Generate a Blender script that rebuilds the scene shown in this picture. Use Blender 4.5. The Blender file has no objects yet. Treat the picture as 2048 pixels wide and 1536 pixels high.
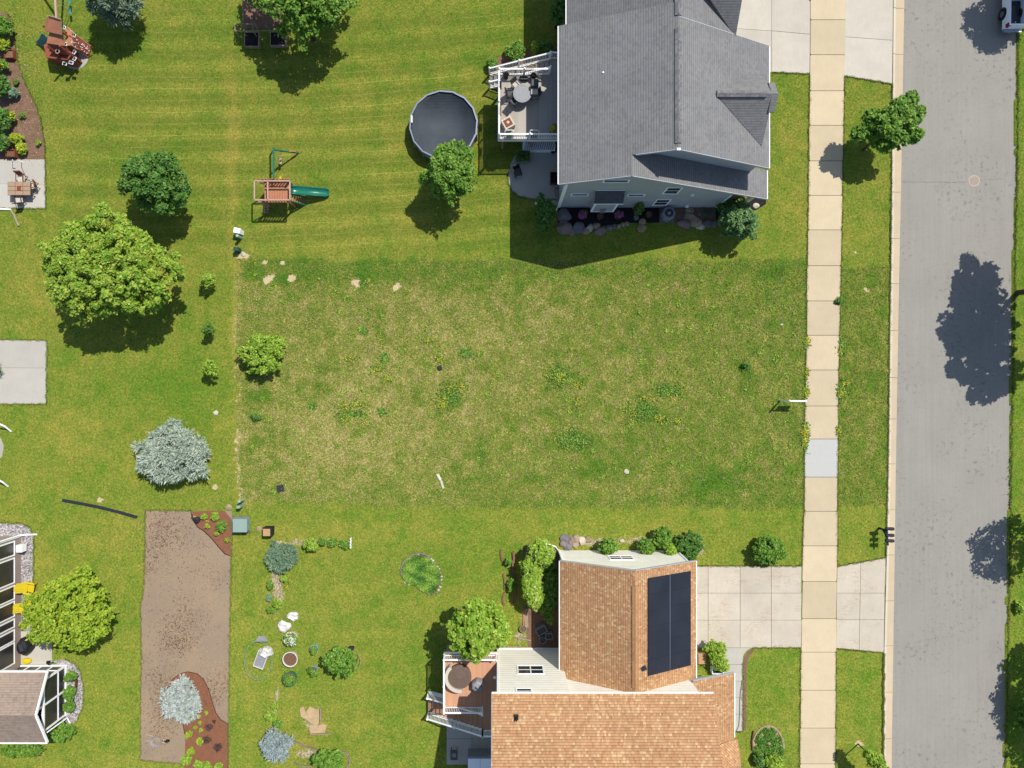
import bpy, math, random
import numpy as np
from mathutils import Vector, Matrix
R = math.radians
# ------------------------------------------------------------------ camera, light, exposure
F, NX, NY = 1420.0, 996.0, 764.0          # focal length in photo pixels, photo pixel straight below the drone
H = F / 28.0                              # flying height (28 photo pixels per metre on the ground)
scene = bpy.context.scene
cam_data = bpy.data.cameras.new('camera')
cam = bpy.data.objects.new('camera', cam_data)
scene.collection.objects.link(cam)
cam.location = (0, 0, H)
cam_data.sensor_width = 36.0
cam_data.lens = F / 2048 * 36.0
cam_data.shift_x = (1024 - NX) / 2048
cam_data.shift_y = -(768 - NY) / 2048
cam_data.clip_end = 3000
scene.camera = cam
SUNV = Vector((0.425, 0.495, 1.0)).normalized()
EL = math.asin(SUNV.z); AZ = math.atan2(SUNV.x, SUNV.y)
w = bpy.data.worlds.new('World'); scene.world = w; w.use_nodes = True
wn = w.node_tree.nodes; sky = wn.new('ShaderNodeTexSky'); sky.sky_type = 'NISHITA'; sky.sun_disc = False
sky.sun_elevation = EL; sky.sun_rotation = AZ; sky.altitude = 300
w.node_tree.links.new(sky.outputs[0], wn['Background'].inputs[0]); wn['Background'].inputs[1].default_value = 0.115
sl = bpy.data.lights.new('sun', 'SUN'); sl.energy = 4.5; sl.angle = R(0.5); sl.color = (1.0, 0.955, 0.88)
so = bpy.data.objects.new('sun', sl); scene.collection.objects.link(so)
so.rotation_euler = SUNV.to_track_quat('Z', 'Y').to_euler(); so.location = (20, 25, 60)
scene.view_settings.view_transform = 'Standard'; scene.view_settings.look = 'None'
scene.view_settings.exposure = 0.5; scene.view_settings.gamma = 1.0; scene.view_settings.use_curve_mapping = False
scene.render.engine = 'CYCLES'
scene.cycles.max_bounces = 5; scene.cycles.diffuse_bounces = 3; scene.cycles.glossy_bounces = 3
scene.cycles.transmission_bounces = 3; scene.cycles.transparent_max_bounces = 6
C = scene.collection
rng = np.random.default_rng(7); random.seed(7)
def P(px, py, h=0.0):
    k = (H - h) / F
    return Vector(((px - NX) * k, -(py - NY) * k, h))
# ------------------------------------------------------------------ node helpers / materials
class NT:
    def __init__(s, name, rough=0.8, spec=0.3, metal=0.0):
        s.m = bpy.data.materials.new(name); s.m.use_nodes = True
        s.t = s.m.node_tree; s.b = s.t.nodes['Principled BSDF']
        s.b.inputs['Roughness'].default_value = rough; s.b.inputs['Metallic'].default_value = metal
        s.b.inputs['Specular IOR Level'].default_value = spec
        s.geo = s.t.nodes.new('ShaderNodeNewGeometry'); s.pos = s.geo.outputs['Position']
    def put(s, inp, v):
        if isinstance(v, bpy.types.NodeSocket): s.t.links.new(v, inp)
        elif v is not None:
            if inp.type == 'RGBA' and not hasattr(v, '__len__'): v = (v, v, v, 1)
            if inp.type == 'RGBA' and len(v) == 3: v = (*v, 1)
            inp.default_value = v
    def noise(s, scale, detail=2, rough=0.5, vec=None, dist=0.0, col=False):
        n = s.t.nodes.new('ShaderNodeTexNoise'); n.inputs['Scale'].default_value = scale
        n.inputs['Detail'].default_value = detail; n.inputs['Roughness'].default_value = rough
        n.inputs['Distortion'].default_value = dist
        s.put(n.inputs['Vector'], vec if vec is not None else s.pos)
        return n.outputs['Color' if col else 'Fac']
    def math(s, op, a, b=0.0, c=None, clamp=False):
        n = s.t.nodes.new('ShaderNodeMath'); n.operation = op; n.use_clamp = clamp
        s.put(n.inputs[0], a); s.put(n.inputs[1], b)
        if c is not None: s.put(n.inputs[2], c)
        return n.outputs[0]
    def vmath(s, op, a, b):
        n = s.t.nodes.new('ShaderNodeVectorMath'); n.operation = op
        s.put(n.inputs[0], a); s.put(n.inputs[1], b); return n.outputs[0]
    def mix(s, f, a, b, mode='MIX'):
        n = s.t.nodes.new('ShaderNodeMix'); n.data_type = 'RGBA'; n.blend_type = mode
        s.put(n.inputs[0], f); s.put(n.inputs[6], a); s.put(n.inputs[7], b); return n.outputs[2]
    def rng(s, v, a, b, c=0.0, d=1.0):
        n = s.t.nodes.new('ShaderNodeMapRange'); n.inputs[1].default_value = a; n.inputs[2].default_value = b
        n.inputs[3].default_value = c; n.inputs[4].default_value = d; s.put(n.inputs[0], v); return n.outputs[0]
    def ramp(s, f, stops):
        n = s.t.nodes.new('ShaderNodeValToRGB'); e = n.color_ramp.elements
        while len(e) < len(stops): e.new(0.5)
        for k, (p, c) in enumerate(stops): e[k].position = p; e[k].color = (*c, 1)
        s.put(n.inputs[0], f); return n.outputs[0]
    def sep(s, v):
        n = s.t.nodes.new('ShaderNodeSeparateXYZ'); s.put(n.inputs[0], v); return n.outputs
    def comb(s, x, y, z=0.0):
        n = s.t.nodes.new('ShaderNodeCombineXYZ')
        for k, v in enumerate((x, y, z)): s.put(n.inputs[k], v)
        return n.outputs[0]
    def wn(s, x, y=0.0, z=0.0):
        n = s.t.nodes.new('ShaderNodeTexWhiteNoise'); n.noise_dimensions = '3D'
        s.put(n.inputs['Vector'], s.comb(x, y, z)); return n.outputs['Value']
    def attr(s, name):
        n = s.t.nodes.new('ShaderNodeAttribute'); n.attribute_name = name; return n.outputs['Color']
    def uv(s):
        n = s.t.nodes.new('ShaderNodeUVMap'); return n.outputs[0]
    def bump(s, h, strength=0.5, dist=0.02):
        n = s.t.nodes.new('ShaderNodeBump'); n.inputs['Strength'].default_value = strength
        n.inputs['Distance'].default_value = dist; s.put(n.inputs['Height'], h)
        s.t.links.new(n.outputs[0], s.b.inputs['Normal'])
    def out(s, col): s.put(s.b.inputs['Base Color'], col); return s.m
def srgb(r, g, b, k=0.56):
    f = lambda c: ((c / 255 + 0.055) / 1.055) ** 2.4 if c > 10 else c / 255 / 12.92
    return (f(r) * k, f(g) * k, f(b) * k)
def simple(name, c, var=0.25, scale=3.0, rough=0.7, spec=0.3, metal=0.0, bump=0.0, fine=25.0, c2=None):
    n = NT(name, rough, spec, metal)
    a = n.noise(scale, 4, 0.6); b = n.noise(fine, 2, 0.6)
    lo = tuple(x * (1 - var) for x in c) if c2 is None else c2
    hi = tuple(min(1, x * (1 + var * 0.6)) for x in c)
    col = n.mix(n.rng(a, 0.3, 0.7), lo, hi)
    col = n.mix(0.5, col, n.mix(n.rng(b, 0.3, 0.7), tuple(x * (1 - var) for x in c), hi))
    if bump: n.bump(b, bump, 0.01)
    return n.out(col)
def shingles(name, cols, line=0.5, tab=0.33):
    n = NT(name, 0.92, 0.15); u, v, _ = n.sep(n.uv())
    vr = n.math('DIVIDE', v, 0.155); row = n.math('FLOOR', vr); fr = n.math('FRACT', vr)
    uu = n.math('ADD', n.math('DIVIDE', u, tab), n.math('MULTIPLY', n.wn(row, 3.1), 9.7))
    cell = n.math('FLOOR', uu); fu = n.math('FRACT', uu)
    half = n.math('GREATER_THAN', fu, n.rng(n.wn(cell, row, 5.0), 0, 1, 0.25, 0.75))
    rnd = n.wn(cell, row, n.math('MULTIPLY', half, 2.3))
    col = n.ramp(rnd, [(k / max(1, len(cols) - 1), c) for k, c in enumerate(cols)])
    blot = n.rng(n.noise(0.5, 5, 0.65), 0.3, 0.7, 0.90, 1.08)
    grit = n.rng(n.noise(45, 2, 0.7), 0.3, 0.7, 0.82, 1.18)
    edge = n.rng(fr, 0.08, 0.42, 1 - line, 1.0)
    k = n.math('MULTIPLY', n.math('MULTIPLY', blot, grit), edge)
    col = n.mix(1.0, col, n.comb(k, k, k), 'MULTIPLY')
    n.bump(n.math('MULTIPLY', rnd, 0.5), 0.2, 0.012)
    return n.out(col)
def siding(name, c, period=0.15, horiz='Z', var=0.06):
    n = NT(name, 0.6, 0.3); x, y, z = n.sep(n.pos)
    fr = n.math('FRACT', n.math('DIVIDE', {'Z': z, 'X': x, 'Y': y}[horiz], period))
    d = n.rng(fr, 0.1, 0.34, 0.74, 1.0)  # shadow line of each lap, painted as a darker band in the colour
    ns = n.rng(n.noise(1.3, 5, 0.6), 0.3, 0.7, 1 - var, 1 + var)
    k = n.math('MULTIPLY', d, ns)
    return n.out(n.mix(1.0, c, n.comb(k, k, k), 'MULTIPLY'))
def planks(name, c1, c2, period, axis, rough=0.75):
    n = NT(name, rough, 0.2); x, y, z = n.sep(n.pos); a = x if axis == 'X' else y; o = y if axis == 'X' else x
    v = n.math('DIVIDE', a, period); row = n.math('FLOOR', v)
    grain = n.noise(6, 4, 0.6, n.comb(n.math('MULTIPLY', a, 8.0), o, z))
    f = n.math('ADD', n.math('MULTIPLY', n.wn(row, 1.7), 0.55), n.math('MULTIPLY', grain, 0.45))
    return n.out(n.mix(f, c1, c2))
def concrete(name, c, stain=0.12, rust=0.0, streak='Y'):
    n = NT(name, 0.9, 0.2)
    a = n.noise(0.7, 6, 0.65); b = n.noise(30, 3, 0.7); x, y, z = n.sep(n.pos)
    s = n.noise(3, 4, 0.7, n.comb(n.math('MULTIPLY', x, 4 if streak == 'Y' else .5), n.math('MULTIPLY', y, .5 if streak == 'Y' else 4)))
    k = n.math('MULTIPLY', n.rng(a, 0.25, 0.75, 1 - stain, 1 + stain), n.rng(b, 0.25, 0.75, 0.93, 1.07))
    k = n.math('MULTIPLY', k, n.rng(s, 0.3, 0.7, 1 - stain * .5, 1 + stain * .5))
    t = n.attr('tint'); tx, ty, tz = n.sep(t)
    k = n.math('MULTIPLY', k, n.rng(tx, 0, 1, 0.85, 1.12))
    spots = n.rng(n.noise(2.2, 6, 0.75), 0.66, 0.76, 0, 0.3)
    col = n.mix(1.0, c, n.comb(k, k, k), 'MULTIPLY')
    col = n.mix(spots, col, tuple(q * 0.55 for q in c))
    col = n.mix(ty, col, srgb(206, 208, 206))
    if rust:
        rr = n.noise(1.6, 5, 0.6, n.comb(n.math('MULTIPLY', x, 0.5), n.math('MULTIPLY', y, 2.5)), 1.5)
        rm = n.math('MULTIPLY', n.rng(n.math('ABSOLUTE', n.math('SUBTRACT', rr, 0.5)), 0.0, 0.02, rust, 0.0), n.rng(n.noise(0.6, 2), .45, .6))
        col = n.mix(rm, col, srgb(170, 125, 70))
    n.bump(b, 0.3, 0.004)
    return n.out(col)
def foliage(name, dark, mid, light, tip=None, rough=0.55, trans=0.35):
    dark, mid, light = [tuple(min(1, c * 1.18) for c in q) for q in (dark, mid, light)]
    n = NT(name, rough, 0.25); t = n.attr('tint'); r, g, b = n.sep(t)
    col = n.ramp(r, [(0.0, dark), (0.5, mid), (1.0, light)])
    if tip: col = n.mix(g, col, tip)
    n.out(col)
    if trans:
        tr = n.t.nodes.new('ShaderNodeBsdfTranslucent'); mx = n.t.nodes.new('ShaderNodeMixShader')
        n.put(tr.inputs['Color'], col); mx.inputs[0].default_value = trans
        n.t.links.new(n.b.outputs[0], mx.inputs[1]); n.t.links.new(tr.outputs[0], mx.inputs[2])
        n.t.links.new(mx.outputs[0], n.t.nodes['Material Output'].inputs[0])
    return n.m
# ------------------------------------------------------------------ mesh builder
class MB:
    def __init__(s): s.v = []; s.f = []; s.c = []
    def add(s, vs, fs, col=(0.5, 0, 0)):
        o = len(s.v); s.v += [tuple(p) for p in vs]; s.f += [tuple(i + o for i in f) for f in fs]; s.c += [col] * len(fs); return s
    def box(s, c, size, rz=0.0, col=(0.5, 0, 0), taper=1.0):
        hx, hy, hz = size[0] / 2, size[1] / 2, size[2] / 2; cs, sn = math.cos(rz), math.sin(rz); vs = []
        for z, t in ((-hz, 1.0), (hz, taper)):
            for x, y in ((-hx, -hy), (hx, -hy), (hx, hy), (-hx, hy)):
                x2, y2 = x * t, y * t; vs.append((c[0] + x2 * cs - y2 * sn, c[1] + x2 * sn + y2 * cs, c[2] + z))
        return s.add(vs, [(3, 2, 1, 0), (4, 5, 6, 7), (0, 1, 5, 4), (1, 2, 6, 5), (2, 3, 7, 6), (3, 0, 4, 7)], col)
    def bar(s, a, b, w, h=None, up=(0, 0, 1), col=(0.5, 0, 0)):
        a = Vector(a); b = Vector(b); d = (b - a).normalized(); u = Vector(up)
        if abs(d.dot(u)) > 0.98: u = Vector((0, 1, 0))
        x = d.cross(u).normalized(); y = x.cross(d).normalized(); h = h or w
        vs = [p + x * sx * w / 2 + y * sy * h / 2 for p in (a, b) for sx, sy in ((-1, -1), (1, -1), (1, 1), (-1, 1))]
        return s.add(vs, [(3, 2, 1, 0), (4, 5, 6, 7), (0, 1, 5, 4), (1, 2, 6, 5), (2, 3, 7, 6), (3, 0, 4, 7)], col)
    def tube(s, pts, r, n=8, col=(0.5, 0, 0)):
        pts = [Vector(p) for p in pts]; rs = r if hasattr(r, '__len__') else [r] * len(pts); vs = []
        for i, p in enumerate(pts):
            d = (pts[min(i + 1, len(pts) - 1)] - pts[max(i - 1, 0)]).normalized()
            u = Vector((0, 0, 1)) if abs(d.z) < 0.9 else Vector((1, 0, 0)); x = d.cross(u).normalized(); y = x.cross(d)
            vs += [p + (x * math.cos(2 * math.pi * k / n) + y * math.sin(2 * math.pi * k / n)) * rs[i] for k in range(n)]
        fs = [(i * n + k, i * n + (k + 1) % n, (i + 1) * n + (k + 1) % n, (i + 1) * n + k) for i in range(len(pts) - 1) for k in range(n)]
        fs += [tuple(range(n))[::-1], tuple((len(pts) - 1) * n + k for k in range(n))]
        return s.add(vs, fs, col)
    def lathe(s, c, prof, n=24, col=(0.5, 0, 0), sx=1.0, sy=1.0):
        vs = [(c[0] + r * math.cos(2 * math.pi * k / n) * sx, c[1] + r * math.sin(2 * math.pi * k / n) * sy, c[2] + z) for r, z in prof for k in range(n)]
        fs = [(i * n + k, i * n + (k + 1) % n, (i + 1) * n + (k + 1) % n, (i + 1) * n + k) for i in range(len(prof) - 1) for k in range(n)]
        fs += [tuple(range(n))[::-1], tuple((len(prof) - 1) * n + k for k in range(n))]
        return s.add(vs, fs, col)
    def prism(s, poly, z0, z1, col=(0.5, 0, 0)):
        n = len(poly); zt = z1 if hasattr(z1, '__len__') else [z1] * n; zb = z0 if hasattr(z0, '__len__') else [z0] * n
        vs = [(p[0], p[1], zb[k]) for k, p in enumerate(poly)] + [(p[0], p[1], zt[k]) for k, p in enumerate(poly)]
        area = sum(poly[k][0] * poly[(k + 1) % n][1] - poly[(k + 1) % n][0] * poly[k][1] for k in range(n))
        fs = [tuple(range(n))[::-1], tuple(range(n, 2 * n))] + [(k, (k + 1) % n, n + (k + 1) % n, n + k) for k in range(n)]
        if area < 0: fs = [f[::-1] for f in fs]
        return s.add(vs, fs, col)
    def slab3(s, pts, th):                       # sloped sheet with thickness, pts = top face
        n = len(pts); vs = [Vector(p) for p in pts]; nn = (vs[1] - vs[0]).cross(vs[2] - vs[0])
        if nn.z < 0: vs = vs[::-1]
        vs = vs + [v - Vector((0, 0, th)) for v in vs]
        return s.add(vs, [tuple(range(n)), tuple(range(n, 2 * n))[::-1]] + [(k, n + k, n + (k + 1) % n, (k + 1) % n) for k in range(n)])
    def tri(s, vs, th=None): return s.add(vs, [tuple(range(len(vs)))])
    def build(s, name, mat, parent=None, uv=False, smooth=False, bevel=0.0, tintattr=False):
        off = Vector((0, 0, 0))
        q = parent
        while q is not None: off = off + q.location; q = q.parent
        me = bpy.data.meshes.new(name); me.from_pydata([(a - off.x, b - off.y, c - off.z) for a, b, c in s.v], [], s.f)
        if uv:
            l = me.uv_layers.new(name='UVMap')
            for p in me.polygons:
                n = p.normal; u = Vector((0, 0, 1)).cross(n)
                u = u.normalized() if u.length > 0.05 else Vector((1, 0, 0)); v = n.cross(u)
                for li in p.loop_indices:
                    co = me.vertices[me.loops[li].vertex_index].co + off; l.data[li].uv = (co.dot(u), co.dot(v))
        if tintattr:
            a = me.attributes.new('tint', 'FLOAT_COLOR', 'FACE')
            a.data.foreach_set('color', np.array([(*c, 1) for c in s.c], dtype=np.float32).ravel())
        if smooth: me.polygons.foreach_set('use_smooth', [True] * len(me.polygons))
        me.materials.append(mat); o = bpy.data.objects.new(name, me); C.objects.link(o)
        if parent: o.parent = parent
        if bevel:
            b = o.modifiers.new('bevel', 'BEVEL'); b.width = bevel; b.segments = 2; b.limit_method = 'ANGLE'
        return o
def tag(o, label, cat, group=None, kind=None):
    if label: o['label'] = label
    if cat: o['category'] = cat
    if group: o['group'] = group
    if kind: o['kind'] = kind
    return o
def empty(name, loc, label, cat, group=None):
    o = bpy.data.objects.new(name, None); C.objects.link(o); o.location = loc; o.empty_display_size = 0.3
    return tag(o, label, cat, group)
def struct(name, mb, mat, **k):
    o = mb.build(name, mat, **k); o['kind'] = 'structure'; return o
def share(me, name, parent, loc):
    o = bpy.data.objects.new(name, me); C.objects.link(o); o.parent = parent; o.location = loc; return o
def npmesh(name, verts, nper, mat, parent=None, tint=None):   # verts (N*nper,3): N separate faces
    off = np.zeros(3); q = parent
    while q is not None: off = off + np.array(q.location); q = q.parent
    v = (verts - off).astype(np.float32); N = len(v) // nper
    me = bpy.data.meshes.new(name); me.vertices.add(len(v)); me.vertices.foreach_set('co', v.ravel())
    me.loops.add(len(v)); me.loops.foreach_set('vertex_index', np.arange(len(v), dtype=np.int32))
    me.polygons.add(N); me.polygons.foreach_set('loop_start', np.arange(N, dtype=np.int32) * nper)
    me.update(calc_edges=True)
    if tint is not None:
        a = me.attributes.new('tint', 'FLOAT_COLOR', 'FACE'); t = np.ones((N, 4), np.float32); t[:, :tint.shape[1]] = tint
        a.data.foreach_set('color', t.ravel())
    me.materials.append(mat); o = bpy.data.objects.new(name, me); C.objects.link(o)
    if parent: o.parent = parent
    return o
# ------------------------------------------------------------------ materials
def ground_material():
    n = NT('lawn_ground', 0.95, 0.1); x, y, z = n.sep(n.pos)
    dry, lush, lot = n.sep(n.attr('zone_a')); stripe, bare, fine_line = n.sep(n.attr('zone_b'))
    big = n.noise(0.22, 4, 0.55); mid = n.noise(1.1, 5, 0.62); fin = n.noise(9, 4, 0.75); fin2 = n.noise(19, 3, 0.8)
    grn = srgb(102, 140, 40); yel = srgb(170, 162, 70); drk = srgb(74, 104, 28); straw = srgb(172, 156, 112); oliv = srgb(124, 132, 62)
    f = n.math('ADD', n.math('MULTIPLY', n.rng(big, 0.3, 0.7), 0.36), n.math('MULTIPLY', n.rng(mid, 0.3, 0.7), 0.44))
    f = n.math('ADD', f, n.math('MULTIPLY', n.rng(fin, 0.28, 0.72), 0.42))
    f = n.math('ADD', n.math('SUBTRACT', f, 0.08), n.math('MULTIPLY', n.math('SUBTRACT', dry, lush), 0.5))
    vo = n.t.nodes.new('ShaderNodeTexVoronoi'); vo.inputs['Scale'].default_value = 13.5; n.put(vo.inputs['Vector'], n.vmath('ADD', n.pos, n.vmath('MULTIPLY', n.noise(7, 2, .5, col=True), (.12, .12, .12)))); vr, vg, vb = n.sep(vo.outputs['Color'])
    f = n.math('ADD', f, n.math('MULTIPLY', n.math('SUBTRACT', vr, 0.5), 0.5))
    lawn = n.mix(n.rng(f, 0.1, 1.05), grn, yel)
    lawn = n.mix(n.rng(fin2, 0.52, 0.72, 0, 0.6), lawn, drk)
    lawn = n.mix(n.rng(fin2, 0.40, 0.25, 0, 0.35), lawn, srgb(176, 172, 86))
    # rough lot
    g = n.math('ADD', n.math('MULTIPLY', n.rng(fin, 0.3, 0.7), 0.75), n.math('MULTIPLY', n.rng(mid, 0.32, 0.68), 0.5))
    g = n.math('ADD', g, n.math('MULTIPLY', n.math('SUBTRACT', vg, 0.5), 0.55))
    g = n.math('ADD', n.math('SUBTRACT', g, 0.25), n.math('MULTIPLY', n.math('SUBTRACT', dry, lush), 0.55))
    rough = n.ramp(g, [(0.0, srgb(84, 132, 38)), (0.36, srgb(118, 140, 48)), (0.68, srgb(152, 154, 70)), (1.0, srgb(196, 182, 116))])
    rough = n.mix(n.rng(fin2, 0.50, 0.70, 0, 0.75), rough, srgb(84, 96, 36))
    col = n.mix(lot, lawn, rough)
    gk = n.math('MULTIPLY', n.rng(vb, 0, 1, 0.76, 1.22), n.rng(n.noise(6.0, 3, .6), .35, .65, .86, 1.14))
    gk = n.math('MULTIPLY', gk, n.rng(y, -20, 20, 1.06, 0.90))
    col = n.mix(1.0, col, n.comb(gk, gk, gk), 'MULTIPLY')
    # thin trails of dried clippings left by the mower
    wob = n.math('MULTIPLY', n.math('SUBTRACT', n.noise(0.25, 1), 0.5), 0.35)
    xx = n.math('ADD', x, 24.0)
    curve = n.math('MULTIPLY', n.math('MULTIPLY', xx, xx), -0.0022)
    yy = n.math('ADD', n.math('ADD', y, curve), wob)
    fr = n.math('ABSOLUTE', n.math('SUBTRACT', n.math('FRACT', n.math('DIVIDE', yy, 0.82)), 0.5))
    ln = n.math('MULTIPLY', n.rng(fr, 0.0, 0.05, 1, 0), n.rng(n.noise(2.1, 4, 0.7), 0.36, 0.52))
    col = n.mix(n.math('MULTIPLY', n.math('MULTIPLY', n.math('MULTIPLY', ln, stripe), n.rng(n.noise(0.18, 2), .42, .6, .12, .62)), 1.0), col, srgb(206, 196, 104))
    band = n.math('MULTIPLY', n.rng(n.math('SINE', n.math('MULTIPLY', yy, 3.83)), -0.4, 0.4, 0, 0.3), stripe)
    col = n.mix(band, col, drk)
    # bare earth
    bm = n.rng(n.math('ADD', n.math('MULTIPLY', bare, 1.0), n.math('MULTIPLY', n.math('SUBTRACT', n.noise(3.6, 5, 0.75), 0.5), 1.7)), 0.46, 0.56)
    col = n.mix(bm, col, n.mix(n.rng(fin, 0.3, 0.7), srgb(236, 214, 172), srgb(206, 182, 138)))
    ch = n.rng(n.math('ADD', n.math('MULTIPLY', fine_line, 1.0), n.math('MULTIPLY', n.math('SUBTRACT', n.noise(3.0, 5, 0.7), 0.5), 1.5)), 0.42, 0.6)
    col = n.mix(n.math('MULTIPLY', ch, 0.9), col, n.ramp(vg, [(0, srgb(140, 128, 84)), (0.5, srgb(190, 172, 140)), (1, srgb(228, 214, 192))]))
    n.bump(n.math('ADD', fin, fin2), 0.5, 0.05)
    return n.out(col)
M = {}
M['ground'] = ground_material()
def grass_mat(name, a, b, c):
    n = NT(name, 0.8, 0.1); r, g, bb = n.sep(n.attr('tint'))
    return n.out(n.ramp(r, [(0.0, a), (0.5, b), (1.0, c)]))
M['grass'] = grass_mat('grass_blades', srgb(70, 108, 28), srgb(140, 154, 58), srgb(216, 200, 140))
def asphalt():
    n = NT('asphalt', 0.93, 0.15); x, y, z = n.sep(n.pos)
    st = n.noise(1.0, 5, 0.6, n.comb(n.math('MULTIPLY', x, 5.0), n.math('MULTIPLY', y, 0.12)))
    a = n.noise(0.35, 5, 0.6); b = n.noise(22, 4, 0.8); k = n.math('MULTIPLY', n.rng(st, 0.3, 0.7, 0.95, 1.05), n.rng(a, 0.3, 0.7, 0.95, 1.04))
    k = n.math('MULTIPLY', k, n.rng(b, 0.25, 0.75, 0.84, 1.16))
    col = n.mix(1.0, srgb(170, 166, 157, 0.53), n.comb(k, k, k), 'MULTIPLY')
    sp = n.math('MULTIPLY', n.rng(n.noise(3.4, 4, 0.7), 0.56, 0.68), n.rng(n.noise(0.25, 3, 0.5), 0.44, 0.58, 0.12, 0.8))
    col = n.mix(sp, col, srgb(124, 121, 117))
    wv = n.math('ABSOLUTE', n.math('SUBTRACT', n.noise(0.5, 3, 0.5), 0.5))
    n.bump(b, 0.5, 0.006)
    return n.out(col)
M['asphalt'] = asphalt()
M['walk'] = concrete('walk_concrete', srgb(222, 204, 170), 0.07)
M['drive'] = concrete('drive_concrete', srgb(214, 206, 190), 0.09, rust=0.0)
M['drive_rust'] = concrete('drive_concrete_stained', srgb(216, 205, 186), 0.09, rust=0.7)
M['curb'] = concrete('curb_concrete', srgb(220, 200, 168), 0.07)
M['curbtop'] = concrete('curb_top_concrete', srgb(232, 222, 200), 0.06)
M['patio'] = concrete('patio_concrete', srgb(205, 200, 188), 0.07)
M['joint'] = simple('joint_dirt', srgb(96, 84, 62), 0.3)
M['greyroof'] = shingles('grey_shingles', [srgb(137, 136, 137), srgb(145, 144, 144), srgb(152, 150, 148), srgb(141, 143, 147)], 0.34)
M['ridge'] = shingles('grey_ridge_shingles', [srgb(118, 118, 120), srgb(136, 134, 134), srgb(150, 148, 148)], 0.2, 0.3)
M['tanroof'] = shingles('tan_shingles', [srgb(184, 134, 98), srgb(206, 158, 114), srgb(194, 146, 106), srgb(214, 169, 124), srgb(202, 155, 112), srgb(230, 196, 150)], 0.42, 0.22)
M['tanridge'] = shingles('tan_ridge_shingles', [srgb(186, 138, 96), srgb(204, 156, 112), srgb(196, 146, 102)], 0.2, 0.3)
M['brownroof'] = shingles('brown_shingles', [srgb(160, 142, 128), srgb(180, 162, 146), srgb(170, 150, 136)], 0.22)
M['darkroof'] = shingles('dark_shingles', [srgb(84, 88, 96), srgb(98, 100, 108), srgb(92, 94, 100)], 0.3)
M['greyside'] = siding('grey_siding', srgb(156, 162, 170, 0.95))
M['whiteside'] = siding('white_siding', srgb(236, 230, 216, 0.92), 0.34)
M['taupeside'] = siding('taupe_siding', srgb(160, 142, 132, 0.8), 0.12)
M['white'] = simple('white_vinyl', srgb(240, 240, 238, 0.9), 0.06, 2, 0.45)
M['trim'] = simple('pale_trim', srgb(224, 228, 232, 1.0), 0.06, 2, 0.5)
M['stone'] = simple('stone_veneer', srgb(140, 118, 98), 0.4, 4, 0.9)
def glassy(name, c, rough=0.08): return simple(name, c, 0.25, 2.0, rough, 0.6)
M['fasciam'] = simple('shade_toned_fascia', srgb(206, 212, 220, 0.5), 0.06, 2, 0.5)  # white fascia boards, greyed and blued to carry their shade in the colour
M['glass'] = glassy('window_glass', srgb(52, 60, 66))
M['darkglass'] = glassy('dark_screen', srgb(58, 56, 58), 0.35)
def solar():
    n = NT('solar_cells', 0.3, 0.3); u, v, _ = n.sep(n.uv())
    a = n.rng(n.math('FRACT', n.math('DIVIDE', u, 0.166)), 0.0, 0.06, 1, 0); b = n.rng(n.math('FRACT', n.math('DIVIDE', v, 0.083)), 0.0, 0.08, 1, 0)
    k = n.math('MAXIMUM', a, b)
    return n.out(n.mix(n.math('MULTIPLY', k, 0.5), n.mix(n.rng(n.noise(0.6, 3), .3, .7), srgb(38, 40, 50), srgb(48, 50, 60)), srgb(62, 64, 74)))
M['solar'] = solar()
M['silver'] = simple('aluminium', srgb(176, 186, 206), 0.1, 3, 0.3, 0.5, 0.7)
M['greydeck'] = planks('grey_deck_boards', srgb(176, 168, 156), srgb(204, 196, 184), 0.14, 'X')
M['browndeck'] = planks('brown_deck_boards', srgb(206, 152, 118), srgb(230, 176, 140), 0.14, 'X')
M['cedar'] = simple('cedar_wood', srgb(206, 138, 104), 0.3, 5, 0.75)
M['redcedar'] = simple('red_stained_wood', srgb(166, 88, 64), 0.3, 5, 0.75)
M['palewood'] = simple('pale_wood', srgb(214, 176, 156), 0.2, 5, 0.75)
M['weathered'] = simple('weathered_wood', srgb(176, 156, 132), 0.3, 6, 0.85)
M['edgebrown'] = simple('brown_edging', srgb(146, 104, 82), 0.25, 5, 0.85)
M['darkwood'] = simple('dark_wood', srgb(104, 66, 50), 0.3, 6, 0.8)
M['green_plastic'] = simple('green_plastic', srgb(22, 122, 98), 0.15, 3, 0.25, 0.5)
M['green_metal'] = simple('green_painted_metal', srgb(28, 124, 100), 0.15, 3, 0.4, 0.4)
M['teal'] = simple('teal_plastic', srgb(70, 150, 160), 0.15, 3, 0.4, 0.4)
M['bluepot'] = simple('light_blue_glaze', srgb(140, 200, 212), 0.12, 3, 0.3, 0.4)
M['tealpot'] = simple('dark_teal_glaze', srgb(38, 124, 112), 0.15, 3, 0.3, 0.4)
M['greypot'] = simple('grey_plastic', srgb(160, 160, 164), 0.15, 3, 0.5)
M['darkgrey'] = simple('dark_grey_plastic', srgb(66, 70, 78), 0.2, 3, 0.5)
M['black'] = simple('black_rubber', srgb(34, 36, 40), 0.3, 3, 0.6)
M['navy'] = simple('navy_metal', srgb(50, 54, 66), 0.2, 3, 0.7, 0.2)
M['trans_green'] = simple('utility_green', srgb(158, 182, 170), 0.08, 3, 0.5)
M['pale_green'] = simple('pale_green_plastic', srgb(164, 200, 176), 0.08, 3, 0.5)
M['dark_teal'] = simple('dark_teal_plastic', srgb(48, 84, 84), 0.15, 3, 0.5)
M['yellow'] = simple('yellow_plastic', srgb(240, 214, 40), 0.1, 3, 0.4, 0.4)
M['white_plastic'] = simple('white_sheet', srgb(246, 240, 234), 0.12, 6, 0.5)
M['pinkish'] = simple('pink_plastic', srgb(228, 178, 190), 0.12, 6, 0.5)
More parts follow.
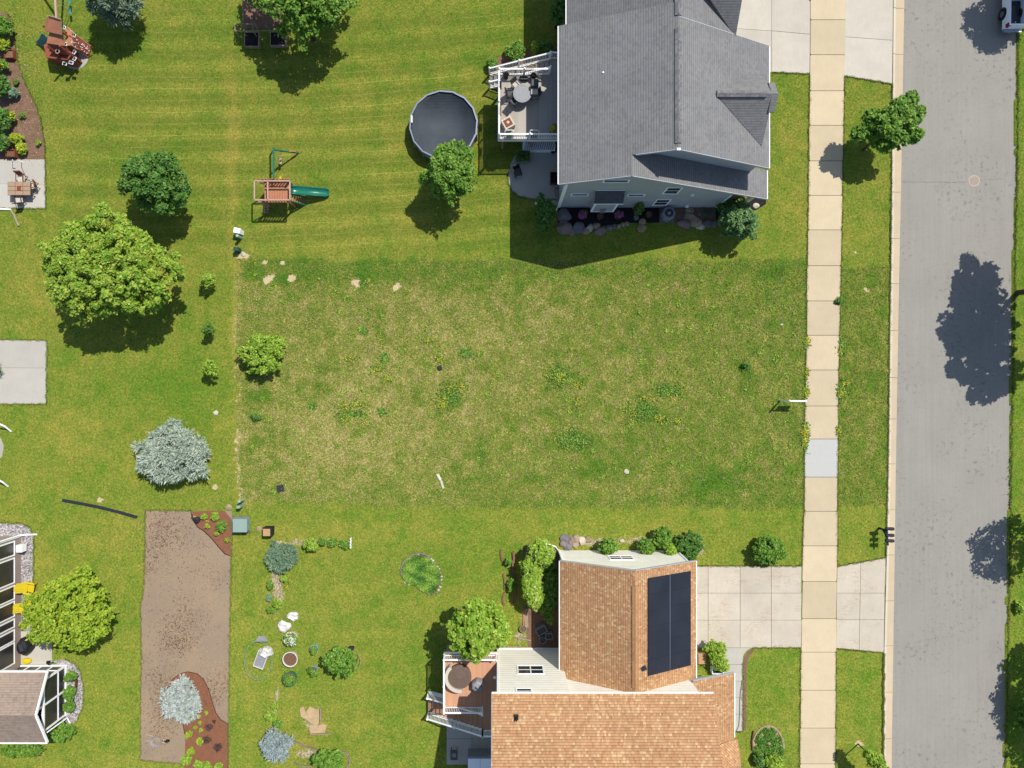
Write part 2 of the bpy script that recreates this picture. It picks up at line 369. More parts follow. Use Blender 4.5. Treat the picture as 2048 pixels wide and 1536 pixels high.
M['cream'] = simple('cream_fabric', srgb(224, 214, 196), 0.1, 6, 0.9)
M['wicker'] = simple('brown_wicker', srgb(122, 102, 90), 0.35, 8, 0.8, fine=45)
M['tanwicker'] = simple('tan_wicker', srgb(206, 164, 120), 0.2, 8, 0.8, fine=45)
M['tile'] = simple('stone_tiles', srgb(190, 160, 130), 0.3, 9, 0.6)
M['rust'] = simple('rusty_steel', srgb(150, 78, 52), 0.3, 6, 0.8)
M['mulch_dark'] = simple('black_mulch', srgb(40, 36, 38), 0.6, 7, 0.95, bump=1.0)
M['mulch_red'] = simple('red_mulch', srgb(150, 100, 74), 0.25, 3, 0.95, bump=0.8)
M['mulch_brown'] = simple('brown_mulch', srgb(146, 112, 92), 0.5, 3, 0.95, bump=1.0, fine=14)
def matted_soil():
    n = NT('matted_soil', 0.95, 0.1); a = n.noise(0.35, 5, 0.6); b = n.noise(14, 4, 0.75); c = n.noise(5, 5, 0.75)
    col = n.mix(n.rng(a, 0.3, 0.7), srgb(176, 154, 126), srgb(160, 142, 122))
    m2 = n.math('MULTIPLY', n.rng(c, 0.5, 0.62), n.rng(n.noise(0.3, 3, .5), 0.5, 0.62, 0, 0.85))
    col = n.mix(m2, col, srgb(100, 78, 62)); m3 = n.math('MULTIPLY', n.rng(b, 0.56, 0.66), n.rng(n.noise(0.5, 2), 0.42, 0.55, 0, 0.6))
    col = n.mix(m3, col, srgb(206, 168, 120)); k = n.rng(b, 0.3, 0.7, 0.9, 1.1)
    n.bump(b, 0.7, 0.02)
    return n.out(n.mix(1.0, col, n.comb(k, k, k), 'MULTIPLY'))
M['soilmat'] = matted_soil()
M['soil'] = simple('potting_soil', srgb(134, 100, 76), 0.5, 9, 0.95, bump=1.0)
M['straw'] = simple('straw', srgb(214, 184, 142), 0.4, 6, 0.95, bump=1.0)
def gravel():
    n = NT('gravel', 0.9, 0.2); v = n.t.nodes.new('ShaderNodeTexVoronoi'); v.inputs['Scale'].default_value = 13; n.put(v.inputs['Vector'], n.pos)
    g = n.sep(v.outputs['Color'])[0]; col = n.ramp(g, [(0, srgb(110, 106, 108)), (0.5, srgb(168, 162, 162)), (1, srgb(224, 218, 214))])
    n.bump(v.outputs['Distance'], -0.8, 0.03); return n.out(col)
M['gravel'] = gravel()
def chips():
    n = NT('dry_chippings', 0.9, 0.2); v = n.t.nodes.new('ShaderNodeTexVoronoi'); v.inputs['Scale'].default_value = 11; n.put(v.inputs['Vector'], n.pos)
    g = n.sep(v.outputs['Color'])[0]; col = n.ramp(g, [(0, srgb(150, 130, 92)), (0.5, srgb(196, 176, 142)), (1, srgb(226, 212, 190))])
    col = n.mix(n.rng(n.noise(2.2, 5, 0.7), 0.42, 0.55), col, srgb(122, 130, 50)); return n.out(col)
M['chips'] = chips()
def rockmat(name, c):
    n = NT(name, 0.9, 0.2); a = n.noise(2.2, 6, 0.7); b = n.noise(14, 5, 0.75); k = n.math('MULTIPLY', n.rng(a, 0.3, 0.7, 0.7, 1.2), n.rng(b, 0.3, 0.7, 0.75, 1.2))
    n.bump(b, 0.8, 0.03); return n.out(n.mix(1.0, c, n.comb(k, k, k), 'MULTIPLY'))
M['rock_grey'] = rockmat('grey_granite', srgb(134, 132, 134)); M['rock_tan'] = rockmat('tan_sandstone', srgb(186, 164, 134))
M['rock_pink'] = rockmat('pinkish_granite', srgb(158, 138, 132)); M['rock_white'] = rockmat('pale_limestone', srgb(224, 212, 190))
M['pebble'] = rockmat('pale_pebble', srgb(222, 206, 182))
M['bark'] = simple('tree_bark', srgb(116, 98, 80), 0.35, 6, 0.95, bump=1.0)
M['paleb'] = simple('pale_bark', srgb(176, 160, 138), 0.25, 6, 0.95)
def cover_mat():
    n = NT('pool_cover', 0.75, 0.15); x, y, z = n.sep(n.pos)
    wv = n.t.nodes.new('ShaderNodeTexWave'); wv.wave_type = 'RINGS'; wv.inputs['Scale'].default_value = 2.2; wv.inputs['Distortion'].default_value = 6.0
    wv.inputs['Detail'].default_value = 3; n.put(wv.inputs['Vector'], n.vmath('ADD', n.pos, (3.2, -18.6, 0)))
    n.bump(wv.outputs['Fac'], 0.2, 0.02)
    return n.out(n.mix(n.rng(n.noise(0.8, 4), 0.3, 0.7), srgb(70, 77, 84), srgb(86, 93, 100)))
M['cover'] = cover_mat()
def mesh_sheet(): return simple('wire_mesh', srgb(120, 140, 130), 0.2, 8, 0.5)
M['wire'] = mesh_sheet()
M['petal_pink'] = simple('magenta_petals', srgb(214, 90, 170), 0.3, 9, 0.6)
M['petal_yellow'] = simple('yellow_petals', srgb(246, 212, 30), 0.15, 9, 0.6)
M['petal_cream'] = simple('cream_petals', srgb(240, 240, 190), 0.1, 9, 0.6)
M['petal_white'] = simple('white_petals', srgb(250, 246, 236), 0.08, 9, 0.6)
M['hose'] = simple('green_hose', srgb(40, 130, 104), 0.15, 9, 0.4)
M['carpaint'] = simple('white_car_paint', srgb(228, 232, 240, 0.95), 0.04, 1, 0.2, 0.6)
M['redlamp'] = simple('red_lens', srgb(170, 30, 30), 0.15, 5, 0.15, 0.6)
M['iron'] = simple('cast_iron', srgb(176, 160, 150), 0.35, 12, 0.7)
# leaves
g = srgb
M['lf_maple'] = foliage('maple_leaves', g(64, 122, 34), g(140, 184, 54), g(212, 230, 98), g(222, 214, 100))
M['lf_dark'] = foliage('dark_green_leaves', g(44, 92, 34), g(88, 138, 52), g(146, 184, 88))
M['lf_mid'] = foliage('mid_green_leaves', g(50, 104, 34), g(108, 158, 52), g(172, 206, 88))
M['lf_lime'] = foliage('lime_leaves', g(76, 130, 32), g(150, 190, 54), g(208, 230, 104))
M['lf_yellow'] = foliage('yellow_green_leaves', g(86, 134, 30), g(158, 190, 50), g(214, 226, 82))
M['lf_blue'] = foliage('silver_blue_needles', g(136, 158, 142), g(188, 206, 186), g(230, 240, 216))
M['lf_pale'] = foliage('pale_silver_needles', g(150, 166, 160), g(204, 216, 208), g(236, 242, 236))
M['lf_teal'] = foliage('blue_green_needles', g(84, 120, 86), g(134, 168, 132), g(178, 204, 168))
M['lf_spruce'] = foliage('dark_blue_green_needles', g(76, 104, 80), g(130, 156, 128), g(186, 204, 170))
M['lf_sage'] = foliage('sage_green_leaves', g(56, 100, 52), g(104, 150, 84), g(166, 198, 128))
M['lf_sky'] = foliage('powder_blue_needles', g(130, 152, 154), g(176, 194, 194), g(214, 226, 222))
M['lf_twig'] = foliage('dark_purple_twigs', g(50, 34, 34), g(78, 56, 52), g(110, 90, 80), trans=0.0)
def lerp_line(pts, y): return float(np.interp(y, [p[0] for p in pts], [p[1] for p in pts]))
ROADL = [(-200, 1813), (0, 1809.5), (365, 1803), (613, 1798), (900, 1793), (1121, 1790), (1343, 1786.7), (1536, 1784), (1750, 1781)]
ROADR = [(-200, 2039), (0, 2036), (365, 2033.5), (440, 2031), (700, 2026), (900, 2022), (1121, 2018.6), (1343, 2014), (1536, 2010), (1750, 2006)]
CURBL = [(-200, 1789), (0, 1786.5), (340, 1783.6), (514, 1782), (663, 1779.5), (900, 1777), (1105, 1773), (1295, 1768), (1536, 1766.5), (1750, 1765)]
SWL = [(-200, 1622), (0, 1621), (110, 1620.5), (292, 1618), (390, 1617.5), (563, 1614), (662, 1613.5), (910, 1609), (1000, 1609), (1090, 1605.6), (1311, 1602.5), (1536, 1599.5), (1750, 1597)]
SWR = [(-200, 1692), (0, 1691), (110, 1689.4), (243, 1686), (340, 1684.6), (427, 1683.5), (514, 1681.5), (663, 1678), (815, 1675.6), (924, 1674.7), (1100, 1673.6), (1280, 1671.5), (1536, 1669.5), (1750, 1667)]
# ------------------------------------------------------------------ ground sheet
def axis(a, b, st, far=500.0):
    inner = np.arange(a, b + st, st)
    return np.concatenate([[a - far, a - 60, a - 15], inner, [inner[-1] + 15, inner[-1] + 60, inner[-1] + far]])
gx = axis(-37.5, 40.0, 0.16); gy = axis(-29.5, 29.5, 0.16)
X, Y = np.meshgrid(gx, gy); PX = NX + X * 28; PY = NY - Y * 28
def sm(v, a, b): t = np.clip((v - a) / (b - a), 0, 1); return t * t * (3 - 2 * t)
def rect(x0, y0, x1, y1, s=6): return sm(PX, x0 - s, x0 + s) * (1 - sm(PX, x1 - s, x1 + s)) * sm(PY, y0 - s, y0 + s) * (1 - sm(PY, y1 - s, y1 + s))
def blob(x, y, rx, ry, rot=0):
    c, s_ = math.cos(R(rot)), math.sin(R(rot)); dx, dy = PX - x, PY - y
    return np.exp(-(((dx * c + dy * s_) / rx) ** 2 + ((-dx * s_ + dy * c) / ry) ** 2) * 1.2)
def vnoise(scale, seed):                     # smooth value noise in photo pixels
    r = np.random.default_rng(seed); G = r.random((200, 200)); u = (PX / scale) % 199; v = (PY / scale) % 199
    i = np.floor(u).astype(int); j = np.floor(v).astype(int); a = u - i; b = v - j; a = a * a * (3 - 2 * a); b = b * b * (3 - 2 * b)
    i2 = np.minimum(i + 1, 199); j2 = np.minimum(j + 1, 199)
    return (G[j, i] * (1 - a) + G[j, i2] * a) * (1 - b) + (G[j2, i] * (1 - a) + G[j2, i2] * a) * b
ragg = (vnoise(9, 1) - 0.5) * 12 + (vnoise(34, 3) - .5) * 12
PX0, PY0 = PX, PY; PX = PX + ragg; PY = PY + (vnoise(11, 2) - 0.5) * 10 + (vnoise(40, 4) - .5) * 12
lot = rect(474, 519 , 1614, 1016, 5) * (1 - sm(PX * 0 + PY - (1004 + (PX - 470) * 0.026), -4, 4))
lot = np.maximum(lot, rect(1676, 532, 1782, 1012, 4) * 0.85)
dry = np.zeros_like(X); lush = np.zeros_like(X)
dry += lot * (0.55 * blob(800, 800, 380, 210) + 0.3 * blob(620, 900, 180, 100) + 0.25 * blob(1000, 640, 300, 80) + 0.2 * blob(540, 600, 60, 60) + 0.15 * blob(1300, 760, 200, 90))
lush += 0.40 * rect(475, 519, 880, 562, 12) + 0.2 * rect(860, 526, 1610, 552, 14) + 0.22 * rect(880, 545, 1000, 590, 14)
lush += lot * (0.10 * sm(PX, 1540, 1600) + 0.15 * sm(PY, 930, 1000) * sm(PX, 800, 1000) + 0.10 * (1 - sm(PY, 560, 640)) - 0.08) * (vnoise(60, 14) * 1.2 + .4)
for (x, y, rx, ry) in [(932, 706, 14, 12), (770, 718, 9, 12), (727, 661, 8, 8), (1145, 880, 34, 24), (762, 823, 9, 8), (1336, 780, 26, 14), (1290, 825, 28, 22), (1120, 750, 22, 24),
        (900, 785, 26, 34), (700, 828, 30, 14), (668, 735, 26, 9), (640, 770, 24, 22), (624, 812, 8, 8), (1090, 822, 10, 9), (1152, 810, 9, 12), (1440, 960, 40, 20), (970, 740, 26, 14), (968, 910, 18, 34),
        (560, 560, 60, 10), (720, 868, 18, 10), (545, 870, 14, 20), (1400, 970, 30, 25), (1185, 940, 60, 16), (518, 790, 30, 14), (1205, 775, 10, 8), (1490, 735, 16, 10), (500, 900, 10, 30)]:
    lush += 0.8 * blob(x, y, rx, ry)
# lawns: yellower or greener areas
dry += 0.35 * blob(700, 240, 260, 120) * (1 - lot) + 0.25 * blob(860, 460, 200, 40) + 0.2 * blob(600, 430, 120, 60) + 0.3 * blob(90, 880, 80, 60) + 0.2 * blob(250, 720, 90, 30) + 0.35 * blob(60, 560, 60, 60)
dry += 0.22 * blob(190, 1090, 90, 60) + 0.2 * blob(640, 1240, 110, 60) + 0.35 * blob(700, 1060, 260, 22) + 0.2 * blob(1750, 430, 40, 60) * (1 - lot) + 0.25 * blob(1580, 300, 30, 120)
lush += 0.45 * blob(280, 760, 140, 40) + 0.4 * blob(170, 210, 40, 40) + 0.35 * blob(1560, 200, 40, 60) + 0.3 * blob(900, 1130, 200, 50) + 0.35 * blob(800, 1400, 80, 100) + 0.4 * blob(1550, 1380, 60, 80) + 0.4 * blob(1720, 1380, 50, 90) + 0.4 * blob(100, 1010, 120, 16)
lk = 1 - .55 * lot
dry += ((vnoise(45, 31) - .5) * .45 + (vnoise(110, 32) - .5) * .35) * lk + (vnoise(21, 33) - .5) * .3 + .07 * lot
lush += np.clip(vnoise(26, 34) - .62, 0, 1) * 1.3 + lot * np.clip(vnoise(15, 35) - .66, 0, 1) * 1.5
lush += 0.45 * rect(2015, 0, 2060, 1536, 3) + 0.55 * blob(390, 760, 60, 220) + 0.25 * blob(1200, 500, 300, 20)
lush += 0.25 * rect(470, 1016, 1600, 1046, 8) * 0.5
PX1 = PX0
dry += 1.3 * blob(464, 320, 10, 200) + 0.5 * blob(466, 240, 14, 60)
dry += 0.55 * rect(463, 520, 478, 1010, 3)
bare = 0.44 * np.exp(-((PX - (473 - (PY0 - 760) * 0.004)) / 4.5) ** 2) * sm(PY0, 515, 530) * (1 - sm(PY0, 1000, 1012))
bare += 0.35 * np.exp(-((PX - 480) / 6) ** 2) * sm(PY0, 840, 860) * (1 - sm(PY0, 990, 1000))
PX, PY = PX0 + ragg * .3, PY0
for (x, y, rx, ry, rot) in [(535, 558, 19, 11, -38), (583, 556, 14, 10, -20), (715, 566, 16, 10, 40), (795, 573, 13, 8, -50), (1560, 0, 1, 1, 0), (1733, 580, 7, 6, 20), (486, 512, 20, 7, 0), (1254, 943, 6, 4, 0),
        (431, 975, 9, 8, 0), (200, 1000, 9, 7, 0), (530, 523, 7, 5, 0), (565, 525, 5, 4, 0), (431, 826, 5, 5, 0), (560, 1090, 14, 12, 0), (1718, 1487, 12, 7, 20), (158, 52, 6, 11, 0)]:
    bare += (0.9 if (x, y) != (158, 52) else .5) * blob(x, y, rx, ry, rot)
bare += 0.36 * np.exp(-((PY - 993 - (PX - 600) * 0.02) / 4) ** 2) * sm(PX, 560, 600) * (1 - sm(PX, 860, 900)) + 0.34 * np.exp(-((PY - 527 - (PX - 600) * 0.01) / 4) ** 2) * sm(PX, 480, 500) * (1 - sm(PX, 1000, 1100))
bare += 0.36 * blob(10, 560, 40, 70) * (vnoise(6, 9) > 0.62)
stripe = rect(120, 20, 1100, 500, 25) * (1 - lot) * 0.95 + 0.0
stripe = np.maximum(stripe, 0.3 * rect(600, 1100, 980, 1500, 40))
fl = np.zeros_like(X)
for (x, y, rx, ry, q_) in [(560, 1105, 24, 18, .45), (600, 1085, 36, 12, .5), (650, 1080, 34, 12, .35), (688, 1086, 16, 10, .35), (552, 1160, 14, 34, .62), (558, 1195, 12, 26, .6), (548, 1225, 8, 10, .4), (555, 1385, 9, 20, .5), (550, 1425, 12, 22, .5), (552, 1465, 14, 16, .3), (610, 1508, 30, 14, .6), (660, 1510, 34, 14, .4), (1180, 1085, 60, 10, .55), (1300, 1080, 90, 14, .5), (1400, 1100, 16, 22, .45), (1536, 1500, 26, 40, .42), (620, 1440, 22, 26, .5), (650, 1055, 90, 12, .15), (1040, 1275, 20, 20, .5), (1050, 1235, 12, 24, .5)]:
    fl += q_ * 1.25 * blob(x, y, rx, ry)
ny_, nx_ = X.shape; me = bpy.data.meshes.new('ground')
cl_ = np.interp(PY, [p[0] for p in CURBL], [p[1] for p in CURBL]); rr_ = np.interp(PY, [p[0] for p in ROADR], [p[1] for p in ROADR])
Z = np.where((PX > cl_ + 1.5) & (PX < rr_ - 5), -0.3, 0.0)
co = np.stack([X, Y, Z], -1).reshape(-1, 3).astype(np.float32)
idx = np.arange(ny_ * nx_).reshape(ny_, nx_)
q = np.stack([idx[:-1, :-1], idx[:-1, 1:], idx[1:, 1:], idx[1:, :-1]], -1).reshape(-1, 4)
me.vertices.add(len(co)); me.vertices.foreach_set('co', co.ravel()); me.loops.add(q.size); me.loops.foreach_set('vertex_index', q.ravel().astype(np.int32))
me.polygons.add(len(q)); me.polygons.foreach_set('loop_start', np.arange(len(q), dtype=np.int32) * 4); me.update(calc_edges=True)
for nm, ch in (('zone_a', (dry, lush, lot)), ('zone_b', (stripe, bare, fl))):
    a = me.attributes.new(nm, 'FLOAT_COLOR', 'POINT'); d = np.ones((len(co), 4), np.float32)
    for k in range(3): d[:, k] = np.clip(ch[k], 0, 1.2).ravel()
    a.data.foreach_set('color', d.ravel())
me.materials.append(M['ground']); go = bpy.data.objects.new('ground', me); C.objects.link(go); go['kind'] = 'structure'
def sample(field, x, y):                       # nearest value of a mask at world points
    i = np.clip(np.searchsorted(gx, x), 0, len(gx) - 1); j = np.clip(np.searchsorted(gy, y), 0, len(gy) - 1); return field[j, i]
# ------------------------------------------------------------------ road, kerb, walks
ys = list(range(-200, 1760, 40))
def ribbon(La, Lb, z0, z1, name, mat, offa=0, offb=0, zs=None):
    mb = MB(); n = len(ys)
    vs = []
    for y in ys:
        a = P(lerp_line(La, y) + offa, y); b = P(lerp_line(Lb, y) + offb, y)
        vs += [(a.x, a.y, z0), (a.x, a.y, z1), (b.x, b.y, z1), (b.x, b.y, z0)]
    fs = []
    for i in range(n - 1):
        o = i * 4; p = o + 4
        fs += [(o + 1, o + 2, p + 2, p + 1)[::-1], (o, o + 1, p + 1, p)[::-1], (o + 2, o + 3, p + 3, p + 2)[::-1]]
    mb.add(vs, fs); return struct(name, mb, mat, tintattr=True)
ribbon(ROADL, ROADR, -0.3, -0.06, 'road', M['asphalt'], -1, 0)
# gutter pan in cast lengths and a raised kerb top
jy = [-160, -66, 16, 108, 202, 295, 384, 477, 567, 661, 755, 838, 928, 1020, 1110, 1202, 1292, 1385, 1478, 1570, 1663]
mb = MB(); mb2 = MB()
for a, b in zip(jy[:-1], jy[1:]):
    y0, y1 = a + 0.35, b - 0.35; t = (random.uniform(0.35, 0.65), 0, 0)
    mb.prism([P(lerp_line(CURBL, y0) + 5.0, y0), P(lerp_line(ROADL, y0), y0), P(lerp_line(ROADL, y1), y1), P(lerp_line(CURBL, y1) + 5.0, y1)], -0.3, [-0.035, -0.052, -0.052, -0.035], t)
    mb2.prism([P(lerp_line(CURBL, y0), y0), P(lerp_line(CURBL, y0) + 4.4, y0), P(lerp_line(CURBL, y1) + 4.4, y1), P(lerp_line(CURBL, y1), y1)], -0.3, 0.045, t)
struct('kerb_gutter', mb, M['curb'], tintattr=True); struct('kerb', mb2, M['curbtop'], tintattr=True, bevel=0.02)
ribbon(CURBL, ROADL, -0.3, -0.065, 'kerb_joint', M['joint'], 1.0, -1.0)
SJ = [-180, -108, -32, 40, 110, 182, 251, 322, 391, 460, 531.6, 602, 670.6, 740, 812, 878, 954, 1022.5, 1091.5, 1162.6, 1237, 1304, 1380, 1455.6, 1527, 1600, 1672]
mb = MB()
for a, b in zip(SJ[:-1], SJ[1:]):
    j0, j1 = random.uniform(-0.8, 0.8), random.uniform(-0.8, 0.8)
    y0, y1 = a + 0.5, b - 0.5; new = 1.0 if abs(a - 878) < 1 else 0.0
    wob = [random.uniform(-0.7, 0.7) for _ in range(4)]
    pl = [P(lerp_line(SWL, y0) + wob[0] + 1.5, y0 + 0), P(lerp_line(SWR, y0) + wob[1] - 1.5, y0), P(lerp_line(SWR, y0 + 4) + wob[1], y0 + 2.5), P(lerp_line(SWR, y1 - 4) + wob[2], y1 - 2.5),
          P(lerp_line(SWR, y1) + wob[2] - 1.5, y1), P(lerp_line(SWL, y1) + wob[3] + 1.5, y1), P(lerp_line(SWL, y1 - 4) + wob[3], y1 - 2.5), P(lerp_line(SWL, y0 + 4) + wob[0], y0 + 2.5)]
    mb.prism(pl, -0.1, 0.035 + random.uniform(0, 0.012), (random.uniform(0.25, 0.8), new * 0.85, 0))
struct('sidewalk', mb, M['walk'], tintattr=True)
ribbon(SWL, SWR, -0.1, 0.01, 'sidewalk_joint', M['joint'], 1.0, -1.0)
def slabs(name, cells, mat, z=0.03, jointpoly=None):
    mb = MB()
    for poly in cells:
        c = sum((Vector((a, b)) for a, b in poly), Vector((0, 0))) / len(poly)
        pl = [P(*(Vector(p) + (c - Vector(p)).normalized() * 0.5)) for p in poly]
        mb.prism(pl, -0.1, z + random.uniform(0, 0.006), (random.uniform(0.3, 0.75), 0, 0))
    struct(name, mb, mat, tintattr=True)
    if jointpoly: struct(name + '_joint', MB().prism([P(*p) for p in jointpoly], -0.1, 0.008), M['joint'])
slabs('driveway_apron', [[(1690.5, -30), (1786, -30), (1785, 81), (1689, 74)], [(1689, 74), (1785, 81), (1784, 168), (1688, 152)]], M['drive'], jointpoly=[(1690, -30), (1785, -30), (1783, 166), (1689, 150)])
slabs('driveway', [[(1410, -80), (1543, -80), (1543, 62), (1410, 54)], [(1410, 54), (1543, 62), (1543, 145), (1410, 145)], [(1543, -80), (1620, -80), (1620, 69), (1543, 62)], [(1543, 62), (1620, 69), (1619, 148), (1543, 144)]], M['drive'], jointpoly=[(1412, -78), (1618, -78), (1618, 146), (1412, 142)])
cells = []
xs_ = [1360, 1416, 1480, 1542.4, 1603]; ysd = [1132, 1186, 1240, 1295]
for i in range(4):
    for j in range(3): cells.append([(xs_[i], ysd[j]), (xs_[i + 1], ysd[j]), (xs_[i + 1] - (1 if i == 3 else 0), ysd[j + 1]), (xs_[i], ysd[j + 1])])
slabs('driveway', cells, M['drive_rust'], jointpoly=[(1362, 1134), (1601, 1134), (1600, 1293), (1362, 1293)])
slabs('driveway_apron', [[(1674, 1133), (1721, 1124), (1720, 1186), (1673, 1186)], [(1721, 1124), (1771, 1115), (1769, 1186), (1720, 1186)], [(1673, 1186), (1720, 1186), (1719, 1239), (1672.5, 1239)], [(1720, 1186), (1769, 1186), (1768, 1239), (1719, 1239)],
    [(1672.5, 1239), (1719, 1239), (1718, 1300), (1672, 1296)], [(1719, 1239), (1768, 1239), (1767, 1305), (1718, 1300)]], M['drive_rust'], jointpoly=[(1675, 1135), (1769, 1117), (1766, 1303), (1674, 1295)])
arc = [(1485 + 22 - 22 * math.sin(t), 1295 + 26 - 26 * math.cos(t)) for t in np.linspace(0.05, math.pi / 2, 7)]
slabs('footpath', [[(1445, 1295.5)] + arc[:4] + arc[4:] + [(1485, 1329), (1445, 1329)], [(1445, 1329), (1485, 1329), (1485, 1362), (1445, 1362)], [(1445, 1362), (1485, 1362), (1485, 1395), (1445, 1395)], [(1445, 1395), (1485, 1395), (1485, 1428), (1445, 1428)], [(1445, 1428), (1485, 1428), (1485, 1462), (1445, 1462)]],
      M['patio'], jointpoly=[(1447, 1297), (1483, 1322), (1483, 1460), (1447, 1460)])
slabs('patio', [[(-60, 319), (91, 319), (91.5, 369), (-60, 367)], [(-60, 367), (91.5, 369), (92, 417), (-60, 417)]], M['patio'], jointpoly=[(-58, 321), (89, 321), (90, 415), (-58, 415)])
slabs('patio', [[(-60, 679), (94.5, 681), (94, 736), (-60, 735)], [(-60, 735), (94, 736), (93, 808), (-60, 808)]], M['patio'], jointpoly=[(-58, 681), (92, 683), (91, 806), (-58, 806)])
slabs('patio', [[(1038, 300), (1117, 300), (1117, 412), (1060, 398), (1036, 392), (1024, 382), (1017, 365), (1016, 350), (1020, 330), (1028, 314)]], M['patio'])
slabs('patio', [[(893, 1440), (944, 1440), (944, 1477), (893, 1477)], [(944, 1440), (1010, 1440), (1010, 1477), (944, 1477)], [(893, 1477), (944, 1477), (944, 1529), (893, 1529)], [(944, 1477), (1010, 1477), (1010, 1529), (944, 1529)]], M['patio'], jointpoly=[(895, 1442), (1008, 1442), (1008, 1527), (895, 1527)])
slabs('patio', [[(30, 1262), (104, 1262), (105, 1328), (30, 1328)]], M['patio'])
def bed(name, poly, mat, z=0.016): return struct(name, MB().prism([P(*p) for p in poly], -0.05, z), mat)
bed('mulch_bed', [(-60, 22), (0, 24), (15, 28), (26, 50), (30, 90), (38, 130), (50, 165), (70, 205), (82, 240), (90, 290), (91, 318), (-60, 318)], M['mulch_brown'])
bed('soil_plot', [(291, 1020), (340, 1021), (386, 1022), (464, 1022), (463, 1090), (461, 1200), (459, 1320), (458, 1450), (457, 1580), (372, 1560), (368, 1528), (320, 1524), (281, 1520), (281, 1400), (283, 1300), (281, 1215), (288, 1175), (290, 1100)], M['soilmat'])
CB = [(384, 1023), (420, 1021), (450, 1022), (464, 1040), (465, 1080), (463, 1110), (450, 1107), (438, 1094), (425, 1078), (410, 1063), (396, 1054), (386, 1040)]
bed('mulch_bed', CB, M['mulch_red'], 0.024)
LB = [(337, 1379), (345, 1358), (360, 1347), (376, 1343), (395, 1347), (408, 1359), (418, 1379), (426, 1406), (432, 1425), (441, 1438), (456.5, 1448), (456.5, 1570), (364, 1570), (370, 1510), (371, 1471), (366, 1448), (358, 1436), (345, 1420), (337, 1400)]
bed('mulch_bed', LB, M['mulch_red'], 0.024)
bed('mulch_bed', [(1116, 414), (1452, 409), (1500, 396), (1532, 392), (1532, 408), (1512, 420), (1470, 432), (1430, 450), (1380, 452), (1345, 444), (1300, 446), (1250, 446), (1190, 454), (1140, 458), (1116, 452)], M['mulch_dark'])
bed('mulch_bed', [(1345, 408), (1430, 408), (1432, 446), (1380, 450), (1345, 444)], M['mulch_brown'], 0.022)
bed('mulch_bed', [(975, 140), (1000, 112), (1075, 95), (1117, 90), (1117, 140)], M['mulch_brown'])
bed('gravel_bed', [(-60, 1045), (45, 1047), (62, 1056), (68, 1075), (67, 1170), (66, 1262), (-60, 1262)], M['gravel'])
bed('gravel_bed', [(104, 1322), (130, 1318), (150, 1326), (162, 1345), (168, 1380), (166, 1415), (155, 1440), (140, 1450), (125, 1440), (120, 1330)], M['gravel'])
0 and bed('garden_strip', [(548, 1088), (585, 1070), (660, 1070), (702, 1076), (700, 1097), (630, 1100), (600, 1106), (590, 1125), (575, 1160), (580, 1190), (566, 1222), (548, 1228), (535, 1200), (536, 1150), (532, 1118)], M['chips'])
0 and bed('garden_strip', [(545, 1360), (560, 1370), (566, 1420), (575, 1470), (560, 1480), (535, 1470), (530, 1420), (538, 1380)], M['chips'])
0 and bed('garden_strip', [(588, 1484), (612, 1494), (640, 1498), (680, 1500), (698, 1508), (703, 1525), (700, 1545), (640, 1545), (590, 1522), (572, 1505)], M['chips'])
0 and bed('mulch_bed', [(1122, 1075), (1160, 1070), (1290, 1068), (1385, 1062), (1412, 1088), (1418, 1118), (1395, 1132), (1118, 1104)], M['chips'])
bed('mulch_bed', [(1046, 1100), (1060, 1085), (1117, 1098), (1117, 1297), (1056, 1297), (1050, 1200)], M['mulch_brown'])
bed('mulch_bed', [(1486, 1322), (1496, 1302), (1512, 1296), (1500, 1310), (1493, 1330), (1492, 1460), (1486, 1462)], M['mulch_brown'])
0 and bed('flower_bed', [(x + random.uniform(-1, 1), y) for x, y in [(1503 + 33 + 33 * math.cos(t), 1500 + 50 * math.sin(t)) for t in np.linspace(0, 2 * math.pi, 20)[:-1]]], M['chips'])
bed('concrete_pad', [(-40, 870), (2, 876), (8, 892), (5, 912), (-2, 920), (-40, 922)], M['patio'], 0.03)
# round planted bed
RB = [(802, 1126), (812, 1114), (835, 1108), (856, 1112), (870, 1124), (882, 1140), (884, 1158), (876, 1178), (866, 1190), (850, 1186), (832, 1174), (812, 1166), (802, 1150)]
# ------------------------------------------------------------------ grass blades (uncountable)
def inside(poly, px, py):
    c = np.zeros(px.shape, bool); n = len(poly)
    for i in range(n):
        x0, y0 = poly[i]; x1, y1 = poly[(i + 1) % n]
        with np.errstate(divide='ignore', invalid='ignore'):
            c ^= ((y0 > py) != (y1 > py)) & (px < (x1 - x0) * (py - y0) / (y1 - y0 + 1e-9) + x0)
    return c
HARD = [[(1360, 1132), (1603, 1132), (1601, 1296), (1360, 1296)], [(1674, 1133), (1771, 1115), (1767, 1305), (1672, 1297)], [(1445, 1290), (1500, 1290), (1486, 1462), (1445, 1462)], [(1410, -40), (1620, -40), (1620, 148), (1410, 148)],
    [(1690, -40), (1786, -40), (1784, 168), (1688, 152)], [(-60, 319), (92, 319), (92, 417), (-60, 417)], [(-60, 679), (94, 679), (94, 808), (-60, 808)], [(1016, 300), (1117, 300), (1117, 400), (1018, 392)], [(893, 1440), (1010, 1440), (1010, 1530), (893, 1530)],
    [(281, 1021), (464, 1021), (458, 1540), (281, 1522)], [(1117, 90), (1460, 90), (1460, 450), (1117, 455)], [(1117, 1100), (1395, 1100), (1395, 1400), (1117, 1400)], [(985, 1297), (1468, 1297), (1468, 1536), (985, 1536)], [(-60, 22), (15, 28), (50, 165), (90, 290), (91, 319), (-60, 319)],
    [(-60, 1045), (67, 1050), (67, 1262), (-60, 1262)], [(-60, 1262), (105, 1262), (135, 1330), (135, 1428), (90, 1490), (-60, 1490)]]
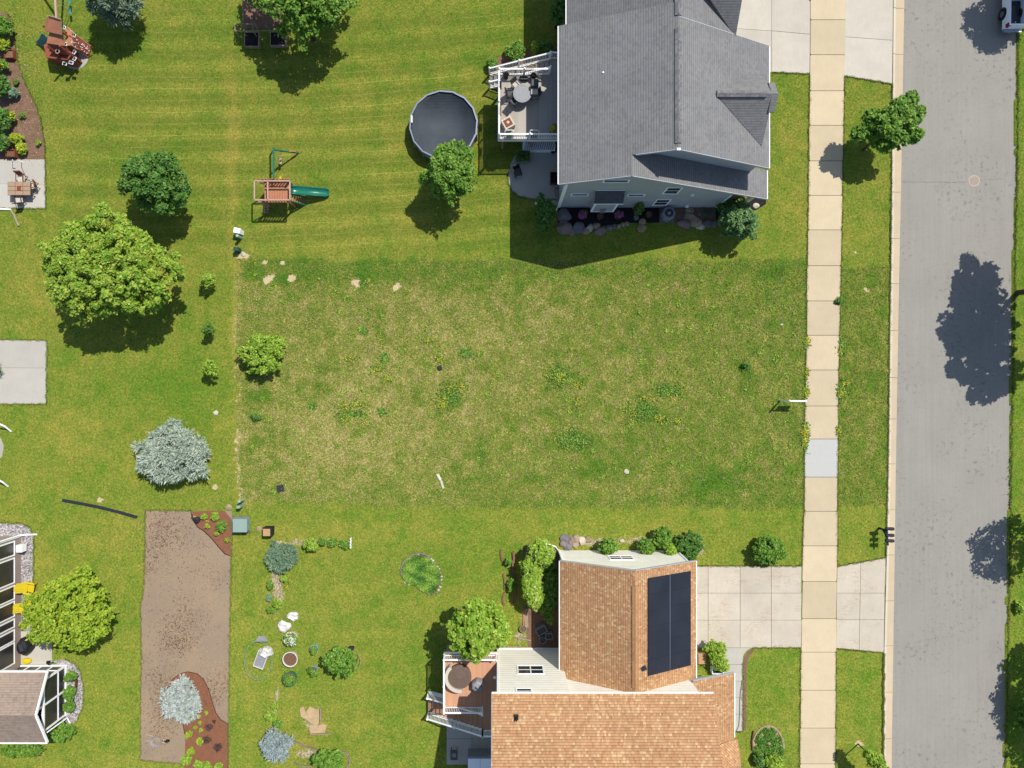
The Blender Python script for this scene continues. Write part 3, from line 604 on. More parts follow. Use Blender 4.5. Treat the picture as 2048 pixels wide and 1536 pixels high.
def blades(name, n, region, hmin, hmax, wid, seed, onlylot=None):
    r = np.random.default_rng(seed); x0, y0, x1, y1 = region
    px = r.uniform(x0, x1, n); py = r.uniform(y0, y1, n)
    ok = np.ones(n, bool); sl_ = np.interp(py, [p[0] for p in SWL], [p[1] for p in SWL]); sr = np.interp(py, [p[0] for p in SWR], [p[1] for p in SWR]); cl = np.interp(py, [p[0] for p in CURBL], [p[1] for p in CURBL]); rr = np.interp(py, [p[0] for p in ROADR], [p[1] for p in ROADR])
    ok &= ~((px > sl_ - 0.5) & (px < sr + 0.5)); ok &= ~((px > cl - 0.5) & (px < rr))
    for h_ in HARD: ok &= ~inside(h_, px, py)
    px, py = px[ok], py[ok]; x = (px - NX) / 28; y = -(py - NY) / 28
    L = sample(lot, x, y); D = sample(dry, x, y); U = sample(lush, x, y); B = sample(bare, x, y)
    if onlylot is not None: k = (L > 0.5) == onlylot; k &= B < 0.5; x, y, L, D, U = x[k], y[k], L[k], D[k], U[k]
    n = len(x); rep = 3; x = np.repeat(x, rep) + r.normal(0, 0.03, n * rep); y = np.repeat(y, rep) + r.normal(0, 0.03, n * rep)
    D = np.repeat(D, rep); U = np.repeat(U, rep); m = n * rep
    a = r.uniform(0, 2 * np.pi, m); h = r.uniform(hmin, hmax, m); w_ = wid * r.uniform(0.6, 1.4, m); lean = h * r.uniform(0.3, 1.3, m); la = a + r.normal(np.pi / 2, 0.5, m)
    p0 = np.stack([x - np.cos(a) * w_, y - np.sin(a) * w_, np.zeros(m)], -1); p1 = np.stack([x + np.cos(a) * w_, y + np.sin(a) * w_, np.zeros(m)], -1)
    p2 = np.stack([x + np.cos(la) * lean, y + np.sin(la) * lean, h], -1)
    v = np.stack([p0, p1, p2], 1).reshape(-1, 3)
    t = np.clip(r.normal(0.5, 0.27, m) + (D - U) * 0.35 + (0.1 if onlylot else -0.05), 0, 1)
    o = npmesh(name, v, 3, M['grass'], tint=t[:, None]); o['kind'] = 'stuff'; return o
blades('grass', 60000, (474, 516, 1790, 1030), 0.04, 0.11, 0.018, 11, True)
blades('grass', 110000, (-20, -20, 2060, 1560), 0.02, 0.06, 0.014, 12, False)
# ragged turf edge along the walks and kerb
def edge_blades():
    r = np.random.default_rng(5); P0 = []
    for line, off, lo, hi in ((SWL, -0.6, 0, 1536), (SWR, 0.6, 152, 1540), (CURBL, -0.8, 168, 1112), (CURBL, -0.8, 1306, 1540), (ROADR, 1.0, 0, 1540)):
        y = r.uniform(lo, hi, 9000); x = np.interp(y, [p[0] for p in line], [p[1] for p in line]) + off + r.normal(0, 1.0, len(y)) + (1.3 * np.sin(y * .21) * np.sin(y * .057)) * np.sign(-off if line is not ROADR else 1)
        drv = ((y < 150) | ((y > 1131) & (y < 1297))); k = ~drv if line in (SWL, SWR) else np.ones(len(y), bool)
        if line is SWR: k = ~((y < 153) | ((y > 1132) & (y < 1297)))
        P0.append(np.stack([x[k], y[k]], -1))
    p = np.concatenate(P0); x = (p[:, 0] - NX) / 28; y = -(p[:, 1] - NY) / 28; m = len(x)
    a = r.uniform(0, 2 * np.pi, m); h = r.uniform(0.05, 0.1, m); w_ = 0.02; la = a + np.pi / 2; lean = r.uniform(0.03, 0.09, m)
    v = np.stack([np.stack([x - np.cos(a) * w_, y - np.sin(a) * w_, np.zeros(m)], -1), np.stack([x + np.cos(a) * w_, y + np.sin(a) * w_, np.zeros(m)], -1), np.stack([x + np.cos(la) * lean, y + np.sin(la) * lean, h], -1)], 1).reshape(-1, 3)
    o = npmesh('grass', v, 3, M['grass'], tint=np.clip(r.normal(0.4, 0.25, m), 0, 1)[:, None]); o['kind'] = 'stuff'
edge_blades()
def poly_blades(polys, seed=6):
    r = np.random.default_rng(seed); P0 = []
    for pl in polys:
        for (x0, y0), (x1, y1) in zip(pl[:-1], pl[1:]):
            L_ = math.hypot(x1 - x0, y1 - y0); n = int(L_ * 9); t = r.random(n); nx, ny = -(y1 - y0) / L_, (x1 - x0) / L_
            o = r.normal(0, .7, n) + 1.1 * np.sin(t * L_ * .3 + x0) * np.sin(t * L_ * .07); P0.append(np.stack([x0 + (x1 - x0) * t + nx * o, y0 + (y1 - y0) * t + ny * o], -1))
    p = np.concatenate(P0); x = (p[:, 0] - NX) / 28; y = -(p[:, 1] - NY) / 28; m = len(x); a = r.uniform(0, 6.28, m); h = r.uniform(.05, .09, m); la = a + 1.57; lean = r.uniform(.03, .09, m); w_ = .02
    v = np.stack([np.stack([x - np.cos(a) * w_, y - np.sin(a) * w_, np.zeros(m)], -1), np.stack([x + np.cos(a) * w_, y + np.sin(a) * w_, np.zeros(m)], -1), np.stack([x + np.cos(la) * lean, y + np.sin(la) * lean, h], -1)], 1).reshape(-1, 3)
    o = npmesh('grass', v, 3, M['grass'], tint=np.clip(r.normal(0.4, 0.25, m), 0, 1)[:, None]); o['kind'] = 'stuff'
poly_blades([[(385, 1021), (291, 1020), (290, 1100), (288, 1175), (281, 1215), (283, 1300), (281, 1400), (281, 1520), (320, 1524), (366, 1528)], [(464, 1040), (463, 1110), (461, 1200), (459, 1320), (457, 1450), (456, 1536)], [(91, 319), (92, 417), (0, 417)], [(0, 679), (94, 681), (93, 808), (0, 808)],
    [(15, 28), (26, 50), (30, 90), (38, 130), (50, 165), (70, 205), (82, 240), (90, 290), (91, 318)], [(1395, 1132), (1603, 1132)], [(1506, 1295), (1601, 1295)], [(1674, 1133), (1771, 1115)], [(1672, 1297), (1767, 1305)], [(1544, 145), (1619, 148)], [(1690, 152), (1784, 168)], [(68, 1075), (67, 1170), (66, 1240)], [(0, 1045), (45, 1047), (62, 1056), (68, 1075)],
    [(1485, 1325), (1485, 1462), (1470, 1462)], [(1117, 400), (1060, 398), (1036, 392), (1024, 382), (1017, 365), (1016, 350), (1020, 330)], [(130, 1318), (150, 1326), (162, 1345), (168, 1380), (166, 1415), (155, 1440)]])
# small yellow wild flowers and clover clumps
def scatter_leaves(name, spots, per, size, hmax, mat, seed, kind='stuff'):
    r = np.random.default_rng(seed); V = []; T = []
    for (cx, cy, rx, ry, k) in spots:
        n = int(per * k); px = cx + r.normal(0, rx * 0.5, n); py = cy + r.normal(0, ry * 0.5, n); x = (px - NX) / 28; y = -(py - NY) / 28
        z = r.uniform(0.03, hmax, n) if hmax > .02 else np.full(n, -.052); tl0 = 1 if hmax > .02 else 0; s_ = size * r.uniform(0.6, 1.4, n); a = r.uniform(0, 6.28, n); tl = r.normal(0, 0.35, (n, 2)) * tl0
        q = [np.stack([x + s_ * np.cos(a + t), y + s_ * np.sin(a + t), z + s_ * (np.cos(a + t) * tl[:, 0] + np.sin(a + t) * tl[:, 1])], -1) for t in (0, 1.57, 3.14, 4.71)]
        V.append(np.stack(q, 1).reshape(-1, 3)); T.append(r.random(n))
    o = npmesh(name, np.concatenate(V), 4, mat, tint=np.concatenate(T)[:, None])
    if kind: o['kind'] = kind
    return o
YF = [(700, 715, 16, 8, .6), (755, 742, 16, 12, 1), (778, 757, 10, 8, .7), (856, 680, 10, 6, .4), (880, 717, 11, 8, .8), (885, 805, 22, 16, 1.6), (905, 775, 14, 10, .7), (688, 812, 18, 12, .9), (722, 808, 14, 9, .7), (693, 838, 12, 14, .6), (730, 840, 10, 8, .4),
    (1118, 752, 20, 20, 1.5), (1155, 770, 12, 8, .6), (1155, 805, 8, 10, .5), (1262, 822, 14, 14, .9), (1293, 797, 16, 10, .5), (1322, 838, 12, 9, .8), (1355, 843, 9, 7, .8), (1345, 790, 18, 12, .4), (1145, 880, 30, 22, .5), (930, 775, 14, 10, .5),
    (1614, 683, 6, 9, 1.2), (1613, 748, 4, 12, .8), (1612, 784, 6, 10, 1.6), (1610, 862, 7, 12, 2.0), (1609, 884, 6, 10, 1.6), (1684, 788, 9, 8, 1.6), (1677, 862, 6, 8, .9), (1690, 765, 8, 8, .7), (1682, 702, 8, 10, .5), (573, 1165, 5, 14, .9), (762, 690, 10, 30, .3)]
scatter_leaves('wildflower_patch', YF, 46, 0.03, 0.14, M['petal_yellow'], 21)
CL = [(x, y, rx * 1.2, ry * 1.2, k * 1.0) for x, y, rx, ry, k in YF] + [(932, 706, 12, 10, 3), (770, 718, 8, 11, 2), (727, 661, 7, 7, 1.5), (1145, 880, 32, 22, 6), (762, 823, 8, 7, 1.5), (1336, 780, 24, 12, 3), (1290, 825, 26, 18, 3), (1120, 750, 20, 20, 3), (900, 790, 22, 30, 4), (700, 828, 26, 10, 3), (624, 812, 7, 7, 1.2),
    (1678, 602, 7, 7, 3), (1684, 690, 7, 14, 2), (1490, 735, 12, 8, 1), (1620, 0, 1, 1, .1), (1610, 870, 6, 30, 3), (1680, 785, 8, 16, 3), (511, 834, 10, 7, 3)]
scatter_leaves('clover_patch', CL, 110, 0.045, 0.09, M['lf_mid'], 22)

scatter_leaves('soil_debris', [(358, 1255, 55, 40, 1.2), (352, 1290, 40, 26, .8), (330, 1395, 30, 70, .9), (350, 1085, 90, 60, .9), (320, 1450, 40, 60, .6), (420, 1390, 30, 50, .3), (330, 1060, 50, 40, .8), (380, 1180, 110, 90, .5)], 420, 0.03, 0.045, M['darkwood'], 24)
scatter_leaves('straw_litter', [(340, 1120, 90, 80, 1.0), (400, 1160, 60, 120, .8), (370, 1330, 120, 90, .5), (300, 1045, 20, 20, .4)], 380, 0.022, 0.045, M['straw'], 25)
scatter_leaves('bark_chips', [(45, 150, 45, 140, 1.0), (60, 260, 40, 70, 1.0), (20, 90, 30, 80, .5)], 420, 0.03, 0.05, M['chips'], 26)
scatter_leaves('verge_litter', [(1900, 260, 190, 480, .5), (1900, 900, 190, 800, .5), (1880, 1250, 60, 90, .4), (1795, 700, 14, 900, 1.2)], 160, 0.025, 0.01, M['joint'], 27)

_r = np.random.default_rng(41); WD = [(_r.uniform(485, 1600), _r.uniform(545, 1005), *([_r.uniform(2, 7)] * 2), _r.uniform(.1, .5)) for _ in range(230)]
scatter_leaves('weed_patch', WD, 90, 0.04, 0.08, M['lf_lime'], 42)
scatter_leaves('dead_grass', [(_r.uniform(485, 1600), _r.uniform(545, 1005), *([_r.uniform(3, 12)] * 2), _r.uniform(.1, .5)) for _ in range(180)], 60, 0.022, 0.05, M['straw'], 43)
# ------------------------------------------------------------------ plants
def lobes_auto(c, rad, cs, r):
    # leafy twig clumps spread over an uneven ellipsoid, dense enough to cover it but with gaps between
    R_ = math.sqrt(rad[0] * rad[1]); n = int(min(420, max(8, 2.3 * R_ * R_ / (cs * cs)))); out = []; ph0 = r.uniform(0, 6.28, 5)
    for k in range(n):
        th = k * 2.39996 + r.normal(0, .25); cz = 1 - 1.35 * ((k + .5) / n) ** 1.05 + r.normal(0, .04); cz = max(-.45, min(.99, cz)); sp = math.sqrt(1 - cz * cz)
        f = .93 + .07 * math.sin(2 * th + ph0[0]) + .08 * math.sin(3 * th + ph0[1]) + .06 * math.sin(5 * th + ph0[2]) + .05 * math.sin(9 * th + ph0[3])
        q = cs * r.uniform(0.6, 1.25); rr = f * r.uniform(0.78, 1.04)
        out.append((c[0] + (rad[0] - cs * .7) * rr * sp * math.cos(th), c[1] + (rad[1] - cs * .7) * rr * sp * math.sin(th), c[2] + (rad[2] - cs * .5) * r.uniform(.8, 1.08) * cz, q))
    return out
def leaf_cloud(lobes, n, size, r, style='broad', flat=0.75, zsq=0.8, tips=0.12, fill=0.35):
    L = np.array(lobes); wgt = np.minimum(L[:, 3], 2.2 * np.median(L[:, 3])) ** 2; wgt = wgt / wgt.sum(); pick = r.choice(len(L), n, p=wgt); c = L[pick, :3]; rad = L[pick, 3]
    d = r.normal(0, 1, (n, 3)); d[:, 2] = np.abs(d[:, 2]) * 0.9 - 0.25 * r.random(n); d /= np.linalg.norm(d, axis=1)[:, None]
    # twig clumps on the lobe surface give an uneven outline
    nt = 12; tw = r.normal(0, 1, (len(L), nt, 3)); tw[:, :, 2] = np.abs(tw[:, :, 2]); tw /= np.linalg.norm(tw, axis=2)[:, :, None]
    tsel = r.integers(0, nt, n); td = tw[pick, tsel]; d = d * 0.42 + td * 0.75; d /= np.linalg.norm(d, axis=1)[:, None]
    tl = r.uniform(0.62, 1.42, (len(L), nt))[pick, tsel]
    f = 1 - fill * r.random(n) ** 1.6
    p = c + d * (rad * f * tl)[:, None] * np.array([1, 1, zsq])
    clump = r.random((len(L), nt))[pick, tsel]; lobe_t = r.random(len(L))[pick]
    if style == 'broad':
        nrm = d * 0.6 + r.normal(0, 0.5, (n, 3)); nrm[:, 2] += flat * 0.8; nrm /= np.linalg.norm(nrm, axis=1)[:, None]
        t1 = np.cross(nrm, r.normal(0, 1, (n, 3))); t1 /= np.linalg.norm(t1, axis=1)[:, None]; t2 = np.cross(nrm, t1)
        s = (size * r.uniform(0.6, 1.3, n))[:, None]
        q = [p + t1 * s, p + t2 * s * 0.55, p - t1 * s * 0.8, p - t2 * s * 0.55]
    else:
        dr = d * 0.9 + r.normal(0, 0.33, (n, 3)); dr[:, 2] *= 0.6; dr /= np.linalg.norm(dr, axis=1)[:, None]
        t2 = np.cross(dr, np.array([0, 0, 1.0]) + r.normal(0, 0.4, (n, 3))); t2 /= np.linalg.norm(t2, axis=1)[:, None]
        s = (size * r.uniform(0.6, 1.4, n))[:, None]
        q = [p - dr * s * 0.4, p + t2 * s * 0.17 + dr * s * 0.2, p + dr * s, p - t2 * s * 0.17 + dr * s * 0.2]
    v = np.stack(q, 1).reshape(-1, 3); z = p[:, 2]
    v[:, 2] = np.maximum(v[:, 2], 0.02)
    t = np.clip(0.18 + 0.3 * clump + 0.15 * lobe_t + r.normal(0.18, 0.16, n), 0, 1); g_ = (r.random(n) < tips) * clump
    return v, np.stack([t, g_], -1), c, rad
def plant(name, label, cat, px, py, rx, ry, hc, mat, leaf=0.13, n=4000, nl=14, style='broad', seed=1, hz=None, base=None, group=None, trunk=0.09, tips=0.1, lobes=None, tmat=None,
          flowers=None, parts=('trunk', 'crown'), lsize=0.45, fill=0.35, rot=0.0, clump=None):
    """px,py,rx,ry: crown as it shows in the photo; hc: height of the crown's centre"""
    r = np.random.default_rng(seed); c = P(px, py, hc); k = (H - hc) / F; rad = (rx * k, ry * k, hz if hz else min(rx, ry) * k * 0.85)
    b = P(px, py, hc); b.z = 0
    if base is not None: b = P(*base)
    root = empty(name, (b.x, b.y, 0), label, cat, group)
    if lobes:
        lb = []
        for a, bb, rr, hh in lobes:
            q0 = P(a, bb, hh); R0 = rr * (H - hh) / F
            if R0 > .3: lb += [(q0.x + x, q0.y + y, q0.z + z, q) for x, y, z, q in lobes_auto((0, 0, 0), (R0 * 1.12, R0 * 1.12, R0 * .9), clump or .22, r)] + [(*q0, R0 * .6)]
            else: lb.append((*q0, R0))
    else:
        cs_ = clump if clump else max(.09, min(.34, .19 * min(rad[0], rad[1]) ** .8))
        lb = lobes_auto((0, 0, 0), rad, cs_, r)
        core = [(rad[0] * .5 * math.cos(t), rad[1] * .5 * math.sin(t), -.1 * rad[2], min(rad) * .42) for t in (0, 1.57, 3.14, 4.71)] + [(0, 0, rad[2] * .15, min(rad) * .5)]
        lb = lb + core * max(1, len(lb) // 30)
        cs, sn = math.cos(rot), math.sin(rot); lb = [(c.x + x * cs - y * sn, c.y + x * sn + y * cs, c.z + z, q) for x, y, z, q in lb]
    lb = [(x, y, max(z, q * 0.55), q) for x, y, z, q in lb]
    v, t, _, _ = leaf_cloud(lb, n, leaf, r, style, tips=tips, fill=fill)
    mb = MB(); top = Vector((c.x, c.y, max(c.z, 0.3))); mid = Vector(((b.x * .6 + c.x * .4) , (b.y * .6 + c.y * .4), top.z * .5))
    mb.tube([(b.x, b.y, -0.1), mid, top], [trunk, trunk * .8, trunk * .35], 8)
    for q in lb[:40:4]:
        e = Vector(q[:3]); s_ = mid.lerp(top, r.uniform(0.1, 0.7)); mb.tube([s_, s_.lerp(e, .55) + Vector((0, 0, .06)), e], [trunk * .38, trunk * .25, trunk * .08], 5)
    mb.build(parts[0], tmat or M['bark'], root, smooth=True)
    cr = npmesh(parts[1], v, 4, mat, root, t)
    if flowers:
        fm, fn, fs = flowers; V, T, _, _ = leaf_cloud(lb, fn, fs, r, 'broad', flat=2.0, fill=0.08)
        V = V.reshape(-1, 4, 3); V += np.array([0, 0, 0.06]); npmesh('blossom', V.reshape(-1, 3), 4, fm, root, T)
    return root
SH = ('stem', 'foliage')
plant('maple_tree', 'big round maple with yellow-green clumped leaves, largest crown in the picture', 'tree', 219, 537, 138, 117, 3.9, M['lf_maple'], 0.12, 62000, 80, seed=3, hz=2.4, trunk=0.22, tips=0.2, lsize=0.23, rot=-0.35)
plant('broadleaf_tree', 'dark green oval tree above the big round maple, right of the patio table', 'tree', 315, 367, 76, 64, 3.0, M['lf_dark'], 0.11, 15000, 44, seed=4, hz=2.0, trunk=0.13, lsize=0.27, rot=-0.6)
plant('broadleaf_tree', 'bright green round tree covering the lower edge of the round pool', 'tree', 901, 346, 59, 63, 2.8, M['lf_mid'], 0.10, 13000, 36, seed=5, hz=1.8, trunk=0.12, lsize=0.28)
plant('broadleaf_tree', 'loose pale green tree over the raised garden beds at the top edge', 'tree', 590, 10, 110, 60, 4.6, M['lf_mid'], 0.13, 17000, 30, seed=6, trunk=0.16,
      lobes=[(600, -40, 70, 3.69), (520, -5, 24, 3.44), (560, 10, 36, 3.94), (610, 10, 42, 4.59), (650, 15, 34, 4.10), (680, 5, 22, 3.77), (700, 8, 12, 3.61), (590, 45, 18, 4.26), (604, 85, 8, 3.44), (622, 60, 18, 3.61), (650, 45, 18, 3.44), (500, -30, 26, 3.28), (545, -40, 34, 3.69), (660, -40, 40, 3.69), (605, 70, 12, 3.77), (570, 60, 14, 2.79), (520, -75, 36, 3.44), (690, -60, 30, 3.44), (608, 98, 6, 3.28), (715, 8, 7, 3.44), (640, -90, 50, 3.61)])
plant('broadleaf_tree', 'yellow-green tree beside the long window wall, above the sunroom roof', 'tree', 142, 1222, 98, 78, 2.4, M['lf_yellow'], 0.12, 17000, 56, seed=108, hz=1.9, trunk=0.12, tips=0.1, lsize=0.24, base=(178, 1208))
plant('broadleaf_tree', 'light green tree growing against the brown deck and white wall', 'tree', 958, 1257, 70, 62, 4.2, M['lf_lime'], 0.14, 12000, 34, seed=9, hz=1.6, trunk=0.13, base=(962, 1218), lsize=0.27, tips=0.1)
plant('street_tree', 'street tree leaning over the kerb beside the asphalt road', 'tree', 1775, 250, 70, 50, 3.8, M['lf_mid'], 0.14, 15000, 20, seed=10, trunk=0.11, base=(1727, 300), tips=0.2,
      lobes=[(1715, 272, 16, 2.28), (1732, 262, 18, 2.58), (1748, 240, 22, 2.89), (1770, 250, 28, 3.19), (1800, 215, 22, 3.50), (1820, 200, 16, 3.50), (1836, 225, 14, 3.50), (1810, 240, 26, 3.34), (1790, 275, 24, 2.89), (1830, 270, 14, 3.19), (1768, 285, 20, 2.43), (1750, 270, 18, 2.58), (1820, 280, 12, 2.89), (1842, 268, 7, 3.19), (1780, 225, 14, 3.50)])
plant('small_tree', 'small pale green tree beside the kerb at the bottom edge', 'tree', 1748, 1518, 22, 20, 2.4, M['lf_lime'], 0.10, 2600, 12, seed=12, base=(1716, 1488), trunk=0.05,
      lobes=[(1732, 1506, 8, 2.0), (1740, 1512, 11, 2.4), (1752, 1516, 11, 2.6), (1758, 1530, 12, 2.6), (1745, 1524, 9, 2.2), (1768, 1540, 9, 2.4)])
plant('rounded_shrub', 'light green round shrub alone at the edge of the vacant lot', 'shrub', 525, 707, 50, 45, 1.0, M['lf_lime'], 0.10, 7000, 22, seed=13, hz=1.0, trunk=0.05, parts=SH, lsize=0.36)
plant('blue_spruce', 'wide silver-blue spruce on the lawn above the soil plot', 'spruce', 349, 907, 80, 62, 0.9, M['lf_blue'], 0.24, 12000, 34, 'needle', 14, hz=1.3, trunk=0.12, lsize=0.28, fill=0.5, rot=-0.15)
plant('blue_spruce', 'near-white silver spruce in the red mulch of the soil plot', 'spruce', 364, 1400, 41, 44, 0.8, M['lf_pale'], 0.20, 6000, 20, 'needle', 15, hz=1.0, trunk=0.08, lsize=0.34, fill=0.5, rot=0.3)
plant('blue_spruce', 'powder blue spruce at the bottom edge beside the garden strip', 'spruce', 554, 1489, 33, 33, 0.8, M['lf_sky'], 0.18, 3600, 18, 'needle', 16, hz=0.9, trunk=0.07, lsize=0.34, fill=0.5, rot=0.4)
plant('juniper', 'round grey-green juniper at the top of the garden strip', 'juniper', 563, 1112, 36, 32, 0.4, M['lf_teal'], 0.15, 5200, 22, 'needle', 17, hz=0.55, trunk=0.05, parts=SH, lsize=0.34, fill=0.4)
plant('spruce', 'dark blue-green spruce cut by the top edge beside the brown play tower', 'spruce', 232, -2, 56, 54, 2.2, M['lf_spruce'], 0.24, 8500, 30, 'needle', 18, hz=2.2, trunk=0.12, lsize=0.28, fill=0.5)
plant('dark_tree', 'dark green tree squeezed against the grey house at the top edge', 'tree', 1117, 18, 16, 34, 2.6, M['lf_dark'], 0.12, 3500, 12, seed=19, hz=2.0, trunk=0.08)
for i, (px, py, rx, ry, lb, sd) in enumerate([(415, 560, 17, 15, 'sapling nearest the big maple, topmost of the three lawn saplings', 31), (418, 659, 11, 13, 'dark compact sapling between the two other lawn saplings', 32), (421, 737, 17, 19, 'yellow-green sapling on the lawn, lowest of the three saplings', 33)]):
    plant('sapling', lb, 'sapling', px, py, rx, ry, 1.1, M['lf_lime'] if i != 1 else M['lf_dark'], 0.09, 620, 9, seed=sd, hz=0.7, trunk=0.025, group='young trees on the left lawn', lsize=0.3, fill=0.6)
plant('hosta_shrub', 'broad pale green shrub left of the deck stairs', 'shrub', 1030, 104, 21, 20, 0.5, M['lf_mid'], 0.12, 2400, 14, seed=34, hz=0.5, trunk=0.03, parts=SH)
plant('hosta_shrub', 'small pale green shrub at the foot of the white deck stairs', 'shrub', 984, 127, 12, 13, 0.4, M['lf_mid'], 0.11, 1100, 9, seed=35, hz=0.4, trunk=0.03, parts=SH)
plant('yellow_shrub', 'slim yellow-leaved shrub behind the deck stairs', 'shrub', 1069, 100, 7, 15, 0.8, M['lf_yellow'], 0.08, 700, 8, seed=36, hz=0.6, trunk=0.03, parts=SH)
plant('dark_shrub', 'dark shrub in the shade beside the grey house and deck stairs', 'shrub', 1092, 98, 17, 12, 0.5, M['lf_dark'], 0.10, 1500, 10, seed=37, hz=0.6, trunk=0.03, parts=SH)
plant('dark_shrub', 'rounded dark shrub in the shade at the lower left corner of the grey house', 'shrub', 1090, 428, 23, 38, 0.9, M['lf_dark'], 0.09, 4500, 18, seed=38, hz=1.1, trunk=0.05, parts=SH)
plant('lilac_shrub', 'sunlit round grey-green shrub at the lower right corner of the grey house', 'shrub', 1475, 442, 42, 40, 1.6, M['lf_sage'], 0.10, 8000, 26, seed=39, hz=1.5, trunk=0.06, parts=SH, lsize=0.34)
plant('dark_shrub', 'dark green shrub behind the sunlit round shrub by the grey house', 'shrub', 1452, 412, 18, 16, 1.0, M['lf_dark'], 0.09, 2200, 12, seed=40, hz=1.0, trunk=0.04, parts=SH)
plant('climbing_shrub', 'small shrub against the grey siding between pot and air conditioner', 'shrub', 1277, 417, 11, 12, 0.9, M['lf_dark'], 0.09, 900, 8, seed=41, hz=0.9, trunk=0.03, parts=SH)
plant('rounded_shrub', 'dark green shrub alone above the stained driveway', 'shrub', 1536, 1100, 40, 31, 0.7, M['lf_mid'], 0.09, 6000, 20, seed=42, hz=0.8, trunk=0.05, parts=SH)
plant('rounded_shrub', 'bright green bush between wicker basket and footpath', 'shrub', 1434, 1313, 20, 30, 0.9, M['lf_lime'], 0.09, 4000, 16, seed=43, hz=0.9, trunk=0.05, parts=SH, lobes=[(1412, 1294, 8, .9), (1425, 1290, 10, 1.0), (1438, 1296, 12, 1.1), (1430, 1310, 12, 1.0), (1440, 1318, 12, 1.1), (1448, 1332, 9, .8), (1436, 1334, 8, .8)])
for px, py, rx, ry, hc, m_, lb, sd in [(1216, 1093, 22, 18, 1.0, 'lf_mid', 'bushy green shrub beside the boulders, leftmost along the white gable wall', 51), (1292, 1092, 20, 18, 0.9, 'lf_mid', 'mid green shrub in front of the white gable wall window', 52),
        (1325, 1075, 22, 24, 1.1, 'lf_mid', 'tall green shrub second from the right along the white gable wall', 53), (1340, 1100, 13, 14, 1.0, 'lf_lime', 'small lime green shrub touching the tan roof corner', 54), (1374, 1092, 36, 30, 0.6, 'lf_dark', 'dense fine-leaved dark shrub, rightmost along the white gable wall', 55)]:
    plant('foundation_shrub', lb, 'shrub', px, py, rx, ry, hc, M[m_], 0.08 if sd == 55 else 0.1, int(rx * ry * 5.5), 16, seed=sd, hz=0.7, trunk=0.04, parts=SH, group='shrubs along the white gable wall')
plant('flowering_shrub', 'tall shrub with cream flower heads left of the tan roof, upper one', 'shrub', 1082, 1105, 30, 28, 1.8, M['lf_lime'], 0.11, 5000, 16, seed=56, hz=1.0, trunk=0.06, parts=SH, flowers=(M['petal_cream'], 60, 0.07), base=(1075, 1100))
plant('flowering_shrub', 'tall shrub with cream flower heads left of the tan roof, lower one', 'shrub', 1066, 1165, 22, 52, 1.8, M['lf_lime'], 0.11, 7000, 18, seed=57, hz=1.0, trunk=0.06, parts=SH, flowers=(M['petal_cream'], 90, 0.07), base=(1062, 1150), lobes=[(1060, 1128, 18, 1.8), (1072, 1142, 15, 1.9), (1065, 1160, 17, 2.0), (1062, 1180, 18, 2.0), (1072, 1190, 14, 1.8), (1066, 1205, 12, 1.7), (1071, 1218, 6, 1.5), (1050, 1145, 8, 1.4)])
plant('dark_shrub', 'shaded green shrub under the left eave of the tan roof', 'shrub', 1094, 1175, 24, 72, 1.0, M['lf_mid'], 0.1, 8500, 16, seed=58, hz=0.9, trunk=0.04, parts=SH)
plant('small_shrub', 'low green plant between two curved edging strips, upper one', 'plant', 1017, 1123, 8, 8, 0.4, M['lf_mid'], 0.09, 420, 6, seed=59, hz=0.3, trunk=0.02, parts=SH)
plant('small_shrub', 'low green plant between two curved edging strips, lower one', 'plant', 1024, 1170, 9, 14, 0.4, M['lf_mid'], 0.09, 700, 8, seed=60, hz=0.3, trunk=0.02, parts=SH)
plant('fruit_tree', 'young leafy tree leaning left beside the blue pots', 'tree', 682, 1322, 36, 36, 1.3, M['lf_mid'], 0.12, 2100, 14, seed=61, hz=0.7, trunk=0.04, base=(706, 1318), fill=0.9)
plant('rounded_shrub', 'green shrub inside the curved edging at the bottom edge', 'shrub', 657, 1518, 34, 20, 0.8, M['lf_mid'], 0.12, 4200, 16, seed=62, hz=0.7, trunk=0.04, parts=SH)
plant('rounded_shrub', 'dark shrub at the lower corner of the sunroom wall', 'shrub', 122, 1462, 30, 20, 0.6, M['lf_mid'], 0.1, 4200, 16, seed=63, hz=0.8, trunk=0.04, parts=SH)
plant('rounded_shrub', 'low spreading shrub below the brown sunroom roof edge', 'shrub', 45, 1500, 48, 14, 0.5, M['lf_mid'], 0.1, 4500, 16, seed=64, hz=0.5, trunk=0.04, parts=SH)
for px, py, rx, ry, sd, lb in [(142, 1352, 13, 11, 65, 'planter bush beside the sunroom, topmost'), (140, 1385, 12, 17, 66, 'planter bush beside the sunroom, middle and longest'), (139, 1413, 11, 12, 67, 'planter bush beside the sunroom, lowest')]:
    plant('planter_bush', 'green ' + lb, 'bush', px, py, rx, ry, 0.5, M['lf_mid'], 0.08, 1500, 10, seed=sd, hz=0.4, trunk=0.02, parts=SH, group='bushes along the sunroom')
plant('front_shrub', 'green shrub in the oval front flower bed at the bottom edge', 'shrub', 1546, 1524, 22, 14, 0.5, M['lf_lime'], 0.1, 1800, 10, seed=68, hz=0.5, trunk=0.03, parts=SH)
plant('front_shrub', 'dark plant at the left rim of the oval front flower bed', 'shrub', 1518, 1520, 12, 14, 0.4, M['lf_dark'], 0.1, 900, 8, seed=69, hz=0.4, trunk=0.03, parts=SH)
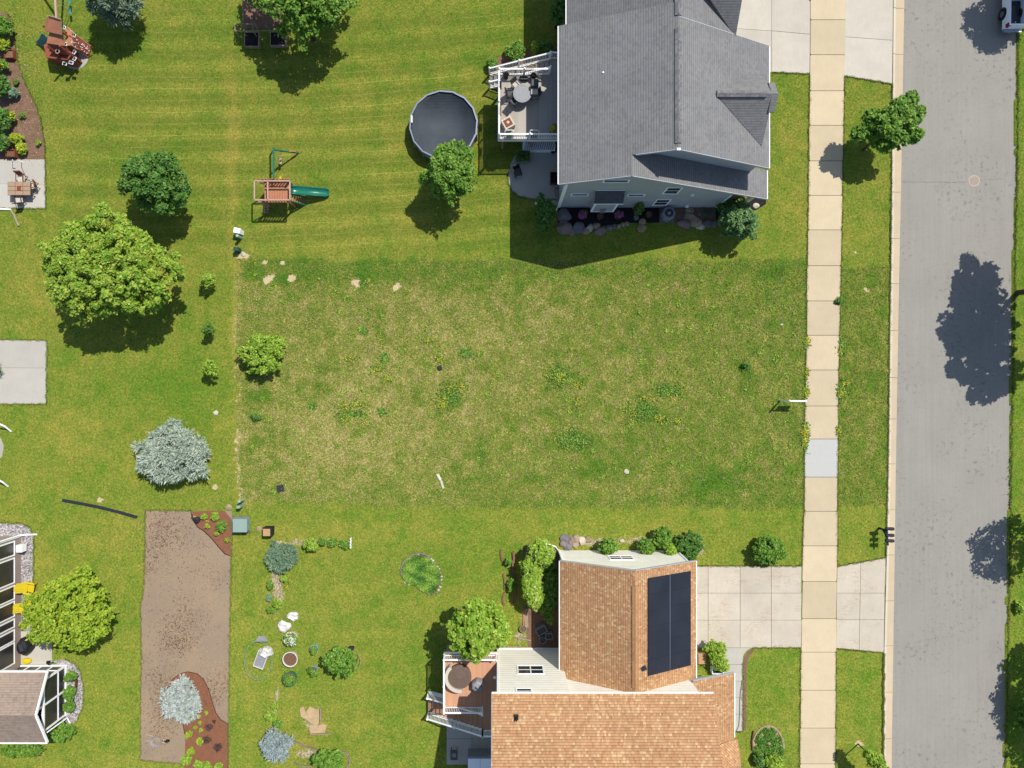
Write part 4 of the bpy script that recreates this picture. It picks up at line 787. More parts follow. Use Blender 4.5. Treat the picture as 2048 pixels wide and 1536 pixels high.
# mulch bed at the left edge
for px, py, rx, ry, hc, m_, fl_, lb, sd in [(2, 55, 26, 24, .8, 'lf_mid', 0, 'leafy green shrub at the top of the brown mulch bed', 71), (6, 88, 16, 14, .5, 'lf_yellow', 1, 'low shrub with yellow flowers above the rusty square planter frame', 72), (0, 130, 20, 12, .5, 'lf_mid', 1, 'flowering plant just below the rusty square planter frame', 73),
        (2, 172, 20, 22, .8, 'lf_dark', 0, 'dark leafy shrub in the middle of the brown mulch bed', 74), (25, 186, 14, 12, .4, 'lf_teal', 0, 'grassy pale plant in the middle of the brown mulch bed', 75), (5, 240, 22, 24, .7, 'lf_dark', 0, 'dark shrub with yellow neighbour in the brown mulch bed', 76),
        (22, 233, 10, 10, .5, 'lf_yellow', 1, 'yellow flowered clump beside a dark shrub in the mulch', 77), (2, 285, 20, 18, .6, 'lf_dark', 0, 'dark shrub above the brown planter box by the patio', 78), (32, 277, 14, 11, .4, 'lf_yellow', 1, 'wide yellow-green clump near the patio, upper one', 79), (44, 297, 11, 12, .4, 'lf_yellow', 1, 'wide yellow-green clump near the patio, lower one', 80),
        (32, 163, 7, 7, .2, 'lf_mid', 0, 'tiny green tuft in open mulch beside the dark shrub', 81), (45, 231, 7, 6, .2, 'lf_mid', 0, 'tiny dark tuft in open mulch, middle of the bed', 82), (77, 285, 6, 6, .2, 'lf_lime', 0, 'tiny round tuft near the lower mulch edge', 83)]:
    plant('bed_plant', lb, 'plant', px, py, rx, ry, hc, M[m_], 0.1 if rx > 8 else .06, int(rx * ry * 5) + 120, 12, seed=sd, hz=hc * .8, trunk=0.02, parts=SH, flowers=(M['petal_yellow'], 40, 0.06) if fl_ else None, group='plants in the brown mulch bed')
# red mulch beds
for px, py, r_, m_, lb, sd in [(413, 1424, 4, 'lf_yellow', 'tiny yellow-green plant nearest the right mulch edge', 0), (398, 1432, 4, 'lf_yellow', 'tiny yellow-green plant right of the silver spruce tip', 1), (384, 1438, 5, 'lf_yellow', 'tiny plant just below the silver spruce', 2), (400, 1445, 3.5, 'lf_yellow', 'smallest yellow-green plant in the red mulch', 3),
        (391, 1455, 4, 'lf_yellow', 'tiny plant in the middle of a loose row of seedlings', 4), (402, 1460, 4, 'lf_yellow', 'tiny plant left of the dark twiggy seedlings', 5), (378, 1469, 8, 'lf_yellow', 'rounded yellow-green plant at the left mulch edge', 6), (400, 1482, 8, 'lf_yellow', 'yellow-green plant touching a dark twiggy seedling', 7), (382, 1502, 8, 'lf_yellow', 'yellow-green plant near the bottom mulch edge', 8),
        (419, 1454, 8, 'lf_twig', 'dark twiggy seedling, upper left of three', 9), (429, 1442, 4, 'lf_twig', 'smallest dark twiggy seedling in the red mulch', 10), (414, 1479, 9, 'lf_twig', 'dark twiggy seedling beside a yellow-green plant', 11), (437, 1493, 9, 'lf_twig', 'dark twiggy seedling nearest the lawn', 12),
        (373, 1519, 11, 'lf_lime', 'lime green bush at the bottom edge, leftmost in the red mulch', 13), (397, 1529, 10, 'lf_lime', 'lime green bush at the bottom edge, second from the left', 14), (415, 1530, 9, 'lf_lime', 'lime green bush at the bottom edge, third from the left', 15), (437, 1533, 9, 'lf_lime', 'lime green bush at the bottom edge, nearest the lawn', 16),
        (430, 1033, 9, 'lf_lime', 'feathery green plant in the corner bed by the watering can', 17), (444, 1052, 12, 'lf_mid', 'largest green bush in the corner mulch bed', 18), (415, 1052, 5, 'lf_yellow', 'yellow tuft nearest the watering can', 19), (433, 1067, 5, 'lf_yellow', 'yellow tuft below the largest corner bush', 20), (455, 1080, 5, 'lf_yellow', 'yellow tuft at the pointed end of the corner bed', 21), (409, 1033, 7, 'lf_lime', 'pale plant above the yellow rake handle', 22)]:
    plant('seedling', lb, 'plant', px, py, r_, r_, 0.12 + r_ * .012, M[m_], 0.05 + r_ * .003, int(r_ * r_ * 5) + 60, 7, style='needle' if m_ == 'lf_twig' else 'broad', seed=100 + sd, hz=0.1 + r_ * .015, trunk=0.012, parts=SH, group='young plants in the red mulch')
# garden strip plants
for px, py, rx, ry, hc, m_, lb, sd in [(622, 1089, 18, 14, .5, 'lf_lime', 'yellow-green bush right of the round juniper', 0), (645, 1083, 10, 9, .3, 'lf_mid', 'straggly low plant between bush and white picket edge', 1), (665, 1085, 10, 10, .2, 'lf_mid', 'low green plant left of the white picket edge', 2), (690, 1088, 12, 10, .2, 'lf_mid', 'low green plant touching the white picket edge', 3),
        (541, 1170, 8, 9, .3, 'lf_mid', 'dark green clump at the left side of the garden strip', 4), (568, 1157, 8, 7, .3, 'lf_lime', 'bright clump at the right side of the garden strip', 5), (555, 1207, 10, 10, .3, 'lf_lime', 'lime clump above the white plastic bags', 6), (543, 1220, 10, 6, .3, 'lf_mid', 'green clump at the lower end of the upper strip', 7), (538, 1195, 6, 8, .2, 'lf_teal', 'grey-green tuft on the left of the garden strip', 8),
        (549, 1412, 9, 7, .3, 'lf_lime', 'yellow flowering clump on the lower garden strip', 9), (543, 1432, 15, 12, .4, 'lf_lime', 'lime bush above the powder blue spruce', 10), (556, 1447, 11, 9, .3, 'lf_mid', 'strappy green plant touching the powder blue spruce', 11), (511, 834, 10, 7, .2, 'lf_dark', 'small dark clump alone in the vacant lot', 12), (1678, 602, 7, 6, .2, 'lf_dark', 'dark weed growing over the sidewalk corner', 13), (1492, 730, 7, 6, .3, 'lf_dark', 'dark seedling in the vacant lot near the sign post', 14)]:
    plant('garden_plant', lb, 'plant', px, py, rx, ry, hc, M[m_], 0.075, int(rx * ry * 4.5) + 100, 9, seed=140 + sd, hz=hc * .7, trunk=0.015, parts=SH, group='plants of the kitchen garden' if sd < 12 else None)
bed('flower_bed', RB, M['mulch_brown'], 0.01)
def cover_plants():
    r = np.random.default_rng(23); px = r.uniform(800, 886, 7000) + r.normal(0, 2, 7000); py = r.uniform(1106, 1192, 7000); k = inside([(843 + (a - 843) * .95, 1148 + (b - 1148) * .95) for a, b in RB], px, py); px, py = px[k], py[k]
    x = (px - NX) / 28; y = -(py - NY) / 28; n = len(x); cl = np.sin(px * .13 + 2 * np.sin(py * .09)) * np.sin(py * .15 + 1) + r.normal(0, .5, n); z = 0.04 + .08 * r.random(n) + .04 * np.clip(cl, 0, 1); s_ = r.uniform(.03, .075, n); a = r.uniform(0, 6.28, n); tl = r.normal(0, .5, (n, 2))
    v = np.stack([np.stack([x + s_ * np.cos(a + t), y + s_ * np.sin(a + t), z + s_ * (np.cos(a + t) * tl[:, 0] + np.sin(a + t) * tl[:, 1]) * .6], -1) for t in (0, 1.57, 3.14, 4.71)], 1).reshape(-1, 3)
    o = npmesh('ground_cover', v, 4, M['lf_mid'], tint=np.clip(.5 + .3 * cl, 0, 1)[:, None]); o['kind'] = 'stuff'
cover_plants()
_o = [(1536 + 31 * math.cos(t), 1500 + 48 * math.sin(t)) for t in np.linspace(0, 2 * math.pi, 24)[:-1]]
def oval_plants():
    r = np.random.default_rng(29); px = r.uniform(1503, 1570, 5200); py = r.uniform(1450, 1545, 5200); e = ((px - 1536) / 30) ** 2 + ((py - 1500) / 46) ** 2; k = (e < 1) & (np.sin(px * .21 + 2) * np.sin(py * .17) + r.normal(0, .35, 5200) > -.25); px, py = px[k], py[k]
    x = (px - NX) / 28; y = -(py - NY) / 28; n = len(x); z = 0.04 + .12 * r.random(n); s_ = r.uniform(.03, .08, n); a = r.uniform(0, 6.28, n); tl = r.normal(0, .5, (n, 2))
    v = np.stack([np.stack([x + s_ * np.cos(a + t), y + s_ * np.sin(a + t), z + s_ * (np.cos(a + t) * tl[:, 0] + np.sin(a + t) * tl[:, 1]) * .6], -1) for t in (0, 1.57, 3.14, 4.71)], 1).reshape(-1, 3)
    o = npmesh('ground_cover', v, 4, M['lf_mid'], tint=r.random(n)[:, None] * .7); o['kind'] = 'stuff'
bed('flower_bed', _o, M['chips'], 0.01); oval_plants()
# trees right of the road: crowns reach in from beyond the frame, shadows fall on the asphalt
plant('roadside_tree', 'tall tree beyond the road whose big shadow lies on the asphalt', 'tree', 2185, 560, 92, 150, 6.4, M['lf_dark'], 0.2, 15000, 30, seed=91, hz=3.0, trunk=0.2, lsize=0.34, fill=0.85, clump=.26, lobes=[(2190, 470, 40, 6), (2200, 560, 55, 6), (2205, 640, 50, 6), (2195, 420, 22, 6), (2100, 640, 20, 5.6), (2105, 600, 18, 5.8), (2112, 665, 16, 5.4), (2165, 440, 40, 6), (2195, 520, 70, 7), (2150, 545, 50, 6), (2160, 620, 50, 6), (2210, 640, 60, 6), (2200, 420, 50, 7), (2110, 575, 26, 5.6), (2135, 470, 34, 6), (2230, 500, 60, 7), (2150, 395, 22, 6), (2170, 690, 30, 6), (2120, 530, 22, 6), (2120, 640, 22, 6)])
plant('roadside_tree', 'smaller tree beyond the road beside the spiky shadow near the driveway', 'tree', 2166, 1062, 80, 80, 4.5, M['lf_dark'], 0.13, 5200, 22, seed=82, hz=1.8, trunk=0.12, lsize=0.26, fill=0.9)
plant('roadside_tree', 'tree at the upper right whose shadow falls around the white car', 'tree', 2165, -112, 70, 66, 5.0, M['lf_dark'], 0.14, 5200, 22, seed=83, hz=2.2, trunk=0.14, lsize=0.34, fill=0.6)
plant('roadside_tree', 'tree at the lower right corner, dark over the grass edge', 'tree', 2196, 1400, 70, 150, 4.0, M['lf_dark'], 0.16, 9000, 22, seed=84, hz=2.2, trunk=0.14, lsize=0.34, fill=0.5)
plant('rounded_shrub', 'green shrub in the lower right corner beside the road', 'shrub', 2046, 1430, 14, 34, 0.8, M['lf_mid'], 0.12, 1600, 10, seed=85, hz=0.8, trunk=0.04, parts=SH)
plant('rounded_shrub', 'bright weed clump beside the road below the spiky shadow', 'shrub', 2040, 1215, 10, 14, 0.3, M['lf_lime'], 0.09, 600, 8, seed=86, hz=0.3, trunk=0.02, parts=SH)
# ------------------------------------------------------------------ buildings
def wall_box(name, x0, y0, x1, y1, z0, z1, mat, parent):
    return MB().box(((x0 + x1) / 2, (y0 + y1) / 2, (z0 + z1) / 2), (x1 - x0, y1 - y0, z1 - z0)).build(name, mat, parent)
def vprism(pts, d, name, mat, parent):          # vertical polygon pts extruded by vector d
    d = Vector(d); n = len(pts); vs = [Vector(p) for p in pts] + [Vector(p) + d for p in pts]
    me = MB().add(vs, [tuple(range(n)), tuple(range(n, 2 * n))[::-1]] + [(k, n + k, n + (k + 1) % n, (k + 1) % n) for k in range(n)])
    o = me.build(name, mat, parent); bm_fix(o); return o
def bm_fix(o):
    import bmesh
    b = bmesh.new(); b.from_mesh(o.data); bmesh.ops.recalc_face_normals(b, faces=b.faces); b.to_mesh(o.data); b.free()
def window(parent, cx, y, cz, w_, h_, face, panes=2, grid='H', mat_frame='trim', axis='Y', glass='glass'):
    """face = +1/-1 : outward direction along axis"""
    fw = 0.09; fr = MB()
    def bx(mb, a, z, sa, sz, dp, off):
        if axis == 'Y': mb.box((a, y + face * off, z), (sa, dp, sz))
        else: mb.box((y + face * off, a, z), (dp, sa, sz))
    bx(fr, cx, cz + h_ / 2 + fw / 2, w_ + 2 * fw, fw, 0.035, 0.0175); bx(fr, cx, cz - h_ / 2 - fw / 2, w_ + 2 * fw, fw, 0.045, 0.0225)
    for s_ in (-1, 1): bx(fr, cx + s_ * (w_ / 2 + fw / 2), cz, fw, h_ - .002, 0.033, 0.0165)
    if grid in ('V', 'VH'):
        for k in range(1, panes): bx(fr, cx - w_ / 2 + w_ * k / panes, cz, 0.07, h_ - .002, 0.03, 0.015)
    if grid in ('H', 'VH'): bx(fr, cx, cz, w_ - 0.01, 0.05, 0.026, 0.013)
    f = fr.build('window', M[mat_frame], parent)
    p = MB(); bx(p, cx, cz, w_ - .004, h_ - 0.004, 0.012, 0.007); p.build('pane', M[glass], f); return f
class MBL:                                     # same shapes, but every piece becomes a part of its own
    def __init__(s): s.l = []
    def bar(s, *a, **k): s.l.append(MB().bar(*a, **k)); return s
    def box(s, *a, **k): s.l.append(MB().box(*a, **k)); return s
    def build(s, name, mat, parent=None): return [m.build(name, mat, parent) for m in s.l][0]
# ---- grey house at the top
GH = empty('grey_house', (10.5, 17.0, 0), 'large two-storey house with grey shingle roof and grey siding', 'house')
S1, S2 = 0.425, 0.547
XE, XR, HR = 3.76, 10.44, 9.60; XE2, HE2 = 17.10, 9.60 - S2 * (17.10 - 10.42)
hl = lambda x: HR - S1 * (XR - x); hr = lambda x: HR - S2 * (x - XR)
XP = 7.95; HP = hl(XP); XL = 18.0; SP = 0.528; hp = lambda x: HP - SP * (x - XP)
Y0, Y1, YN = 12.26, 13.50, 22.05
roof = MB()
roof.slab3([(XE, Y0, hl(XE)), (XP, Y0, HP), (XP, Y1, HP), (XE, Y1, hl(XE))], 0.16)
roof.slab3([(XE, Y1, hl(XE)), (XR, Y1, HR), (XR, YN, HR), (XE, YN, hl(XE))], 0.16)
roof.slab3([(4.34, YN - .3, 5.8), (XR, YN - .3, HR - .01), (XR, 31, HR - .01), (4.34, 31, 5.8)], 0.16)
roof.slab3([(XR, Y1, HR), (XE2, Y1, HE2), (XE2, 21.18, HE2), (XR, 21.18, HR)], 0.16)
roof.slab3([(XR, 21.18, HR), (14.45, 21.18, hr(14.45)), (14.45, 31, hr(14.45)), (XR, 31, HR)], 0.158)
roof.slab3([(XP, Y0, HP), (XL, Y0, hp(XL)), (XL, 14.15, hp(XL)), (XP, 14.15, HP)], 0.16)
# garage cross gable, south slope then north slope
gz = lambda y: hr(14.40) + 0.98 * (y - 21.2)
vx = lambda y: XR + (HR - gz(y)) / S2
yt = 24.2
roof.slab3([(14.52, 21.12, gz(21.12)), (14.30, yt, gz(yt)), (max(XR, vx(yt)), yt, gz(yt)), (vx(21.3), 21.3, gz(21.3))], 0.15)
roof.slab3([(14.30, yt, gz(yt)), (14.52, 28.2, gz(20.4)), (10.5, 28.2, gz(20.4)), (10.0, yt, gz(yt))], 0.15)
# front gable
DH = 8.2; xd = XR + (HR - DH) / S2; yr = 17.27; XG = 16.5
for sgn, yy in ((-1, 14.74), (1, 19.72)):
    ze = hr(XG) - 0.0
    roof.slab3([(xd, yr, DH + .03), (XG, yr, DH + .03), (XG + 0.0, yy, hr(XG) + .02)], 0.12)
roof.slab3([(XG - 0.1, yr - .9, DH - .55), (XG + .28, yr - .9, DH - .55), (XG + .28, yr, DH + .02), (XG - 0.1, yr, DH + .02)], 0.1)
roof.slab3([(XG - 0.1, yr, DH + .02), (XG + .28, yr, DH + .02), (XG + .28, yr + .9, DH - .55), (XG - 0.1, yr + .9, DH - .55)], 0.1)
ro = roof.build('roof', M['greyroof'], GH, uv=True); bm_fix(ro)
rv = MB()
for y0, y1 in ((13.85, 20.5), (21.25, 31)):
    for s_, sl_ in ((-1, S1), (1, S2)): rv.slab3([(XR, y0, HR + .07), (XR + s_ * .2, y0, HR + .07 - .2 * sl_), (XR + s_ * .2, y1, HR + .07 - .2 * sl_), (XR, y1, HR + .07)], 0.07)
for s_ in (-1, 1): rv.slab3([(xd + .1, yr, DH + .1), (xd + .1, yr + s_ * .2, DH), (XG - .4, yr + s_ * .2, DH), (XG - .4, yr, DH + .1)], 0.07)
o = rv.build('ridge_vent', M['ridge'], ro, uv=True); bm_fix(o)
v = P(1205, 149, 7.6); MB().lathe((v.x, v.y, v.z - .3), [(.05, 0), (.05, .62), (.04, .62)], 12).box((v.x, v.y, v.z - .0), (.34, .34, .04), 0).build('vent_pipe', M['trim'], ro)
v = P(1357, 303, 9.7); MB().box((XR + .02, Y1 - .02, HR - .02), (.22, .12, .14)).build('vent_pipe', M['trim'], ro)
def gutter(mb, a, b, out): 
    a = Vector(a); b = Vector(b); mb.bar(a + Vector(out) * .03, b + Vector(out) * .03, .06, .09)
gt = MBL(); gutter(gt, (XE, Y0, hl(XE) - .08), (XE, YN, hl(XE) - .08), (-1, 0, 0)); gutter(gt, (4.34, YN + .05, 5.72), (4.34, 31, 5.72), (-1, 0, 0))
gutter(gt, (XE2, Y1, HE2 - .08), (XE2, 21.18, HE2 - .08), (1, 0, 0)); gutter(gt, (XL, Y0, hp(XL) - .08), (XL, 14.15, hp(XL) - .08), (1, 0, 0))
gt.build('gutter', M['white'], ro)
fa = MBL()
for a, b in (((XE, Y0, hl(XE)), (XP, Y0, HP)), ((XP, Y0, HP), (XL, Y0, hp(XL))), ((8.2, Y1, hl(8.2)), (XR, Y1, HR)), ((XR, Y1, HR), (XE2, Y1, HE2)), ((XR, 21.18, HR), (XE2, 21.18, HE2))):
    s_ = -1 if a[1] < 20 else 1
    fa.bar(Vector(a) + Vector((0, s_ * .02, -.1)), Vector(b) + Vector((0, s_ * .02, -.1)), .035, .2)
fa.build('fascia', M['fasciam'], ro)
YW, YW2 = 12.46, 13.74
vprism([(4.32, YW, 0), (15.6, YW, 0), (15.6, YW, hp(15.6) - .17), (XP, YW, HP - .17), (4.32, YW, hl(4.32) - .17)], (0, 1.3, 0), 'wall', M['greyside'], GH)
vprism([(4.32, YW2 + .1, 0), (16.6, YW2 + .1, 0), (16.6, YW2 + .1, hr(16.6) - .17), (XR, YW2 + .1, HR - .17), (4.32, YW2 + .1, hl(4.32) - .17)], (0, 7.3, 0), 'wall', M['greyside'], GH)
vprism([(4.85, 21.1, 0), (13.9, 21.1, 0), (13.9, 21.1, hr(13.9) - .25), (XR, 21.1, HR - .3), (4.85, 21.1, 5.8)], (0, 9.5, 0), 'wall', M['greyside'], GH)
vprism([(XG - .1, 15.0, hr(XG) - .1), (XG - .1, 19.5, hr(XG) - .1), (XG - .1, yr, DH - .12)], (.06, 0, 0), 'gable_wall', M['trim'], GH)
wall_box('stone_wall', 15.62, 12.6, 16.55, 13.6, 0, 3.2, M['stone'], GH)
MB().bar((17.5, 12.75, 0), (17.5, 12.75, 3.2), .24).build('porch_post', M['white'], GH)
ct = MBL()
ct.box((4.36, YW - .012, 3.1), (.14, .03, 6.6)); ct.box((4.31, YW + .06, 3.1), (.03, .14, 6.6)); ct.box((15.56, YW - .012, 1.7), (.12, .03, 3.4)); ct.box((16.52, YW2 + .08, 5.6), (.14, .03, 1.1))
ct.build('corner_trim', M['trim'], GH)
window(GH, 7.32, YW, 6.75, 1.45, .42, -1, grid='', panes=1); window(GH, 5.43, YW, 3.55, 1.0, .38, -1, grid='', panes=1); window(GH, 9.2, YW, 3.4, 1.0, .38, -1, grid='', panes=1)
window(GH, 11.35, YW, 4.52, .85, 1.35, -1); window(GH, 11.34, YW, 1.53, .85, 1.4, -1)
bo = wall_box('bay_wall', 6.48, 11.95, 8.08, YW - .003, .9, 3.9, M['greyside'], GH)
bt = MBL()
for x in (6.53, 8.03): bt.box((x, 11.94, 2.4), (.13, .04, 3.0))
bt.box((7.28, 11.94, .95), (1.47, .035, .1)); bt.build('corner_trim', M['trim'], bo)
b = MB().slab3([(6.34, 11.75, 3.88), (8.25, 11.75, 3.88), (8.25, YW, 4.72), (6.34, YW, 4.72)], .1).build('bay_roof', M['darkroof'], GH, uv=True); bm_fix(b)
MBL().box((7.3, 11.76, 3.83), (1.95, .05, .12)).box((7.3, YW - .04, 4.74), (1.95, .05, .05)).build('fascia', M['trim'], b)
MB().box((7.25, 11.88, 1.6), (.38, .12, .34)).box((7.25, 11.80, 1.5), (.24, .16, .14)).build('wall_vent', M['greypot'], GH)
for x, z in ((12.9, 3.6), ): MB().box((x, YW - .05, z), (.22, .1, .22)).build('wall_light', M['white'], GH)
for x, z in ((13.35, .35), (10.2, .3)): MB().box((x, YW - .06, z + .2), (.2, .12, .26)).build('meter_box', M['trim'], GH)
MB().tube([(4.2, 12.3, hl(4) - .5), (4.2, 12.35, .3), (4.1, 12.0, .08)], .045).build('downspout', M['white'], GH)
# ---- railings, decks, stairs
def railing(parent, pts, z0, z1s, mat, posts=True, step=.115, h=.92, thick=.09):
    """pts: list of (x,y,z_floor)"""
    ra = MB()
    for a, b in zip(pts[:-1], pts[1:]):
        a = Vector(a); b = Vector(b); ra.bar(a + Vector((0, 0, h)), b + Vector((0, 0, h)), thick, .05); ra.bar(a + Vector((0, 0, .12)), b + Vector((0, 0, .12)), .05, .05)
    r_ = ra.build('railing', mat, parent); off = parent.location
    pm = MB().box((0, 0, 0), (.1, .1, 1.06)).lathe((0, 0, .53), [(.075, 0), (.02, .06)], 8); po = pm.build('post', mat, None); bal = MB().box((0, 0, 0), (.032, .032, h - .14)).build('baluster', mat, None)
    pme, bme = po.data, bal.data; bpy.data.objects.remove(po); bpy.data.objects.remove(bal)
    nb = 0
    for i, (a, b) in enumerate(zip(pts[:-1], pts[1:])):
        a = Vector(a); b = Vector(b); L = (b - a).length; npst = max(1, round(L / 1.9)); nn = int(L / step)
        for k in range(npst + (1 if i == len(pts) - 2 else 0)): share(pme, 'post', r_, a.lerp(b, k / npst) + Vector((0, 0, .5)) - off)
        for k in range(1, nn):
            if nb < 96: share(bme, 'baluster', r_, a.lerp(b, k / nn) + Vector((0, 0, .12 + h / 2 - .04)) - off); nb += 1
    return r_
def stairs(parent, x0, x1, ya, yb, ztop, n, mat, strmat):
    so_ = MB()
    for y in (ya, yb): so_.slab3([(x0, y - .03, ztop), (x0, y + .03, ztop), (x1, y + .03, .05), (x1, y - .03, .05)], .28)
    s_ = so_.build('staircase', strmat, parent); bm_fix(s_)
    w_ = abs(x1 - x0) / n; tm = MB().box((0, 0, 0), (w_ * .92, abs(yb - ya) - .08, .045)).build('tread', mat, None); me = tm.data; bpy.data.objects.remove(tm)
    for k in range(n):
        t = (k + .5) / n; share(me, 'tread', s_, Vector((x0 + (x1 - x0) * t, (ya + yb) / 2, ztop * (1 - (k + .6) / (n + .2)))) - parent.location)
DK = empty('deck', (2.2, 18.7, 0), 'raised pale grey deck with white railings and stairs beside the grey house', 'deck')
DZ = 2.5
fl = MB()
fl.prism([(.03, 16.46), (4.28, 16.46), (4.28, 22.0), (3.53, 22.0), (3.53, 20.92), (.03, 20.92)], DZ - .22, DZ)
fl.build('floor', M['greydeck'], DK)
sk = MB(); sk.bar((.0, 16.44, DZ - .14), (4.28, 16.44, DZ - .14), .04, .26); sk.bar((.01, 16.44, DZ - .14), (.01, 20.93, DZ - .14), .04, .26); sk.build('rim_board', M['white'], DK)
for x, y in ((.3, 16.7), (2.3, 16.7), (.3, 18.7), (.3, 20.6), (2.3, 20.6)): MB().bar((x, y, 0), (x, y, DZ - .22), .14).build('support_post', M['weathered'], DK)
railing(DK, [(4.22, 16.52, DZ), (.08, 16.52, DZ), (.08, 20.86, DZ), (3.45, 20.86, DZ)], 0, 0, M['white'])
railing(DK, [(4.2, 21.95, DZ), (3.55, 21.95, DZ)], 0, 0, M['white'])
stairs(DK, 3.5, -.62, 20.98, 21.93, DZ, 13, M['greydeck'], M['white'])
railing(DK, [(3.5, 21.93, DZ), (-.6, 21.93, .15)], 0, 0, M['white'])
railing(DK, [(3.5, 20.98, DZ), (-.6, 20.98, .15)], 0, 0, M['white'])
BD = empty('deck', (-1.8, -20.5, 0), 'raised red-brown deck with white railings beside the tan-roofed house', 'deck')
BZ = 2.6
MB().prism([(-3.66, -18.42), (-.02, -18.42), (-.02, -23.62), (-1.04, -23.62), (-1.04, -22.05), (-3.66, -22.05)], BZ - .22, BZ).build('floor', M['browndeck'], BD)
sk = MB(); sk.bar((-3.68, -18.42, BZ - .14), (-3.68, -22.05, BZ - .14), .04, .27); sk.bar((-3.68, -18.4, BZ - .14), (0, -18.4, BZ - .14), .04, .27); sk.build('rim_board', M['white'], BD)
for x, y in ((-3.4, -18.7), (-1.8, -18.7), (-3.4, -21.8)): MB().bar((x, y, 0), (x, y, BZ - .22), .14).build('support_post', M['weathered'], BD)
railing(BD, [(-.1, -18.48, BZ), (-3.6, -18.48, BZ), (-3.6, -22.0, BZ), (-1.06, -22.0, BZ)], 0, 0, M['white'])
railing(BD, [(-.06, -23.56, BZ), (-1.04, -23.56, BZ)], 0, 0, M['white'])
stairs(BD, -1.04, -5.0, -22.12, -23.55, BZ, 13, M['browndeck'], M['white'])
railing(BD, [(-1.04, -23.56, BZ), (-4.95, -23.56, .15)], 0, 0, M['white']); railing(BD, [(-1.04, -22.12, BZ), (-4.95, -22.12, .15)], 0, 0, M['white'])
# ---- tan roofed house
TH = empty('tan_roofed_house', (6.5, -21, 0), 'white-sided house with orange-tan shingle roof and rooftop solar panels', 'house')
XA, XB, XC, HE, HT = 4.08, 8.58, 13.06, 3.92, 6.36; YA, YB = -11.8, -19.5
hw = lambda x: HT - (HT - HE) / (XB - XA) * abs(x - XB)
rf = MB(); rf.slab3([(XA, YA, HE), (XB, YA, HT), (XB, YB, HT), (XA, YB, HE)], .15); rf.slab3([(XB, YA, HT), (XC, YA, hw(XC)), (XC, YB, hw(XC)), (XB, YB, HT)], .15)
SM = .5; YE, ZE = -18.75, 8.0; YRG = -25.0
rf.slab3([(-.37, YE, ZE), (12.98, YE, ZE), (12.98, YRG, ZE + SM * 6.25), (-.37, YRG, ZE + SM * 6.25)], .16)
rf.slab3([(-.37, YRG, ZE + SM * 6.25), (12.98, YRG, ZE + SM * 6.25), (12.98, -31.2, ZE), (-.37, -31.2, ZE)], .16)
rf.slab3([(12.6, -19.42, 4.72), (15.82, -19.5, 3.2), (15.82, -31, 3.2), (12.6, -31, 4.72)], .14)
rf.slab3([(12.9, -24.0, 4.75), (16.05, -23.9, 3.15), (16.05, -25.2, 3.85), (12.9, -25.2, 5.4)], .12)
rf.slab3([(12.9, -25.2, 5.4), (16.05, -25.2, 3.85), (16.05, -31, 3.85), (12.9, -31, 5.4)], .12)
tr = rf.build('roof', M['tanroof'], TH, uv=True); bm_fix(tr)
rv = MB(); sg = (HT - HE) / (XB - XA)
for s_ in (-1, 1): rv.slab3([(XB, YA - .95, HT + .07), (XB + s_ * .2, YA - .95, HT + .07 - .2 * sg), (XB + s_ * .2, YB + .35, HT + .07 - .2 * sg), (XB, YB + .35, HT + .07)], .07)
o = rv.build('ridge_vent', M['tanridge'], tr, uv=True); bm_fix(o)
gt = MBL(); gutter(gt, (XA, YA, HE - .08), (XA, YB, HE - .08), (-1, 0, 0)); gutter(gt, (XC, YA, hw(XC) - .08), (XC, YB - .2, hw(XC) - .08), (1, 0, 0)); gutter(gt, (-.37, YE, ZE - .08), (12.98, YE, ZE - .08), (0, 1, 0)); gutter(gt, (15.82, -19.5, 3.12), (15.82, -23.8, 3.12), (1, 0, 0))
gt.build('gutter', M['white'], tr)
fa = MBL()
for a, b in (((XA, YA, HE), (XB, YA, HT)), ((XB, YA, HT), (XC, YA, hw(XC))), ((12.6, -19.4, 4.72), (15.82, -19.48, 3.2))): fa.bar(Vector(a) + Vector((0, .02, -.1)), Vector(b) + Vector((0, .02, -.1)), .035, .2)
fa.bar((-.385, YE, ZE - .13), (-.385, YRG, ZE + SM * 6.25 - .13), .02, .2); fa.build('fascia', M['fasciam'], tr)
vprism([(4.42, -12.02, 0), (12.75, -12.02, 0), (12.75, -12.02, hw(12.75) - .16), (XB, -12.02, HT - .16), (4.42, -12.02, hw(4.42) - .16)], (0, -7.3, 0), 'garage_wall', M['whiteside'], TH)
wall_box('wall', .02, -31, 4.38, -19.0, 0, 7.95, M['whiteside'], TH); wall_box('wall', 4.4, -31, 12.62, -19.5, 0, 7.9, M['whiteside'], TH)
wall_box('porch_wall', 12.64, -31, 14.6, -21.0, 0, 3.7, M['whiteside'], TH)
MBL().box((.0, -18.98, 4.0), (.14, .06, 7.8)).box((4.4, -12.0, 1.9), (.14, .05, 3.8)).box((12.72, -12.0, 1.9), (.12, .05, 3.8)).box((2.2, -18.98, .12), (4.3, .05, .16)).build('corner_trim', M['white'], TH)
window(TH, 2.15, -19.0, 3.85, 1.6, 1.25, 1, 2, 'VH', 'white'); window(TH, 1.6, -19.0, 7.1, .85, .7, 1, 1, 'H', 'white'); window(TH, 8.4, -12.02, 2.2, 1.5, 1.0, 1, 2, 'VH', 'white')
MB().tube([(4.3, -11.95, 3.6), (4.28, -11.93, .3), (4.1, -11.75, .06), (3.1, -11.4, .05)], .05).build('downspout', M['white'], TH)
